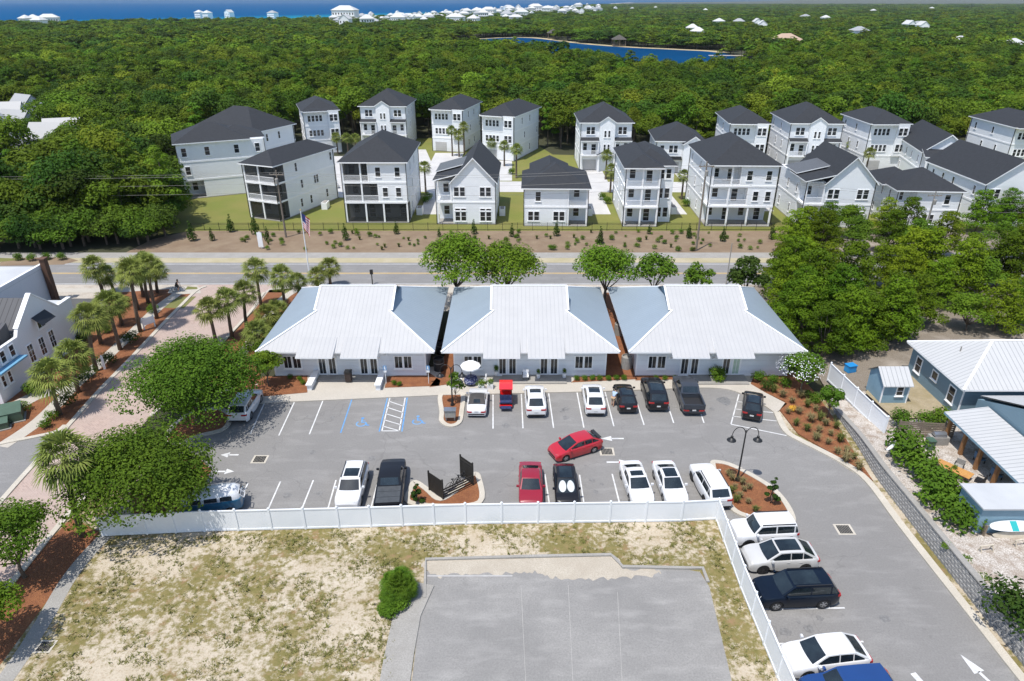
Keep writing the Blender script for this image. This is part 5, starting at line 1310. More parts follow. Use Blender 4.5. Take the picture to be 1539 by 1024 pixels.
vinyl_fence('long white vinyl fence between the car park and the sandy lot', [P(155,806),P(222,803),P(308,799),P(510,794),P(700,788),P(1023,784),corner], group='white vinyl fences')
vinyl_fence('white vinyl fence slanting down beside the right-hand parked cars', [corner+Vector((.0,-.16,0)),P(1113,884),P(1168,1018),P(1225,1150)], group='white vinyl fences')
a, c = P(1243,574,.3), P(1328,652,.7)
vinyl_fence('white vinyl fence on the bank beside the small blue shed', [a,c], group='white vinyl fences', z=.45, h=1.9)
# black metal garden fence along the lawn
t = thing('metal_fence', 'long black metal railing fence between the lawn and the mulch strip', 'fence', (-53,108.6,0))
n = 44; Lf = 2.45
pm = MB(); pm.box(-.035,.035,-.035,.035,0,1.35); pm = pm.mesh('post', MT['black'])
b = MB()
for zz in (.18,1.05,1.25): b.box(0,Lf,-.015,.015,zz-.02,zz+.02)
for k in range(1,17): b.box(Lf*k/17-.009,Lf*k/17+.009,-.009,.009,.05,1.25)
pn = b.mesh('panel', MT['black'])
for k in range(n+1):
    link('post', pm, t, (k*Lf,0,0))
    if k < n: link('panel', pn, t, (k*Lf,0,0))
# block retaining wall with cap
t = thing('retaining_wall', 'grey block retaining wall with concrete cap curving along the drive', 'wall', (0,0,0))
line = smooth_line([(p.x,p.y,h) for p, h in wl], 10); b = MB(); cp = MB(); r_ = random.Random(9)
acc = 0; P_ = [line[0]]
for i in range(len(line)-1):
    a, c = line[i], line[i+1]; L = (c-a).length; k = 0
    while acc+.42 <= L: acc += .42; P_.append(a.lerp(c, acc/L))
    acc -= L
for i in range(len(P_)-1):
    a, c = P_[i], P_[i+1]; d = (c-a); d.z = 0; d.normalize(); nn = Vector((d.y,-d.x,0)); h = a.z; k = 0
    while k*.2 < h-.02:
        off = d*(.21 if k % 2 else 0); g = nn*(-.045*k-r_.uniform(0,.03)); z0, z1 = k*.2+.012, min(k*.2+.19, h)
        p0, p1 = a+off+d*.012+g, c+off-d*.012+g
        q0, q1 = p0-nn*.25, p1-nn*.25; pm0 = (p0+p1)/2+nn*.04
        F = [(p0.x,p0.y),(pm0.x,pm0.y),(p1.x,p1.y),(q1.x,q1.y),(q0.x,q0.y)]
        if area2(F) < 0: F = F[::-1]
        b.prism(F, z0, z1); k += 1
MT['block'] = mat('wall_block', (.40,.395,.38), (.27,.265,.26), 3, .95, fine=.3)
b.build('block_face', MT['block'], t)
b = MB()
k2 = []
for i in range(len(P_)-1):
    a, c = P_[i], P_[i+1]; d = c-a; d.z = 0; d.normalize(); nn = Vector((d.y,-d.x,0)); A, C_ = a-nn*(.12+.045*a.z/.2), c-nn*(.12+.045*c.z/.2)
    cp.beam((A.x,A.y,a.z+.05),(C_.x,C_.y,c.z+.05),.42,.1)
    A, C_ = A-nn*.32, C_-nn*.32; b.beam((A.x,A.y,a.z*.5),(C_.x,C_.y,c.z*.5),.3,max(.1,a.z-.06))
b.build('backing', MT['plastic'], t); cp.build('cap', MT['greyconc'], t)
# ------------------------------------------------------------------ the white buildings at the left edge
MT['tile'] = seam_mat('dark_roof_tile', (.075,.075,.08), 0, .55, (.03,.03,.033), .7, wide=.14)
MT['wwall'] = mat('white_stucco', (.74,.755,.775), (.69,.705,.73), .5, .7, fine=.05)
MT['bluetrim'] = mat('blue_canopy', (.12,.30,.46), (.15,.34,.50), 2, .5)
MT['membrane'] = mat('white_roof_membrane', (.46,.47,.48), (.40,.41,.42), .3, .7)
t = thing('gabled_building', 'white stuccoed building with steep gable, black window awning and dark tiled roof', 'building', (0,0,0))
XR, XL = -47.7, -66.0
prof = [(54.7,0),(68.0,0),(68.0,5.15),(65.7,5.2),(62.5,7.9),(59.4,5.5),(59.0,4.9),(54.7,4.9)]
b = MB(); b.poly([(XR,y,z) for y,z in prof]); b.poly([(XR-.35,y,z) for y,z in prof[::-1]])
for i in range(len(prof)):
    p, q = prof[i], prof[(i+1) % len(prof)]; b.poly([(XR,p[0],p[1]),(XR-.35,p[0],p[1]),(XR-.35,q[0],q[1]),(XR,q[0],q[1])])
b.poly([(XL,54.7,0),(XR-.36,54.7,0),(XR-.36,54.7,4.6),(XL,54.7,4.6)]); b.poly([(XR-.36,68,0),(XL,68,0),(XL,68,4.9),(XR-.36,68,4.9)])
b.build('wall', MT['wwall'], t)
b = MB()
for p, q in (((62.5,7.93),(65.7,5.24)),((62.5,7.93),(59.4,5.53))): b.beam((XR-.18,p[0],p[1]+.05),(XR-.18,q[0],q[1]+.05),.5,.12)
b.box(XR-.42,XR+.05,65.7,68.05,5.16,5.3); b.build('coping', MT['white'], t)
b = MB(); b.poly([(XR-.36,59.3,5.1),(XR-.36,62.5,7.5),(XL,62.5,7.5),(XL,59.3,5.1)][::-1]); b.poly([(XR-.36,62.5,7.5),(XR-.36,65.7,5.0),(XL,65.7,5.0),(XL,62.5,7.5)][::-1]); b.build('tiled_roof', MT['tile'], t)
b = MB(); b.poly([(XR-.36,65.7,4.95),(XR-.36,67.9,4.95),(XL,67.9,4.95),(XL,65.7,4.95)][::-1]); b.build('flat_roof', MT['membrane'], t)
b = MB(); b.poly([(XR-.8,54.2,4.7),(XR-.8,59.3,6.3),(XL,59.3,6.3),(XL,54.2,4.7)][::-1]); b.poly([(XR-.8,54.2,4.7),(XR-.8,59.3,4.7),(XR-.8,59.3,6.3)]); b.build('lower_tiled_roof', MT['tile'], t)
for k in range(3): put_window(t, XR, 55.2+k*1.3, 3.5, R(90), .6, 1.1)
for pxx, pyy in ((81,517),(66.5,528),(50,539)):
    d = -47.7*FPX/(pxx-CX); v = (pyy-CY)/FPX*d; put_window(t, XR, CP*d-SP*v, max(.4, 34-(SP*d+CP*v))-.3, R(90), .75, 1.8, 2, 3)
for y in (55.6, 56.5): put_window(t, XR, y, 1.4, R(90), .4, 1.1)
put_window(t, XR, 62.6, 4.3, R(90), 1.1, 1.3, 2, 2)
b = MB(); b.poly([(XR+.03,61.5,5.75),(XR+.03,63.7,5.75),(XR+.95,63.7,4.95),(XR+.95,61.5,4.95)][::-1]); b.poly([(XR+.03,61.5,5.74),(XR+.03,63.7,5.74),(XR+.95,63.7,4.94),(XR+.95,61.5,4.94)])
b.build('awning', MT['black'], t)
b = MB(); b.box(XR+.01, XR+.75, 54.8, 58.6, 3.05, 3.2); b.build('canopy', MT['bluetrim'], t)
t = thing('flat_building', 'flat-roofed white building with brown chimney at the left edge by the road', 'building', (0,0,0))
b = MB(); b.box(-84,-57.8,70.5,79.6,0,4.4); b.build('wall', MT['wwall'], t)
b = MB(); b.box(-84,-57.8,70.5,79.6,4.402,4.46); b.build('roof', MT['membrane'], t)
b = MB(); b.box(-58.1,-57.75,70.4,79.7,4.46,4.95); b.box(-84,-58.1,70.4,70.7,4.46,4.95); b.build('parapet', MT['wwall'], t)
b = MB(); b.box(-57.7,-57.1,78.8,79.5,0,5.6); b.box(-57.8,-57.0,78.7,79.6,5.6,5.75); b.build('chimney', mat('brown_brick', (.13,.065,.04), (.08,.045,.03), 5, .9), t)
sheet('back_yard', [(-62,72),(-46.5,71),(-44,80),(-57,80)], .012, mat('dark_paving', (.07,.07,.075), (.10,.10,.10), .6, .9))
sheet('yard_paving', [(-47.6,54),(-44.5,54),(-45.5,69),(-47.6,69)], .012, MT['mulch'])
def util_box(pxy, w_, d_, h_, rz, label):
    p = P(*pxy); t = thing('utility_box', label, 'utility box', p, rz); b = MB(); b.box(-w_/2,w_/2,-d_/2,d_/2,.1,h_*.72); b.build('cabinet', MT['ugreen'], t)
    b = MB(); b.raw([(-w_/2-.03,-d_/2-.03,h_*.72),(w_/2+.03,-d_/2-.03,h_*.72),(w_/2+.03,d_/2+.03,h_),(-w_/2-.03,d_/2+.03,h_),(-w_/2-.03,-d_/2-.03,h_*.72+.04),(w_/2+.03,-d_/2-.03,h_*.72+.04),(w_/2+.03,d_/2+.03,h_+.04),(-w_/2-.03,d_/2+.03,h_+.04)],[(3,2,1,0),(4,5,6,7),(0,1,5,4),(1,2,6,5),(2,3,7,6),(3,0,4,7)]); b.raw([(-w_/2,d_/2,h_*.7),(w_/2,d_/2,h_*.7),(w_/2,d_/2,h_),(-w_/2,d_/2,h_)],[(0,1,2,3)]); b.build('lid', MT['ugreen'], t)
    b = MB(); b.box(-w_/2-.15,w_/2+.15,-d_/2-.15,d_/2+.15,0,.1); b.build('plinth', MT['greyconc'], t)
MT['ugreen'] = mat('utility_green', (.06,.11,.075), (.05,.09,.06), 2, .5)
util_box((18,631),1.9,1.5,1.35,R(30),'larger dark green utility box in the pine straw'); util_box((3,643),1.2,1.1,.9,R(30),'smaller dark green utility box at the left edge')
# clipped bushes beside the brick street
def bush_mesh(seed, s, m, n=700, flat=.9, zc=.6):
    r = random.Random(seed); b = MB(); bl = [((r.uniform(-.35,.35),r.uniform(-.35,.35),zc+r.uniform(-.2,.25)), r.uniform(.42,.62)) for _ in range(7)]
    crown(b, bl, n, s, r, -.6, sq=flat); return b.mesh('bush', m)
BUSH = [bush_mesh(i, .075, MT['leaf_dark']) for i in (1,2)]; BUSHG = [bush_mesh(i, .09, MT['leaf_oak']) for i in (3,4)]; BUSHB = [bush_mesh(i, .09, MT['leaf_bright'], 450) for i in (5,6)]
def bush(pxy, s, me, label, group, z=0, sz=None, cat='shrub', name='shrub'):
    p = P(*pxy, z); o = link(name, me, None, p, rnd.uniform(0,6.28)); o.scale = (s, s, sz or s); return tag(o, label, cat, group)
CB = 'clipped bushes beside the brick street'
bush((198,516),1.3,BUSH[0],'large round clipped bush below the white street sign',CB); bush((162,549),1.25,BUSH[1],'round clipped bush behind the white marker post',CB)
bush((136,566),1.1,BUSH[0],'upper one of two touching clipped bushes near the tall palm',CB); bush((124,578),1.1,BUSH[1],'lower one of two touching clipped bushes near the tall palm',CB)
bush((104,612),1.25,BUSH[0],'round clipped bush next to the palm nearest the utility boxes',CB)
bush((50,592),1.15,BUSHG[0],'loose green bush at the foot of the white gabled wall',CB); bush((38,618),.85,BUSHB[0],'yellow-green potted-looking shrub by the utility boxes',CB)
bush((80,632),.85,BUSHB[1],'low grassy shrub at the lower end of the street planting','low shrubs by the brick street'); bush((70,644),.7,BUSHG[1],'lowest small shrub in the street planting by the kerb','low shrubs by the brick street')
bush((163,500),.9,BUSHG[0],'small green shrub between palms and gabled building','low shrubs by the brick street'); bush((126,516),1.2,BUSH[1],'dark shrub at the corner of the gabled building','low shrubs by the brick street')
bush((232,470),.9,BUSHG[1],'leafy shrub behind the white street sign','low shrubs by the brick street'); bush((188,460),1.1,BUSH[0],'dark shrub among the palms near the road','low shrubs by the brick street')
for k,(a_,c_) in enumerate(((345,560),(360,545),(372,528),(382,512),(404,500),(395,533))): bush((a_,c_),1.0+.1*(k%3),(BUSHG+BUSHB)[k%4],'green shrub under the palms along the left shop','shrubs under the palms by the left shop')
# ------------------------------------------------------------------ right-hand neighbours
t = thing('blue_house', 'blue clapboard house with white standing-seam metal hip roof', 'house', (39.4,51.2,.8))
b = MB(); b.box(0,16,0,8.4,0,3.0); b.build('wall', MT['bluewall'], t)
r0 = hip_roof(0,16,0,8.4,2.95,.52,.5,.14)
hm = MB(); hm.v, hm.f, hm.m = r0.v, r0.f, r0.m
MT['seam_white_x'] = seam_mat('white_seam_roof', (.46,.46,.455), 0, .42, (.28,.285,.29), .5, 0, .14); MT['seam_white_y'] = seam_mat('white_seam_roof_end', (.46,.46,.455), 1, .42, (.28,.285,.29), .5, 0, .14)
front = MB(); ends = MB()
for f, m in zip(r0.f, r0.m):
    pts = [r0.v[i] for i in f]
    (ends if (m == 0 and len(f) == 3) else front).poly(pts, m)
front.build('roof', [MT['seam_white_x'], MT['trim']], t)
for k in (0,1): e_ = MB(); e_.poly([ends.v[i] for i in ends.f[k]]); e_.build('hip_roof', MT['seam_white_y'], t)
b = MB(); b.beam((-.5,-.5,3.11),(4.2,4.2,5.55),.2,.08); b.beam((-.5,8.9,3.11),(4.2,4.2,5.55),.2,.08); b.beam((4.2,4.2,5.55),(11.8,4.2,5.55),.2,.08); b.build('ridge_cap', MT['trim'], t)
put_window(t, 0, 1.4, .8, R(-90), .85, 1.45); put_window(t, 0, 4.2, 1.5, R(-90), .8, .75, 1, 1); put_window(t, 0, 6.9, .8, R(-90), .85, 1.45)
b = MB(); b.box(-.04,.06,-.04,.06,0,2.95); b.build('corner_trim', MT['trim'], t)
b = MB(); b.box(7.3,7.9,-.2,0,.9,1.5); b.build('meter_box', MT['greyconc'], t)
b = MB(); b.tube([(1.8,4.5,4.2),(1.8,4.5,4.75)], .06, 6); b.build('vent_pipe', MT['greyconc'], t)
t = thing('garden_shed', 'small pale blue garden shed with metal gable roof behind the bank fence', 'shed', (33.8,53.6,.7))
b = MB(); W2, D2, h = 2.35, 2.7, 2.15; b.poly([(0,0,0),(W2,0,0),(W2,0,h),(0,0,h)]); b.poly([(W2,D2,0),(0,D2,0),(0,D2,h),(W2,D2,h)])
for x in (0,W2): q_ = [(x,0,0),(x,0,h),(x,D2/2,h+.95),(x,D2,h),(x,D2,0)]; b.poly(q_ if x else q_[::-1])
b.build('wall', MT['shedblue'], t)
b = MB()
for s_, y0 in ((1,-.3),(-1,D2+.3)):
    q_ = [(-.2,y0,h-.2),(W2+.2,y0,h-.2),(W2+.2,D2/2,h+1.0),(-.2,D2/2,h+1.0)]; 
    if s_ < 0: q_ = q_[::-1]
    b.poly([(x,y,z+.06) for x,y,z in q_]); b.poly(q_[::-1])
b.build('roof', MT['seam_white_x'], t)
for x in (0,W2): b = MB(); b.box(x-.05,x+.05,-.05,.05,0,h-.1); b.build('corner_trim', MT['trim'], t)
put_window(t, 1.55, 0, .95, 0, .55, .85)
# pavilion
t = thing('pavilion', 'open wooden-posted patio pavilion with white metal roof at the right edge', 'pavilion', (36.0,38.8,.8))
b = MB(); q_ = [(0,0,2.5),(3.5,0,3.0),(3.5,9.4,3.0),(0,9.4,2.5)]; u = [(x,y,z-.2) for x,y,z in q_]
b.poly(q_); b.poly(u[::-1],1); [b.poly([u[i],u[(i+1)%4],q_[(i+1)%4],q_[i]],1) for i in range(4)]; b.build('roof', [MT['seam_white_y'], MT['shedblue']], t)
for y in (.5,2.6,4.7,6.7,8.8): b = MB(); b.box(.25,.5,y-.13,y+.13,0,2.32); b.build('post', MT['post_wood'], t)
b = MB(); b.box(0,3.6,.1,9.3,.0,.06); b.build('floor', mat('blue_deck', (.07,.12,.19), (.05,.09,.15), 1, .7), t)
t = thing('patio_wing', 'blue house wing with white metal roof behind the pavilion', 'house', (39.7,38.2,.8))
b = MB(); b.box(0,12,0,11.6,0,2.75); b.poly([(0,0,2.75),(0,11.6,2.75),(0,5.8,5.2)][::-1]); b.build('wall', MT['bluewall'], t)
b = MB()
for s_ in (1,-1):
    q_ = [(.4,-.4,2.78),(12.4,-.4,2.78),(12.4,5.8,5.3),(.4,5.8,5.3)] if s_ > 0 else [(12.4,12,2.78),(.4,12,2.78),(.4,5.8,5.3),(12.4,5.8,5.3)]
    b.poly([(x,y,z+.08) for x,y,z in q_]); b.poly(q_[::-1])
b.build('roof', MT['seam_white_x'], t)
# patio furniture
MT['cushion'] = mat('blue_cushion', (.08,.16,.26), (.12,.2,.3), 3, .9)
def armchair(loc, rz, label, m, group):
    t = thing('patio_chair', label, 'chair', loc, rz, group); b = MB(); b.box(-.3,.3,-.3,.3,.36,.46); b.build('seat', m, t)
    b = MB(); b.box(-.3,.3,.24,.32,.46,.92); b.build('backrest', m, t)
    for x in (-.27,.27):
        for y in (-.27,.27): b = MB(); b.box(x-.025,x+.025,y-.025,y+.025,0,.36 if y > 0 else .36); b.build('leg', MT['black'], t)
    for x in (-.3,.3): b = MB(); b.box(x-.03,x+.03,-.28,.28,.62,.66); b.build('armrest', MT['black'], t)
for k, y in enumerate((.9,3.6,5.7)): armchair((37.3,38.8+y,.87), R(90), ('blue cushioned patio chair at the near end of the pavilion','blue cushioned patio chair in the middle of the pavilion','blue cushioned patio chair at the far end of the pavilion')[k], MT['cushion'], 'blue patio chairs in the pavilion')
p = P(1430,716,.82); t = thing('patio_table', 'long orange wooden dining table on the terrace', 'table', p, R(-52))
b = MB()
for k in range(5): b.box(-1.25,1.25,-.5+k*.2,-.315+k*.2,.7,.75)
b.build('tabletop', MT['deck_orange'], t)
for x in (-1.05,1.05):
    for y in (-.38,.38): b = MB(); b.box(x-.05,x+.05,y-.05,y+.05,0,.7); b.build('leg', MT['black'], t)
o = link('potted_plant', BUSHB[0], None, (p.x,p.y,1.5), 0); o.scale = (.3,.3,.35); tag(o,'small yellow-green plant on the orange table','plant')
for k,(dx,dy,rz,lab) in enumerate(((1.5,-1.0,R(220),'dark patio chair at the near end of the orange table'),(.9,.75,R(-45),'grey patio chair on the house side of the orange table'),(-.55,-.85,R(140),'dark patio chair on the hedge side of the orange table'),(-1.1,1.45,R(40),'grey patio chair at the far end of the orange table'))):
    armchair((p.x+dx,p.y+dy,.82), rz, lab, MT['plastic'] if k in (0,2) else MT['greyconc'], 'chairs round the orange table')
p = P(1407,668,.8); t = thing('patio_grill', 'grey patio grill against the weathered wooden fence', 'grill', p, 0)
b = MB(); b.box(-.75,.75,-.35,.35,0,.85); b.build('cabinet', MT['greyconc'], t); b = MB(); b.box(-.5,.5,-.3,.3,.85,.95); b.tube([(-.5,0,.98),(.5,0,.98)], .26, 12); b.build('hood', MT['rim'], t)
p = P(1395,676,.8); t = thing('wheelie_bin', 'dark green bin beside the patio grill', 'bin', p, 0); b = MB(); b.prism([(-.28,-.3),(.28,-.3),(.28,.3),(-.28,.3)],.05,.95); b.build('body', MT['ugreen'], t); b = MB(); b.box(-.31,.31,-.34,.34,.95,1.02); b.build('lid', MT['ugreen'], t)
def board_fence(label, a, c, h, z=.8):
    d = c-a; L = math.hypot(d.x,d.y); t = thing('wooden_fence', label, 'fence', (a.x,a.y,z), math.atan2(d.y,d.x), 'weathered board fences')
    b = MB(); n = int(h/.17)
    for k in range(n): b.box(0,L,-.015,.015,.05+k*h/n,.05+k*h/n+.14)
    b.build('boards', MT['wood'], t)
    for k in range(int(L/1.8)+2): x = min(L, k*1.8); b = MB(); b.box(x-.05,x+.05,.02,.12,0,h+.1); b.build('post', MT['wood'], t)
board_fence('weathered board fence across the blue house yard', P(1348,656,.8), P(1430,660,.8), 1.5)
board_fence('weathered board fence behind the row of hedge bushes', P(1396,704,.8), P(1474,812,.8), 1.2)
HB = 'hedge bushes along the board fence'
for k,(a_,c_,s_,lab) in enumerate(((1356,684,1.9,'first hedge bush beside the satellite dish'),(1372,706,2.1,'second hedge bush down from the satellite dish'),(1388,727,1.9,'third hedge bush, at the gap by the terrace'),(1412,765,2.0,'fourth hedge bush, across from the orange table'),(1425,755,2.0,'hedge bush right against the board fence by the orange table'),(1436,790,1.9,'lowest hedge bush near the surfboard shed'),(1354,638,1.3,'round bush at the left end of the cross fence'),(1387,640,1.2,'round bush in the middle behind the cross fence'),(1411,637,1.3,'round bush at the right end of the cross fence'))):
    bush((a_,c_),s_,BUSHG[k%2],lab,HB,.8,s_*.95)
bush((1512,928),1.9,BUSH[0],'dark bush above the block wall at the lower right','shrubs on the yard edge',.9); bush((1538,950),1.9,BUSH[1],'dark bush at the right edge above the block wall','shrubs on the yard edge',.9)
bush((1451,846),.7,BUSHB[0],'low green weed clump in the shell sand','shrubs on the yard edge',.9,.4); bush((1424,824),.6,BUSHB[1],'smaller green weed clump by the block wall cap','shrubs on the yard edge',.9,.4); bush((1478,875),.7,BUSHB[0],'green weed clump right of the block wall','shrubs on the yard edge',.9,.4)
p = P(1335,690,.9); t = thing('satellite_dish', 'white satellite dish on a thin post above the block wall', 'satellite dish', p, R(30))
b = MB(); b.tube([(0,0,0),(0,0,.95)], .03, 6); b.build('post', MT['greyconc'], t); b = MB(); b.lathe([(.001,0),(.2,.03),(.38,.12),(.385,.12),(.2,.0),(.001,-.03)], 16); o = b.build('dish', MT['white'], t, (0,0,1.05), 0, 1); o.rotation_euler = (R(-55),0,R(25)); b = MB(); b.tube([(0,0,1.05),(.1,-.4,1.35)], .015, 5); b.build('arm', MT['greyconc'], t)
# surfboard shed
t = thing('board_shed', 'pale blue lean-to shed with surfboards hung on its front', 'shed', (31.8,36.1,.8))
b = MB(); b.prism([(0,0),(4.8,0),(4.8,2.4),(0,2.4)],0,2.5); b.build('wall', MT['shedblue'], t)
b = MB(); b.box(-.15,4.95,-.2,2.55,2.51,2.62); b.build('roof', MT['membrane'], t)
def surfboard(label, loc, L, wd, m, stripe=None, rz=0, tilt=0):
    n = 14; out = [(L/2*math.cos(a)*1.0, wd/2*(abs(math.sin(a))**.8)*(1 if math.sin(a) > 0 else -1)) for a in [2*math.pi*k/28 for k in range(28)]]
    t = thing('surfboard', label, 'surfboard', loc, rz, 'surfboards at the shed'); t.rotation_euler = (tilt, 0, rz) if not isinstance(tilt, tuple) else tilt
    b = MB(); b.prism(out, -.04, .04); b.build('board', m, t)
    if stripe: b = MB(); b.prism([(-.1,-wd*.46),(.35,-wd*.46),(.12,wd*.46),(-.33,wd*.46)], .042, .046); b.build('stripe', stripe, t)
MT['teal'] = mat('teal_stripe', (.03,.42,.42), rough=.4); MT['cream'] = mat('cream_board', (.58,.52,.42), (.5,.43,.33), 2, .5)
surfboard('white surfboard with slanted teal stripe on the shed front', (34.0,35.75,2.1), 3.3, .75, MT['white'], MT['teal'], 0, R(62))
surfboard('cream paddleboard hung below the striped surfboard', (34.4,35.7,1.35), 3.3, .55, MT['cream'], None, 0, R(75))
surfboard('plain white surfboard leaning on the left side of the shed', (31.3,37.2,1.6), 1.9, .5, MT['white'], None, 0, (R(90),R(70),R(80)))
for k,(a_,c_,lab) in enumerate(((1478,835,'pale wooden trestle left of the shed front'),(1530,826,'pale wooden trestle under the cream paddleboard'))):
    p = P(a_,c_,.8); t = thing('trestle', lab, 'trestle', p, R(10), 'wooden trestles'); b = MB(); b.beam((-.5,0,.85),(.5,0,.85),.07,.07); b.build('top_bar', MT['cream'], t)
    for x in (-.45,.45):
        for y in (-.3,.3): b = MB(); b.beam((x,y,0),(x,0,.85),.06,.06); b.build('leg', MT['cream'], t)
p = P(1443,812,.85); t = thing('flower_pot', 'empty terracotta pot lying in the shell sand', 'pot', p); b = MB(); b.lathe([(.15,.0),(.22,.25),(.24,.25),(.24,.3),(.2,.3),(.14,.05),(.001,.05)], 14); b.build('pot', mat('terracotta', (.32,.12,.06), rough=.8), t, smooth=40)
p = P(1277,558,.4); t = thing('storage_tub', 'bright blue plastic tub behind the bank fence', 'tub', p, R(15)); b = MB(); b.prism([(-.45,-.35),(.45,-.35),(.45,.35),(-.45,.35)],0,.7); b.build('tub', mat('blue_plastic', (.02,.26,.6), rough=.4), t); b = MB(); b.box(-.5,.5,-.4,.4,.7,.76); b.build('rim', mat('blue_plastic_rim', (.02,.22,.52), rough=.4), t)
# ------------------------------------------------------------------ street furniture
def twin_lamp(pxy, h, label, rz=0):
    p = P(*pxy, .09); t = thing('street_lamp', label, 'street lamp', p, rz, 'twin black lamp posts')
    b = MB(); b.lathe([(.2,0),(.2,.1),(.12,.25),(.1,.6),(.07,.7),(.055,h-.5),(.05,h)], 10); b.lathe([(.05,h),(.09,h+.05),(.001,h+.15)], 8); b.build('pole', MT['black'], t, smooth=40)
    for s_ in (-1,1):
        b = MB(); b.tube([(s_*(.5-.5*math.cos(a)), 0, h-.35+.75*math.sin(a)) for a in [math.pi*k/10*.98 for k in range(11)]], .032, 6); b.build('arm', MT['black'], t, smooth=1)
        b = MB(); b.lathe([(.03,.38),(.10,.34),(.12,.18),(.34,.0),(.36,-.05),(.33,-.05),(.1,.12)], 14); sh = b.build('lamp_shade', MT['black'], t, (s_*1.0,0,h-.75), 0, 40)
        b = MB(); b.lathe([(.001,-.06),(.13,-.03),(.13,.08)], 10); b.build('globe', MT['lamp_clear'], sh)
twin_lamp((680,609),3.9,'black twin-arm lamp post on the small island in front of the shops'); twin_lamp((1108,722),4.6,'taller black twin-arm lamp post on the teardrop island')
p = P(677,632,.09); t = thing('control_cabinet', 'grey metal cabinet on the small island below the lamp post', 'cabinet', p, 0)
b = MB(); b.box(-.48,.48,-.25,.25,.45,1.15); b.build('cabinet', MT['greyconc'], t); b = MB(); b.box(-.54,.54,-.32,.3,1.15,1.22); b.build('lid', MT['rim'], t)
for x in (-.38,.38): b = MB(); b.box(x-.05,x+.05,-.05,.05,0,.45); b.build('leg', MT['greyconc'], t)
def parasol_set():
    p = P(708,577,.12); t = thing('parasol', 'white round parasol over a table in front of the middle shop', 'parasol', p, 0)
    b = MB(); n = 10; b.tube([(0,0,0),(0,0,2.5)], .03, 6); b.build('pole', MT['black'], t)
    b = MB(); rim = [(1.0*math.cos(2*math.pi*k/n), 1.0*math.sin(2*math.pi*k/n), 2.05) for k in range(n)]; mid = [(.58*math.cos(2*math.pi*k/n), .58*math.sin(2*math.pi*k/n), 2.34) for k in range(n)]
    for k in range(n): j = (k+1)%n; b.poly([rim[k],rim[j],mid[j],mid[k]]); b.poly([mid[k],mid[j],(0,0,2.52)]); b.poly([(rim[k][0],rim[k][1],1.9),(rim[j][0],rim[j][1],1.9),rim[j],rim[k]])
    b.build('canopy', MT['white'], t)
    b = MB(); b.lathe([(.3,0),(.3,.08),(.001,.1)], 12); b.build('base', MT['black'], t)
    t = thing('cafe_table', 'round table with patterned blue cloth under the white parasol', 'table', (p.x,p.y-.02,.12)); b = MB(); b.lathe([(.06,.02),(.06,.7)], 8); b.lathe([(.001,.74),(.62,.74),(.66,.6),(.7,.3)], 18); b.build('tablecloth', mat('blue_cloth', (.03,.04,.12), (.35,.36,.45), 6, .9, lo=.5, hi=.6), t)
    b = MB(); b.lathe([(.3,0),(.3,.04),(.001,.05)], 12); b.build('foot', MT['black'], t)
    for k,(dx,dy,rz,lab) in enumerate(((-1.2,.1,R(90),'white cafe chair left of the parasol table'),(1.2,.1,R(-90),'white cafe chair right of the parasol table'))): armchair((p.x+dx,p.y+dy,.12), rz, lab, MT['white'], 'cafe chairs at the parasol')
    for k,(dx,dy,lab) in enumerate(((-1.7,-.75,'planter of green leaves left of the parasol'),(1.05,-1.1,'white planter with yellow flowers right of the parasol'),(1.9,-.8,'white planter of green leaves beside the yellow one'))):
        t = thing('planter', lab, 'planter', (p.x+dx,p.y+dy,.12), 0, 'planters at the parasol'); b = MB(); b.box(-.3,.3,-.3,.3,0,.5); b.build('pot', MT['white'], t); o = link('plant', (BUSHB if k else BUSHG)[0], t, (0,0,.45)); o.scale = (.5,.5,.5)
        if k == 1: o.scale = (.6,.6,.55)
parasol_set()
def potted(pxy, label, s=.35, h=.5, z=.24):
    p = P(*pxy, z); t = thing('potted_plant', label, 'plant', p, 0, 'pots beside the shop doors'); b = MB(); b.lathe([(.001,.0),(.16,.0),(.22,h),(.18,h),(.17,h-.06),(.001,h-.06)], 12); b.build('pot', MT['white'], t, smooth=40)
    o = link('plant', BUSHG[0], t, (0,0,h-.05)); o.scale = (s,s,s*1.6)
potted((746,564),'tall potted plant left of the middle shop left door',.36); potted((809,568),'small potted plant left of the middle shop right door',.3); potted((848,567),'small potted plant right of the middle shop right door',.3)
bush((1076,569),1.15,BUSHG[0],'dark green bush between the doors of the right shop','shop front shrubs',.14); bush((1080,574),.75,BUSHB[0],'yellow-green low shrub between the doors of the right shop','shop front shrubs',.14)
for k in range(7): bush((866+k*12,571),.42,BUSHG[k%2],'low green plant in the narrow bed under the middle shop window','low plants under the middle shop window',.15)
for k,(a_,c_) in enumerate(((986,570),(1000,571),(1015,570),(592,578),(600,580),(450,572),(456,577),(437,569))): bush((a_,c_),.38,BUSHG[k%2],'small green plant in the mulch at a shop front','small plants in the shop front mulch',.15)
for k,(a_,c_) in enumerate(((1160,575),(1178,580),(1150,585),(1214,598),(1225,606),(1140,574))): bush((a_,c_),.7+.1*(k%3),(BUSHG+BUSH)[k%4],'green shrub at the top of the planted bank','shrubs on the planted bank',.13)
p = P(524.5,572,.24); t = thing('litter_bin', 'square brown litter bin between the left shop doors', 'bin', p); b = MB(); b.box(-.3,.3,-.3,.3,0,.95); b.build('body', mat('brown_bin', (.035,.022,.018), rough=.6), t); b = MB(); b.box(-.34,.34,-.34,.34,.95,1.08); b.build('lid', MT['black'], t)
p = P(790,570,.24); armchair((p.x,p.y,.24), R(0), 'white chair between the doors of the middle shop', MT['white'], None)
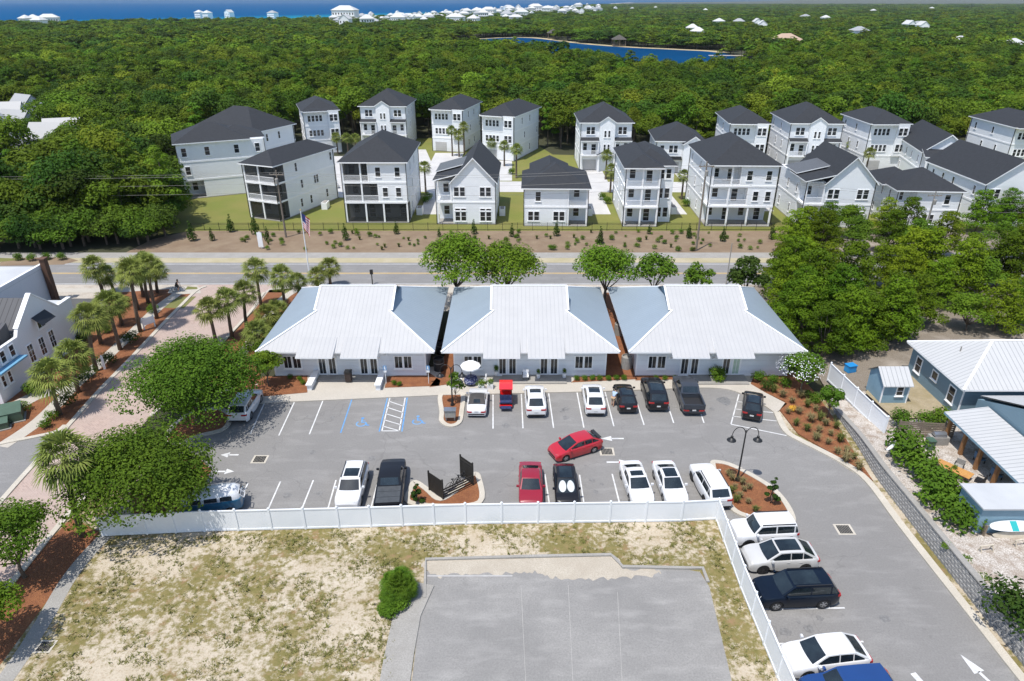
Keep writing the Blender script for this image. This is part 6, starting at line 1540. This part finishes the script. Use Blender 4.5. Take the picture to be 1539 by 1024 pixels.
for k,(a_,c_,lab) in enumerate(((664,530,'grey cylindrical tank in the alley behind the left shop corner'),(660,556,'dark grey cylindrical tank at the alley front beside the left shop'),(930,503,'light grey tank far up the alley beside the right shop'),(941,553,'light grey tank at the alley front beside the right shop'))):
    p = P(a_,c_,.1); t = thing('water_tank', lab, 'tank', p, 0, 'tanks in the alleys'); b = MB(); b.lathe([(.55,0),(.55,1.35),(.5,1.4),(.46,1.4),(.46,1.2),(.001,1.2)], 18); b.build('shell', MT['greyconc'] if k > 1 else MT['black'], t, smooth=40)
    b = MB(); b.lathe([(.56,.9),(.575,.93),(.56,.96)], 18); b.build('hoop', MT['greyconc'], t)
def acc_sign(pxy, label):
    p = P(*pxy, .1); t = thing('parking_sign', label, 'sign', p, 0, 'accessible parking signs'); b = MB(); b.tube([(0,0,0),(0,0,2.0)], .03, 6); b.build('post', MT['white'], t)
    b = MB(); b.box(-.17,.17,-.045,-.03,1.55,2.05); pn = b.build('panel', MT['bluepaint'], t)
    b = MB(); b.box(-.15,.15,-.052,-.047,1.3,1.52); b.poly([(.07*math.cos(a),-.05,1.9+.07*math.sin(a)) for a in [k*math.pi/5 for k in range(10)]]); b.poly([(-.09,-.05,1.66),(.11,-.05,1.62),(.07,-.05,1.72),(-.02,-.05,1.82),(-.07,-.05,1.82)])
    b.build('symbol', MT['white'], pn)
acc_sign((580.6,577),'blue accessible parking sign left of the hatched bay'); acc_sign((644.5,577),'blue accessible parking sign near the alley and lamp post')
def drain(pxy, label, s=1.0, rz=0):
    p = P(*pxy, .01); t = thing('drain_grate', label, 'drain', p, rz, 'storm drain grates'); b = MB(); b.box(-.62*s,.62*s,-.55*s,.55*s,0,.012); b.build('surround', MT['kerb'], t)
    b = MB(); 
    for k in range(8): b.box(-.45*s+k*.115*s,-.45*s+k*.115*s+.09*s,-.42*s,.42*s,.013,.022)
    b.build('grate', MT['black'], t)
drain((390.5,690.5),'black storm drain grate in the left part of the car park'); drain((912,679),'black storm drain grate right of the driving red car'); drain((1269,796),'black storm drain grate in the drive beside the block wall'); drain((68,972),'rusty drain cover in the sand near the bottom left',.8)
# bicycle screen on the island
MT['slat'] = mat('black_slats', (.016,.014,.012), (.03,.026,.02), 8, .7)
A, B2, C2, D3 = P(645.5,737,.1), P(666,751,.1), P(711,729,.1), P(693,716,.1)
t = thing('slatted_screen', 'black slatted enclosure with two high wings on the mulch island', 'screen', (B2.x,B2.y,.1))
def slat_panel(a, c, h, nm='panel'):
    a = Vector((a.x-B2.x,a.y-B2.y,0)); c = Vector((c.x-B2.x,c.y-B2.y,0)); d = c-a; L = d.length; b = MB()
    n = int(L/.14)
    for k in range(n): x = L*(k+.5)/n; b.box(x-.055,x+.055,-.02,.02,.08,h)
    b.box(0,L,.02,.06,.3,.4); b.box(0,L,.02,.06,h-.3,h-.2); b.box(-.05,.05,-.05,.05,0,h+.12); b.box(L-.05,L+.05,-.05,.05,0,h+.12)
    b.build(nm, MT['slat'], t, (a.x,a.y,0), math.atan2(d.y,d.x))
slat_panel(A,B2,1.75,'wing'); slat_panel(C2,D3,2.0,'wing')
b = MB(); d = C2-B2; L = d.length
for z in (.15,.38,.61,.84): b.box(0,L,-.02,.02,z,z+.12)
b.build('front_rail', MT['slat'], t, (0,0,0), math.atan2(d.y,d.x))
def bicycle(loc, rz, label, group, m=None, tilt=0):
    t = thing('bicycle', label, 'bicycle', loc, rz, group); t.rotation_euler = (tilt,0,rz); m = m or MT['black']
    for x in (-.52,.52):
        b = MB(); b.tube([(x+.33*math.cos(a),0,.34+.33*math.sin(a)) for a in [2*math.pi*k/20 for k in range(21)]], .02, 5, cap=False); w_ = b.build('wheel', MT['tyre'], t)
        b = MB()
        for k in range(8): a = math.pi*k/8; b.beam((x-.32*math.cos(a),0,.34-.32*math.sin(a)),(x+.32*math.cos(a),0,.34+.32*math.sin(a)),.006,.006)
        b.build('spokes', MT['rim'], w_)
    b = MB()
    for p, q in (((-.52,0,.34),(-.05,0,.3)),((-.05,0,.3),(-.18,0,.82)),((-.52,0,.34),(-.16,0,.76)),((-.05,0,.3),(.36,0,.78)),((-.17,0,.74),(.34,0,.84)),((.34,0,.9),(.52,0,.34))): b.tube([p,q], .022, 6)
    b.build('frame', m, t)
    b = MB(); b.tube([(.32,0,.9),(.30,0,1.0)], .018, 5); b.tube([(.2,-.28,1.02),(.32,-.1,1.02),(.32,.1,1.02),(.2,.28,1.02)], .016, 5); b.build('handlebar', MT['black'], t)
    b = MB(); b.prism([(-.3,-.07),(-.1,-.02),(-.1,.02),(-.3,.07)],.85,.9); b.build('saddle', MT['black'], t)
    b = MB(); b.box(-.06,.0,-.12,.12,.22,.25); b.build('pedals', MT['black'], t)
    return t
m_ = (B2+C2)/2
bicycle((m_.x-.3,m_.y+.6,.1), math.atan2(d.y,d.x), 'dark bicycle leaning behind the low rail of the black enclosure', 'bicycles in the black enclosure'); bicycle((m_.x+.1,m_.y+1.1,.1), math.atan2(d.y,d.x)+.2, 'second bicycle standing further back in the black enclosure', 'bicycles in the black enclosure')
# ------------------------------------------------------------------ people: one continuous skinned body each
def person(label, loc, rz, J, skin_c, shirt, trousers, hair, cat='person', name='person'):
    """J: joint positions; returns the thing. The body is one skinned mesh, clothing and hair are children."""
    body_v = ['pelvis','chest','neck','head','shl','ell','hal','shr','elr','har','hipl','knl','ftl','tol','hipr','knr','ftr','tor']
    rad = dict(pelvis=.13,chest=.15,neck=.055,head=.10,shl=.06,ell=.045,hal=.034,shr=.06,elr=.045,har=.034,hipl=.085,knl=.06,ftl=.042,tol=.04,hipr=.085,knr=.06,ftr=.042,tor=.04)
    E_ = [('pelvis','chest'),('chest','neck'),('neck','head'),('chest','shl'),('shl','ell'),('ell','hal'),('chest','shr'),('shr','elr'),('elr','har'),('pelvis','hipl'),('hipl','knl'),('knl','ftl'),('ftl','tol'),('pelvis','hipr'),('hipr','knr'),('knr','ftr'),('ftr','tor')]
    def skin(nm, keys, edges, grow, m, parent, lev=2):
        me = bpy.data.meshes.new(nm); idx = {k:i for i,k in enumerate(keys)}
        me.from_pydata([J[k] for k in keys], [(idx[a],idx[b]) for a,b in edges], []); me.materials.append(m)
        o = link(nm, me, parent); sk = o.modifiers.new('skin','SKIN'); sk.use_smooth_shade = True
        for i, k in enumerate(keys):
            r_ = rad[k]*grow if not isinstance(grow, dict) else grow[k]; me.skin_vertices[0].data[i].radius = (r_, r_); me.skin_vertices[0].data[i].use_root = (i == 0)
        sb = o.modifiers.new('sub','SUBSURF'); sb.levels = lev; sb.render_levels = lev; return o
    t = thing(name, label, cat, loc, rz)
    skin('body', body_v, E_, 1.0, skin_c, t)
    J['shl2'] = tuple(lerp(a,b,.6) for a,b in zip(J['shl'],J['ell'])); J['shr2'] = tuple(lerp(a,b,.6) for a,b in zip(J['shr'],J['elr']))
    J['knl2'] = tuple(lerp(a,b,.9) for a,b in zip(J['hipl'],J['knl'])); J['knr2'] = tuple(lerp(a,b,.9) for a,b in zip(J['hipr'],J['knr']))
    G = dict(pelvis=.15,chest=.175,shl=.085,shr=.085,shl2=.075,shr2=.075)
    skin('shirt', ['pelvis','chest','shl','shl2','shr','shr2'], [('pelvis','chest'),('chest','shl'),('shl','shl2'),('chest','shr'),('shr','shr2')], G, shirt, t)
    G = dict(pelvis=.158,hipl=.11,hipr=.11,knl2=.09,knr2=.09)
    skin('shorts', ['pelvis','hipl','knl2','hipr','knr2'], [('pelvis','hipl'),('hipl','knl2'),('pelvis','hipr'),('hipr','knr2')], G, trousers, t)
    h = Vector(J['head']); b = MB(); b.lathe([(.001,.16),(.07,.145),(.115,.08),(.125,.0),(.11,-.06)], 12, (h.x-.015,h.y,h.z)); b.build('hair', hair, t, smooth=1)
    return t
SK = mat('skin', (.42,.24,.16), rough=.6); HAIR = mat('dark_hair', (.02,.014,.01), rough=.7)
J = dict(pelvis=(0,0,.92),chest=(.28,0,1.22),neck=(.45,0,1.36),head=(.56,0,1.46),shl=(.33,.19,1.28),ell=(.48,.22,1.02),hal=(.72,.18,.98),shr=(.33,-.19,1.28),elr=(.5,-.22,1.04),har=(.74,-.16,1.02),hipl=(0,.1,.84),knl=(.05,.11,.48),ftl=(-.03,.11,.06),tol=(.14,.12,.04),hipr=(0,-.1,.84),knr=(-.08,-.11,.48),ftr=(-.2,-.11,.07),tor=(-.04,-.12,.04))
c = P(921,610)
person('person in pale blue shirt and tan shorts bending into the black car', (c.x,c.y,.01), R(60), J, SK, mat('pale_blue_shirt', (.32,.42,.55), rough=.8), mat('tan_shorts', (.40,.29,.18), rough=.85), HAIR)
t = thing('car_door', 'x', 'x', (0,0,0)); bpy.data.objects.remove(t)
c = P(269,439); bk = bicycle((c.x,c.y,.03), R(8), 'bicycle ridden on the pavement by the main road', None)
J = dict(pelvis=(-.18,0,.96),chest=(.0,0,1.3),neck=(.08,0,1.45),head=(.12,0,1.58),shl=(.02,.19,1.38),ell=(.18,.24,1.18),hal=(.26,.25,1.05),shr=(.02,-.19,1.38),elr=(.18,-.24,1.18),har=(.26,-.25,1.05),hipl=(-.14,.1,.92),knl=(.14,.12,.68),ftl=(-.02,.13,.32),tol=(.1,.13,.28),hipr=(-.14,-.1,.92),knr=(.1,-.12,.56),ftr=(-.06,-.13,.2),tor=(.06,-.13,.17))
person('person in dark clothes riding a bicycle beside the main road', (c.x,c.y,.03), R(8), J, SK, mat('dark_shirt', (.02,.02,.025), rough=.8), mat('dark_shorts', (.015,.015,.018), rough=.85), HAIR)
# ------------------------------------------------------------------ poles, wires, flag, signs
def upole(pxy, top_y, label, arms=True, mt=None, r0=.17, z=0):
    p = P(*pxy, z); h = height_at(p.y, top_y)-z; t = thing('utility_pole', label, 'utility pole', p, 0, 'poles along the main road')
    b = MB(); b.tube([(0,0,-.2),(0,0,h)], [r0, r0*.62], 10); b.build('pole', mt or MT['pole_wood'], t, smooth=40)
    if arms:
        b = MB(); b.box(-1.1,1.1,-.06,.06,h-.75,h-.62); b.build('crossarm', MT['pole_wood'], t)
        for x in (-1,-.35,.35,1): b = MB(); b.lathe([(.04,0),(.06,.06),(.03,.16)], 8, (x,0,h-.62)); b.build('insulator', MT['greyconc'], t)
        b = MB(); b.lathe([(.24,0),(.25,.1),(.25,.75),(.1,.85)], 12, (0,-.38,h-2.0)); b.build('transformer', MT['greyconc'], t, smooth=40)
    return p, h
pa, ha = upole((430,357),256,'wooden utility pole right of the screened-porch house'); pb, hb = upole((1046,377),243,'wooden utility pole in front of the square-columned house'); pc, hc = upole((1389,352),288,'pale utility pole among the pines at the right', mt=MT['greyconc'])
upole((1091,428),366,'thin pale pole behind the right shop', arms=False, mt=MT['greyconc'], r0=.09)
t = thing('power_lines', 'thin overhead power lines strung between the roadside poles', 'power line', (0,0,0))
xs_ = [(-150,pa.y+3,10.2)]+[(pa.x,pa.y,ha-.5)]+[(pb.x,pb.y,hb-.5)]+[(pc.x,pc.y,hc-.5)]+[(150,pc.y+3,9)]
for dz, dy in ((0,-.9),(-.05,.9),(-1.5,0),(-2.9,0)):
    b = MB(); pts = []
    for i in range(len(xs_)-1):
        a, c = Vector(xs_[i]), Vector(xs_[i+1])
        for k in range(12): f = k/12; q_ = a.lerp(c, f); pts.append((q_.x, q_.y+dy, q_.z+dz-1.0*4*f*(1-f)))
    b.tube(pts, .015, 4); b.build('wire', MT['greyconc'], t)
p = P(466,419); h = height_at(p.y, 317); t = thing('flagpole', 'tall white flagpole at the road behind the left shop', 'flagpole', p)
b = MB(); b.tube([(0,0,0),(0,0,h)], [.09,.05], 8); b.build('pole', MT['white'], t); b = MB(); b.lathe([(.001,h+.2),(.1,h+.1),(.001,h)], 8); b.build('finial', MT['yellow'], t)
t = thing('flag', 'red and white striped flag with blue canton hanging limp from the pole', 'flag', (p.x+.08,p.y,h-.3))
def flag_pt(u, v):                     # u along the fly, v down the hoist; drooping folds
    return (.95*u**.8*(1-.25*v), .16*math.sin(u*9+v*2)*u, -v*2.0-1.6*u*(.55+.3*v))
cols = (mat('flag_red', (.45,.02,.03), rough=.8), MT['white'], mat('flag_blue', (.02,.03,.14), rough=.8))
for k in range(3):
    b = MB()
    for s_ in range(13):
        for i in range(14):
            u0, u1 = i/14, (i+1)/14; ism = 2 if (s_ < 7 and u1 <= .43) else (0 if s_ % 2 == 0 else 1)
            if ism == k: b.poly([flag_pt(u0,s_/13),flag_pt(u1,s_/13),flag_pt(u1,(s_+1)/13),flag_pt(u0,(s_+1)/13)])
    if k == 2:
        for q_ in range(9): u, v = .06+.13*(q_%3), .07+.16*(q_//3); x,y,z = flag_pt(u,v); 
    b.build(('red_stripes','white_stripes','canton')[k], cols[k], t)
def board_sign(pxy, w_, h_, z0, label, rz=0, posts=2, m=None):
    p = P(*pxy); t = thing('sign', label, 'sign', p, rz); b = MB(); b.box(-w_/2,w_/2,-.04,.04,z0,z0+h_); b.build('panel', m or MT['white'], t)
    for x in ((-w_/2+.06,w_/2-.06) if posts == 2 else (0,)): b = MB(); b.box(x-.06,x+.06,.04,.14,0,z0+h_+.1); b.build('post', MT['white'], t)
board_sign((226,494),1.35,.8,.6,'white board sign on two posts among the palms by the brick street',R(50)); board_sign((158,556),.22,1.5,.05,'slim white marker post in front of a clipped bush',R(40),1)
board_sign((393,374),.75,2.3,.25,'tall narrow white sign in the mulch strip below the porch house',R(-5),1)
p = P(560,428); t = thing('mailbox_post', 'dark short post with box on the sandy verge behind the left shop', 'post', p); b = MB(); b.box(-.06,.06,-.06,.06,0,1.9); b.build('post', MT['black'], t); b = MB(); b.box(-.2,.2,-.12,.12,1.5,2.1); b.build('box', MT['black'], t)
# ------------------------------------------------------------------ planting
GRASS = []
for sd in range(3):
    r = random.Random(200+sd); b = MB()
    for _ in range(120):
        a = r.uniform(0,6.28); l = r.uniform(.4,.8); sp = r.uniform(.15,.75); w0 = .02; s_ = Vector((-math.sin(a),math.cos(a),0)); d = Vector((math.cos(a),math.sin(a),0))
        p0 = d*.08*r.random(); p1 = p0+d*sp*.45*l+Vector((0,0,l*.75)); p2 = p0+d*sp*l*1.1+Vector((0,0,l*r.uniform(.6,1.0)))
        b.poly([p0-s_*w0,p0+s_*w0,p1+s_*w0,p1-s_*w0]); b.poly([p1-s_*w0,p1+s_*w0,p2])
    GRASS.append(b.mesh('clump', MT['grass_dry'] if sd < 2 else MT['grass_green']))
def clump(pxy, s, k, label, group, z=.12):
    o = link('fountain_plant', GRASS[k], None, P(*pxy, z), rnd.uniform(0,6.28)); o.scale = (s,s,s); tag(o, label, 'plant', group)
r_ = random.Random(21)
for k,(a_,c_) in enumerate(((1190,606),(1203,598),(1213,612),(1200,622),(1225,618),(1232,632),(1218,634),(1240,640),(1212,648),(1230,650),(1248,655),(1256,644),(1226,662),(1244,668),(1262,664),(1272,680),(1258,682),(1282,690),(1270,694),(1290,706),(1162,590),(1176,597),(1184,622),(1196,640))):
    clump((a_,c_),r_.uniform(.85,1.35),k%3,'tan fountain-shaped clump plant on the mulched bank beside the drive','fountain plants on the bank')
for k,(a_,c_) in enumerate(((1100,722),(1104,735),(1098,742),(1112,748),(1118,738),(1106,755),(1124,757),(1115,728),(1135,770),(1095,715),(1126,735))):
    clump((a_,c_),r_.uniform(.65,1.0),k%3,'tan fountain-shaped clump plant on the teardrop island','fountain plants on the teardrop island',.09)
bush((1189,618),.55,bush_mesh(9,.1,mat('orange_flowers', (.65,.28,.02), (.7,.45,.03), 5, .8),300),'bright orange flowering plant in the bank mulch',None,.13,cat='flower',name='flowering_plant')
c = P(598,905)
pb_ = thing('palmetto', 'dark green palmetto thicket beside the old car park kerb', 'shrub', (c.x,c.y,0)); r = random.Random(33)
for k in range(11):
    o = link('fronds', PALM[k % 5], pb_, (r.uniform(-.55,.55), r.uniform(-.3,.9), r.uniform(.5,1.3)), r.uniform(0,6.28)); o.scale = (.55,)*3; o.data = PALMD[k % 2]
b = MB(); crown(b, [((r.uniform(-.75,.75),r.uniform(-1.2,.3),.4),.5) for _ in range(10)], 3600, .065, r); b.build('undergrowth', MT['leaf_oak'], pb_)
SM = 'small plants in the mulch strip along the road'; TM = 'young dark trees along the lawn fence'
CON = []
for i in range(3):
    r = random.Random(300+i); b = MB(); bl = [((r.uniform(-.12,.12),r.uniform(-.12,.12),.45+.33*k), .55-.085*k) for k in range(6)]; crown(b, bl, 520, .1, r, -.6, sq=.9); b.tube([(0,0,0),(0,0,.6)], .05, 5); CON.append(b.mesh('tree', MT['leaf_dark']))
for k,(a_,c_,s_) in enumerate(((290,362,1.5),(320,362,1.0),(347,349,1.35),(384,352,1.5),(402,363,1.1),(520,361,1.25),(596,352,1.0),(713,352,1.15),(769,356,1.0),(836,355,1.15),(901,367,1.3),(1035,358,1.1),(1086,363,1.1),(1160,360,1.2),(975,352,.8),(660,356,.7))):
    p = P(a_,c_); o = link('young_tree', CON[k%3], None, p, k); o.scale = (s_*.85,s_*.85,s_); tag(o,'young dark green tree in the mulch strip below the white houses','tree',TM)
for k in range(130):
    x, y = r_.uniform(-44,46), r_.uniform(98.2,107.6); o = link('small_shrub', (BUSHG+BUSHB+[GRASS[2]])[k%5], None, (x,y,0), r_.uniform(0,6.28)); s_ = r_.uniform(.3,.62) if k%5 < 4 else .9; o.scale = (s_,s_,s_*1.1)
    tag(o,'small green plant in the brown mulch strip along the main road','shrub',SM)
for k,(a_,c_) in enumerate(((28,391),(50,392),(72,390),(92,391))): bush((a_,c_),.9,BUSHG[k%2],'low shrub on the small mulch island across the main road','shrubs on the far verge island')
# palms and shrubs between the houses
for k,(a_,c_,h) in enumerate(((508,232,4),(524,236,4.5),(536,234,4),(680,235,6),(690,236,5),(698,232,6.5),(740,240,4),(758,250,4.5),(776,268,6),(910,270,5),(917,290,4.5),(1024,300,4.5),(1183,248,4.5),(1275,245,4.5),(1300,262,4.5),(1370,250,4.5),(1525,250,4),(640,290,5))):
    p = P(a_,c_); t = thing('garden_palm', 'slender young palm between the white houses', 'palm', p, 0, 'young palms between the houses'); b = MB(); b.tube([(0,0,0),(0,0,h)], [.2,.15], 6); b.build('trunk', MT['palmbark'], t); o = link('crown', PALM[k%5], t, (0,0,h), k); o.scale = (.95,)*3
for k,(a_,c_) in enumerate(((640,305),(905,300),(912,306),(1030,310),(705,285),(770,262),(610,312),(645,300))): bush((a_,c_),1.1,BUSHG[k%2],'garden shrub between the white houses','garden shrubs between the houses')
for k,(x,y) in enumerate(((-16.3,118.5),(-1.7,118),(13.6,118),(28.6,119),(44,120),(-33.9,122))):
    t = thing('condenser_screen', 'low white screen box for a condenser against a house side wall', 'screen', (x,y,0), 0, 'condenser boxes beside the houses'); b = MB(); b.box(-.5,.5,-1,1,0,1.2); b.build('screen', MT['trim'], t); b = MB(); b.box(-.35,.35,-.8,.8,1.2,1.28); b.build('lid', MT['greyconc'], t)
# grass growing through the sand: far too many blades to count
r_ = random.Random(77); b = MB()
poly_a = [(p.x,p.y) for p in px((165,812),(510,797),(1060,783),(1150,990),(1180,1060),(1110,1050),(1070,870),(1050,852),(936,850),(918,832),(642,838),(600,925),(585,1060),(20,1060),(100,900))]
xs0 = [p[0] for p in poly_a]; ys0 = [p[1] for p in poly_a]
n_ = 0
while n_ < 4200:
    x, y = r_.uniform(min(xs0),max(xs0)), r_.uniform(min(ys0),max(ys0))
    if not inside(poly_a, x, y): continue
    if noise.noise(Vector((x*.45,y*.45,3))) + .6*noise.noise(Vector((x*1.7,y*1.7,1))) < r_.uniform(-.1,.5): continue
    n_ += 1; s_ = r_.uniform(.04,.11)*(1.8 if r_.random() < .06 else 1)
    for k in range(6):
        a = r_.uniform(0,6.28); l = s_*r_.uniform(.8,1.7); o_ = Vector((x+r_.uniform(-.09,.09), y+r_.uniform(-.09,.09), .0)); d = Vector((math.cos(a),math.sin(a),r_.uniform(.5,1.4)))*l; w_ = Vector((-math.sin(a),math.cos(a),0))*s_*.28
        b.poly([o_-w_, o_+w_, o_+d])
o = b.build('sand_grass', leaf_mat('lot_grass', (.17,.185,.05), (.25,.22,.09), .75, 1.5, .25)); tag(o, 'thin tufts of grass coming up through the pale sand lot', 'grass', kind='stuff')
# ------------------------------------------------------------------ far houses
def far_house(seed, wd, dp, h, rh, roofm, gable=False):
    r = random.Random(seed); b = MB(); b.box(-wd/2,wd/2,-dp/2,dp/2,0,h,0)
    rr = gable_roof(-wd/2,wd/2,-dp/2,dp/2,h,rh,.4,.3) if gable else hip_roof(-wd/2,wd/2,-dp/2,dp/2,h,rh/(min(wd,dp)/2),.6,.3)
    b.raw(rr.v, rr.f, 1)
    if gable:
        for y in (-dp/2+.0,dp/2): b.poly([(-wd/2,y,h),(wd/2,y,h),(0,y,h+rh)],0)
    for fl in range(max(1,int(h/3.2))):
        n = int(wd/2.6)
        for k in range(n): x = -wd/2+wd*(k+.5)/n; b.box(x-.6,x+.6,-dp/2-.06,-dp/2-.0,fl*3.2+1,fl*3.2+2.6,2)
    return b.mesh('far_house', [MT['trim'], roofm, MT['glass']])
MT['fr1'] = mat('pale_roof', (.50,.50,.49), rough=.6); MT['fr2'] = mat('grey_roof', (.30,.31,.32), rough=.6); MT['fr3'] = mat('tan_roof', (.42,.30,.22), rough=.7)
FH = [far_house(1,13,11,10,3.4,MT['fr1']), far_house(2,10,14,11,4,MT['fr1'],True), far_house(3,16,12,9,3.5,MT['fr2']), far_house(4,22,12,11,3.5,MT['fr1'])]
def fh(pxx, pyy, k, label, group, s=1, zt=6, name='far_house'):
    p = P(pxx, pyy, zt); o = link(name, FH[k % 4] if isinstance(k, int) else k, None, (p.x,p.y,0), r_.uniform(-.5,.5)); o.scale = (s,s,s); return tag(o, label, 'house', group)
r_ = random.Random(5)
for i in range(135):
    f = i/134; x = 500+400*f+r_.uniform(-6,6); y = 29-17*f+r_.uniform(-4,5)+(3 if i % 3 else -2)
    fh(x, max(6.5,y), i, 'white beach house in the crowded row along the far shore', 'white houses along the far shore', r_.uniform(.55,.95)*(1.05 if f < .5 else 1.5))
for x,y,k,s_,lab in ((520,29,3,1.7,'long white beach building at the left end of the far shore row'),(520,38,1,1.2,'tall white block among the trees left below the shore row'),(552,37,0,1.25,'second tall pale block among the trees below the shore row'),(685,33,3,1.1,'wide white house with many windows above the far wood'),(712,34,0,1.1,'white house touching the wide many-windowed house'),(805,17,3,1.6,'long white building near the far end of the shore')):
    fh(x,y,k,lab,'large buildings on the far shore',s_)
for x,y in ((40,34),(52,33),(75,34),(60,37),(300,23),(312,24),(345,24),(410,23)): fh(x,y,int(x),'white beach house showing over the wood at the upper left','white houses at the upper left shore',1.1)
for x,y in ((760,28),(775,30),(870,20),(900,12),(925,14),(985,13),(1060,17),(1040,47),(1048,53),(1110,35),(1137,38),(1145,42),(1080,36),(1240,30),(1210,27),(1290,50),(1312,18),(1365,42),(1385,44),(1378,40),(1400,14),(1440,70),(1520,75),(880,14),(950,14)):
    fh(x,y,int(x),'white house half buried in the trees beyond the lake','scattered houses beyond the lake',.9)
fh(1180,63,far_house(9,20,13,6,4,MT['fr3']),'wide tan-roofed house in the trees right of the lake',None,1.1)
MT['fr4'] = mat('galvanised_roof', (.34,.34,.34), rough=.55)
LH = [far_house(20+i,9,13,6.4,3.0,MT['fr4'],True) for i in range(2)]
for i,(x,y,lab) in enumerate(((36,148,'pale metal-roofed house, topmost of the cluster in the left wood'),(8,160,'pale metal-roofed house at the left edge of the photo, upper one'),(58,164,'pale metal-roofed house at the right end of the middle of the cluster'),(24,172,'pale metal-roofed house in the centre of the cluster in the left wood'),(96,185,'white-roofed house standing alone at the right of the cluster'),(2,180,'pale metal-roofed house cut by the left edge, lower one'),(74,192,'pale house almost hidden by trees below the cluster'))):
    p = P(x,y,8); o = link('wood_house', LH[i%2], None, (p.x,p.y,0), R((60,100,20,75,110,35,90)[i])); o.scale = (.66,.62,.95); tag(o, lab, 'house', 'pale roofed houses in the left wood')
MT['darkroof'] = mat('dark_boathouse_roof', (.06,.055,.05), (.09,.08,.07), 1, .9)
def gazebo(pxx, pyy, s, label):
    p = P(pxx, pyy, 1); t = thing('boathouse', label, 'boathouse', (p.x,p.y,0), 0, 'boathouses on the lake'); b = MB(); b.box(-5*s,5*s,-5*s,5*s,1,1.3); b.build('deck', MT['wood'], t)
    for x in (-4.6,0,4.6):
        for y in (-4.6,4.6): b = MB(); b.box((x-.25)*s,(x+.25)*s,(y-.25)*s,(y+.25)*s,-.2,5.2*s); b.build('post', MT['wood'], t)
    hip_roof(-5*s,5*s,-5*s,5*s,5.2*s,.6,.8).build('roof', [MT['darkroof'],MT['wood']], t)
gazebo(831,57,1.0,'dark roofed boathouse on the far lake shore'); gazebo(930,68,1.0,'dark boathouse on stilts at the corner of the lake')
p = P(1093,84,1); t = thing('jetty', 'pale wooden jetty at the right end of the lake', 'jetty', (p.x,p.y,0)); b = MB(); b.box(-12,10,-2,2,1.0,1.25); b.build('deck', MT['cream'], t)
for x in (-11,-6,-1,4,9): b = MB(); b.box(x-.2,x+.2,-1.9,-1.5,0,1.0); b.build('pile', MT['wood'], t)

# ------------------------------------------------------------------ the air: one closed box of thin haze round camera and scene
b = MB(); b.box(-9000, 9000, -150, 9500, -1.5, 36); hz = b.build('haze', None); hz['kind'] = 'stuff'; hz['label'] = 'thin pale sea haze over the far wood'
m = bpy.data.materials.new('haze_air'); m.use_nodes = True; t = m.node_tree
for n_ in list(t.nodes):
    if n_.type != 'OUTPUT_MATERIAL': t.nodes.remove(n_)
pv = t.nodes.new('ShaderNodeVolumePrincipled'); pv.inputs['Color'].default_value = (.80,.88,.95,1); pv.inputs['Density'].default_value = .000035; pv.inputs['Anisotropy'].default_value = .2
t.links.new(pv.outputs[0], [n_ for n_ in t.nodes if n_.type == 'OUTPUT_MATERIAL'][0].inputs['Volume']); hz.data.materials.clear(); hz.data.materials.append(m)
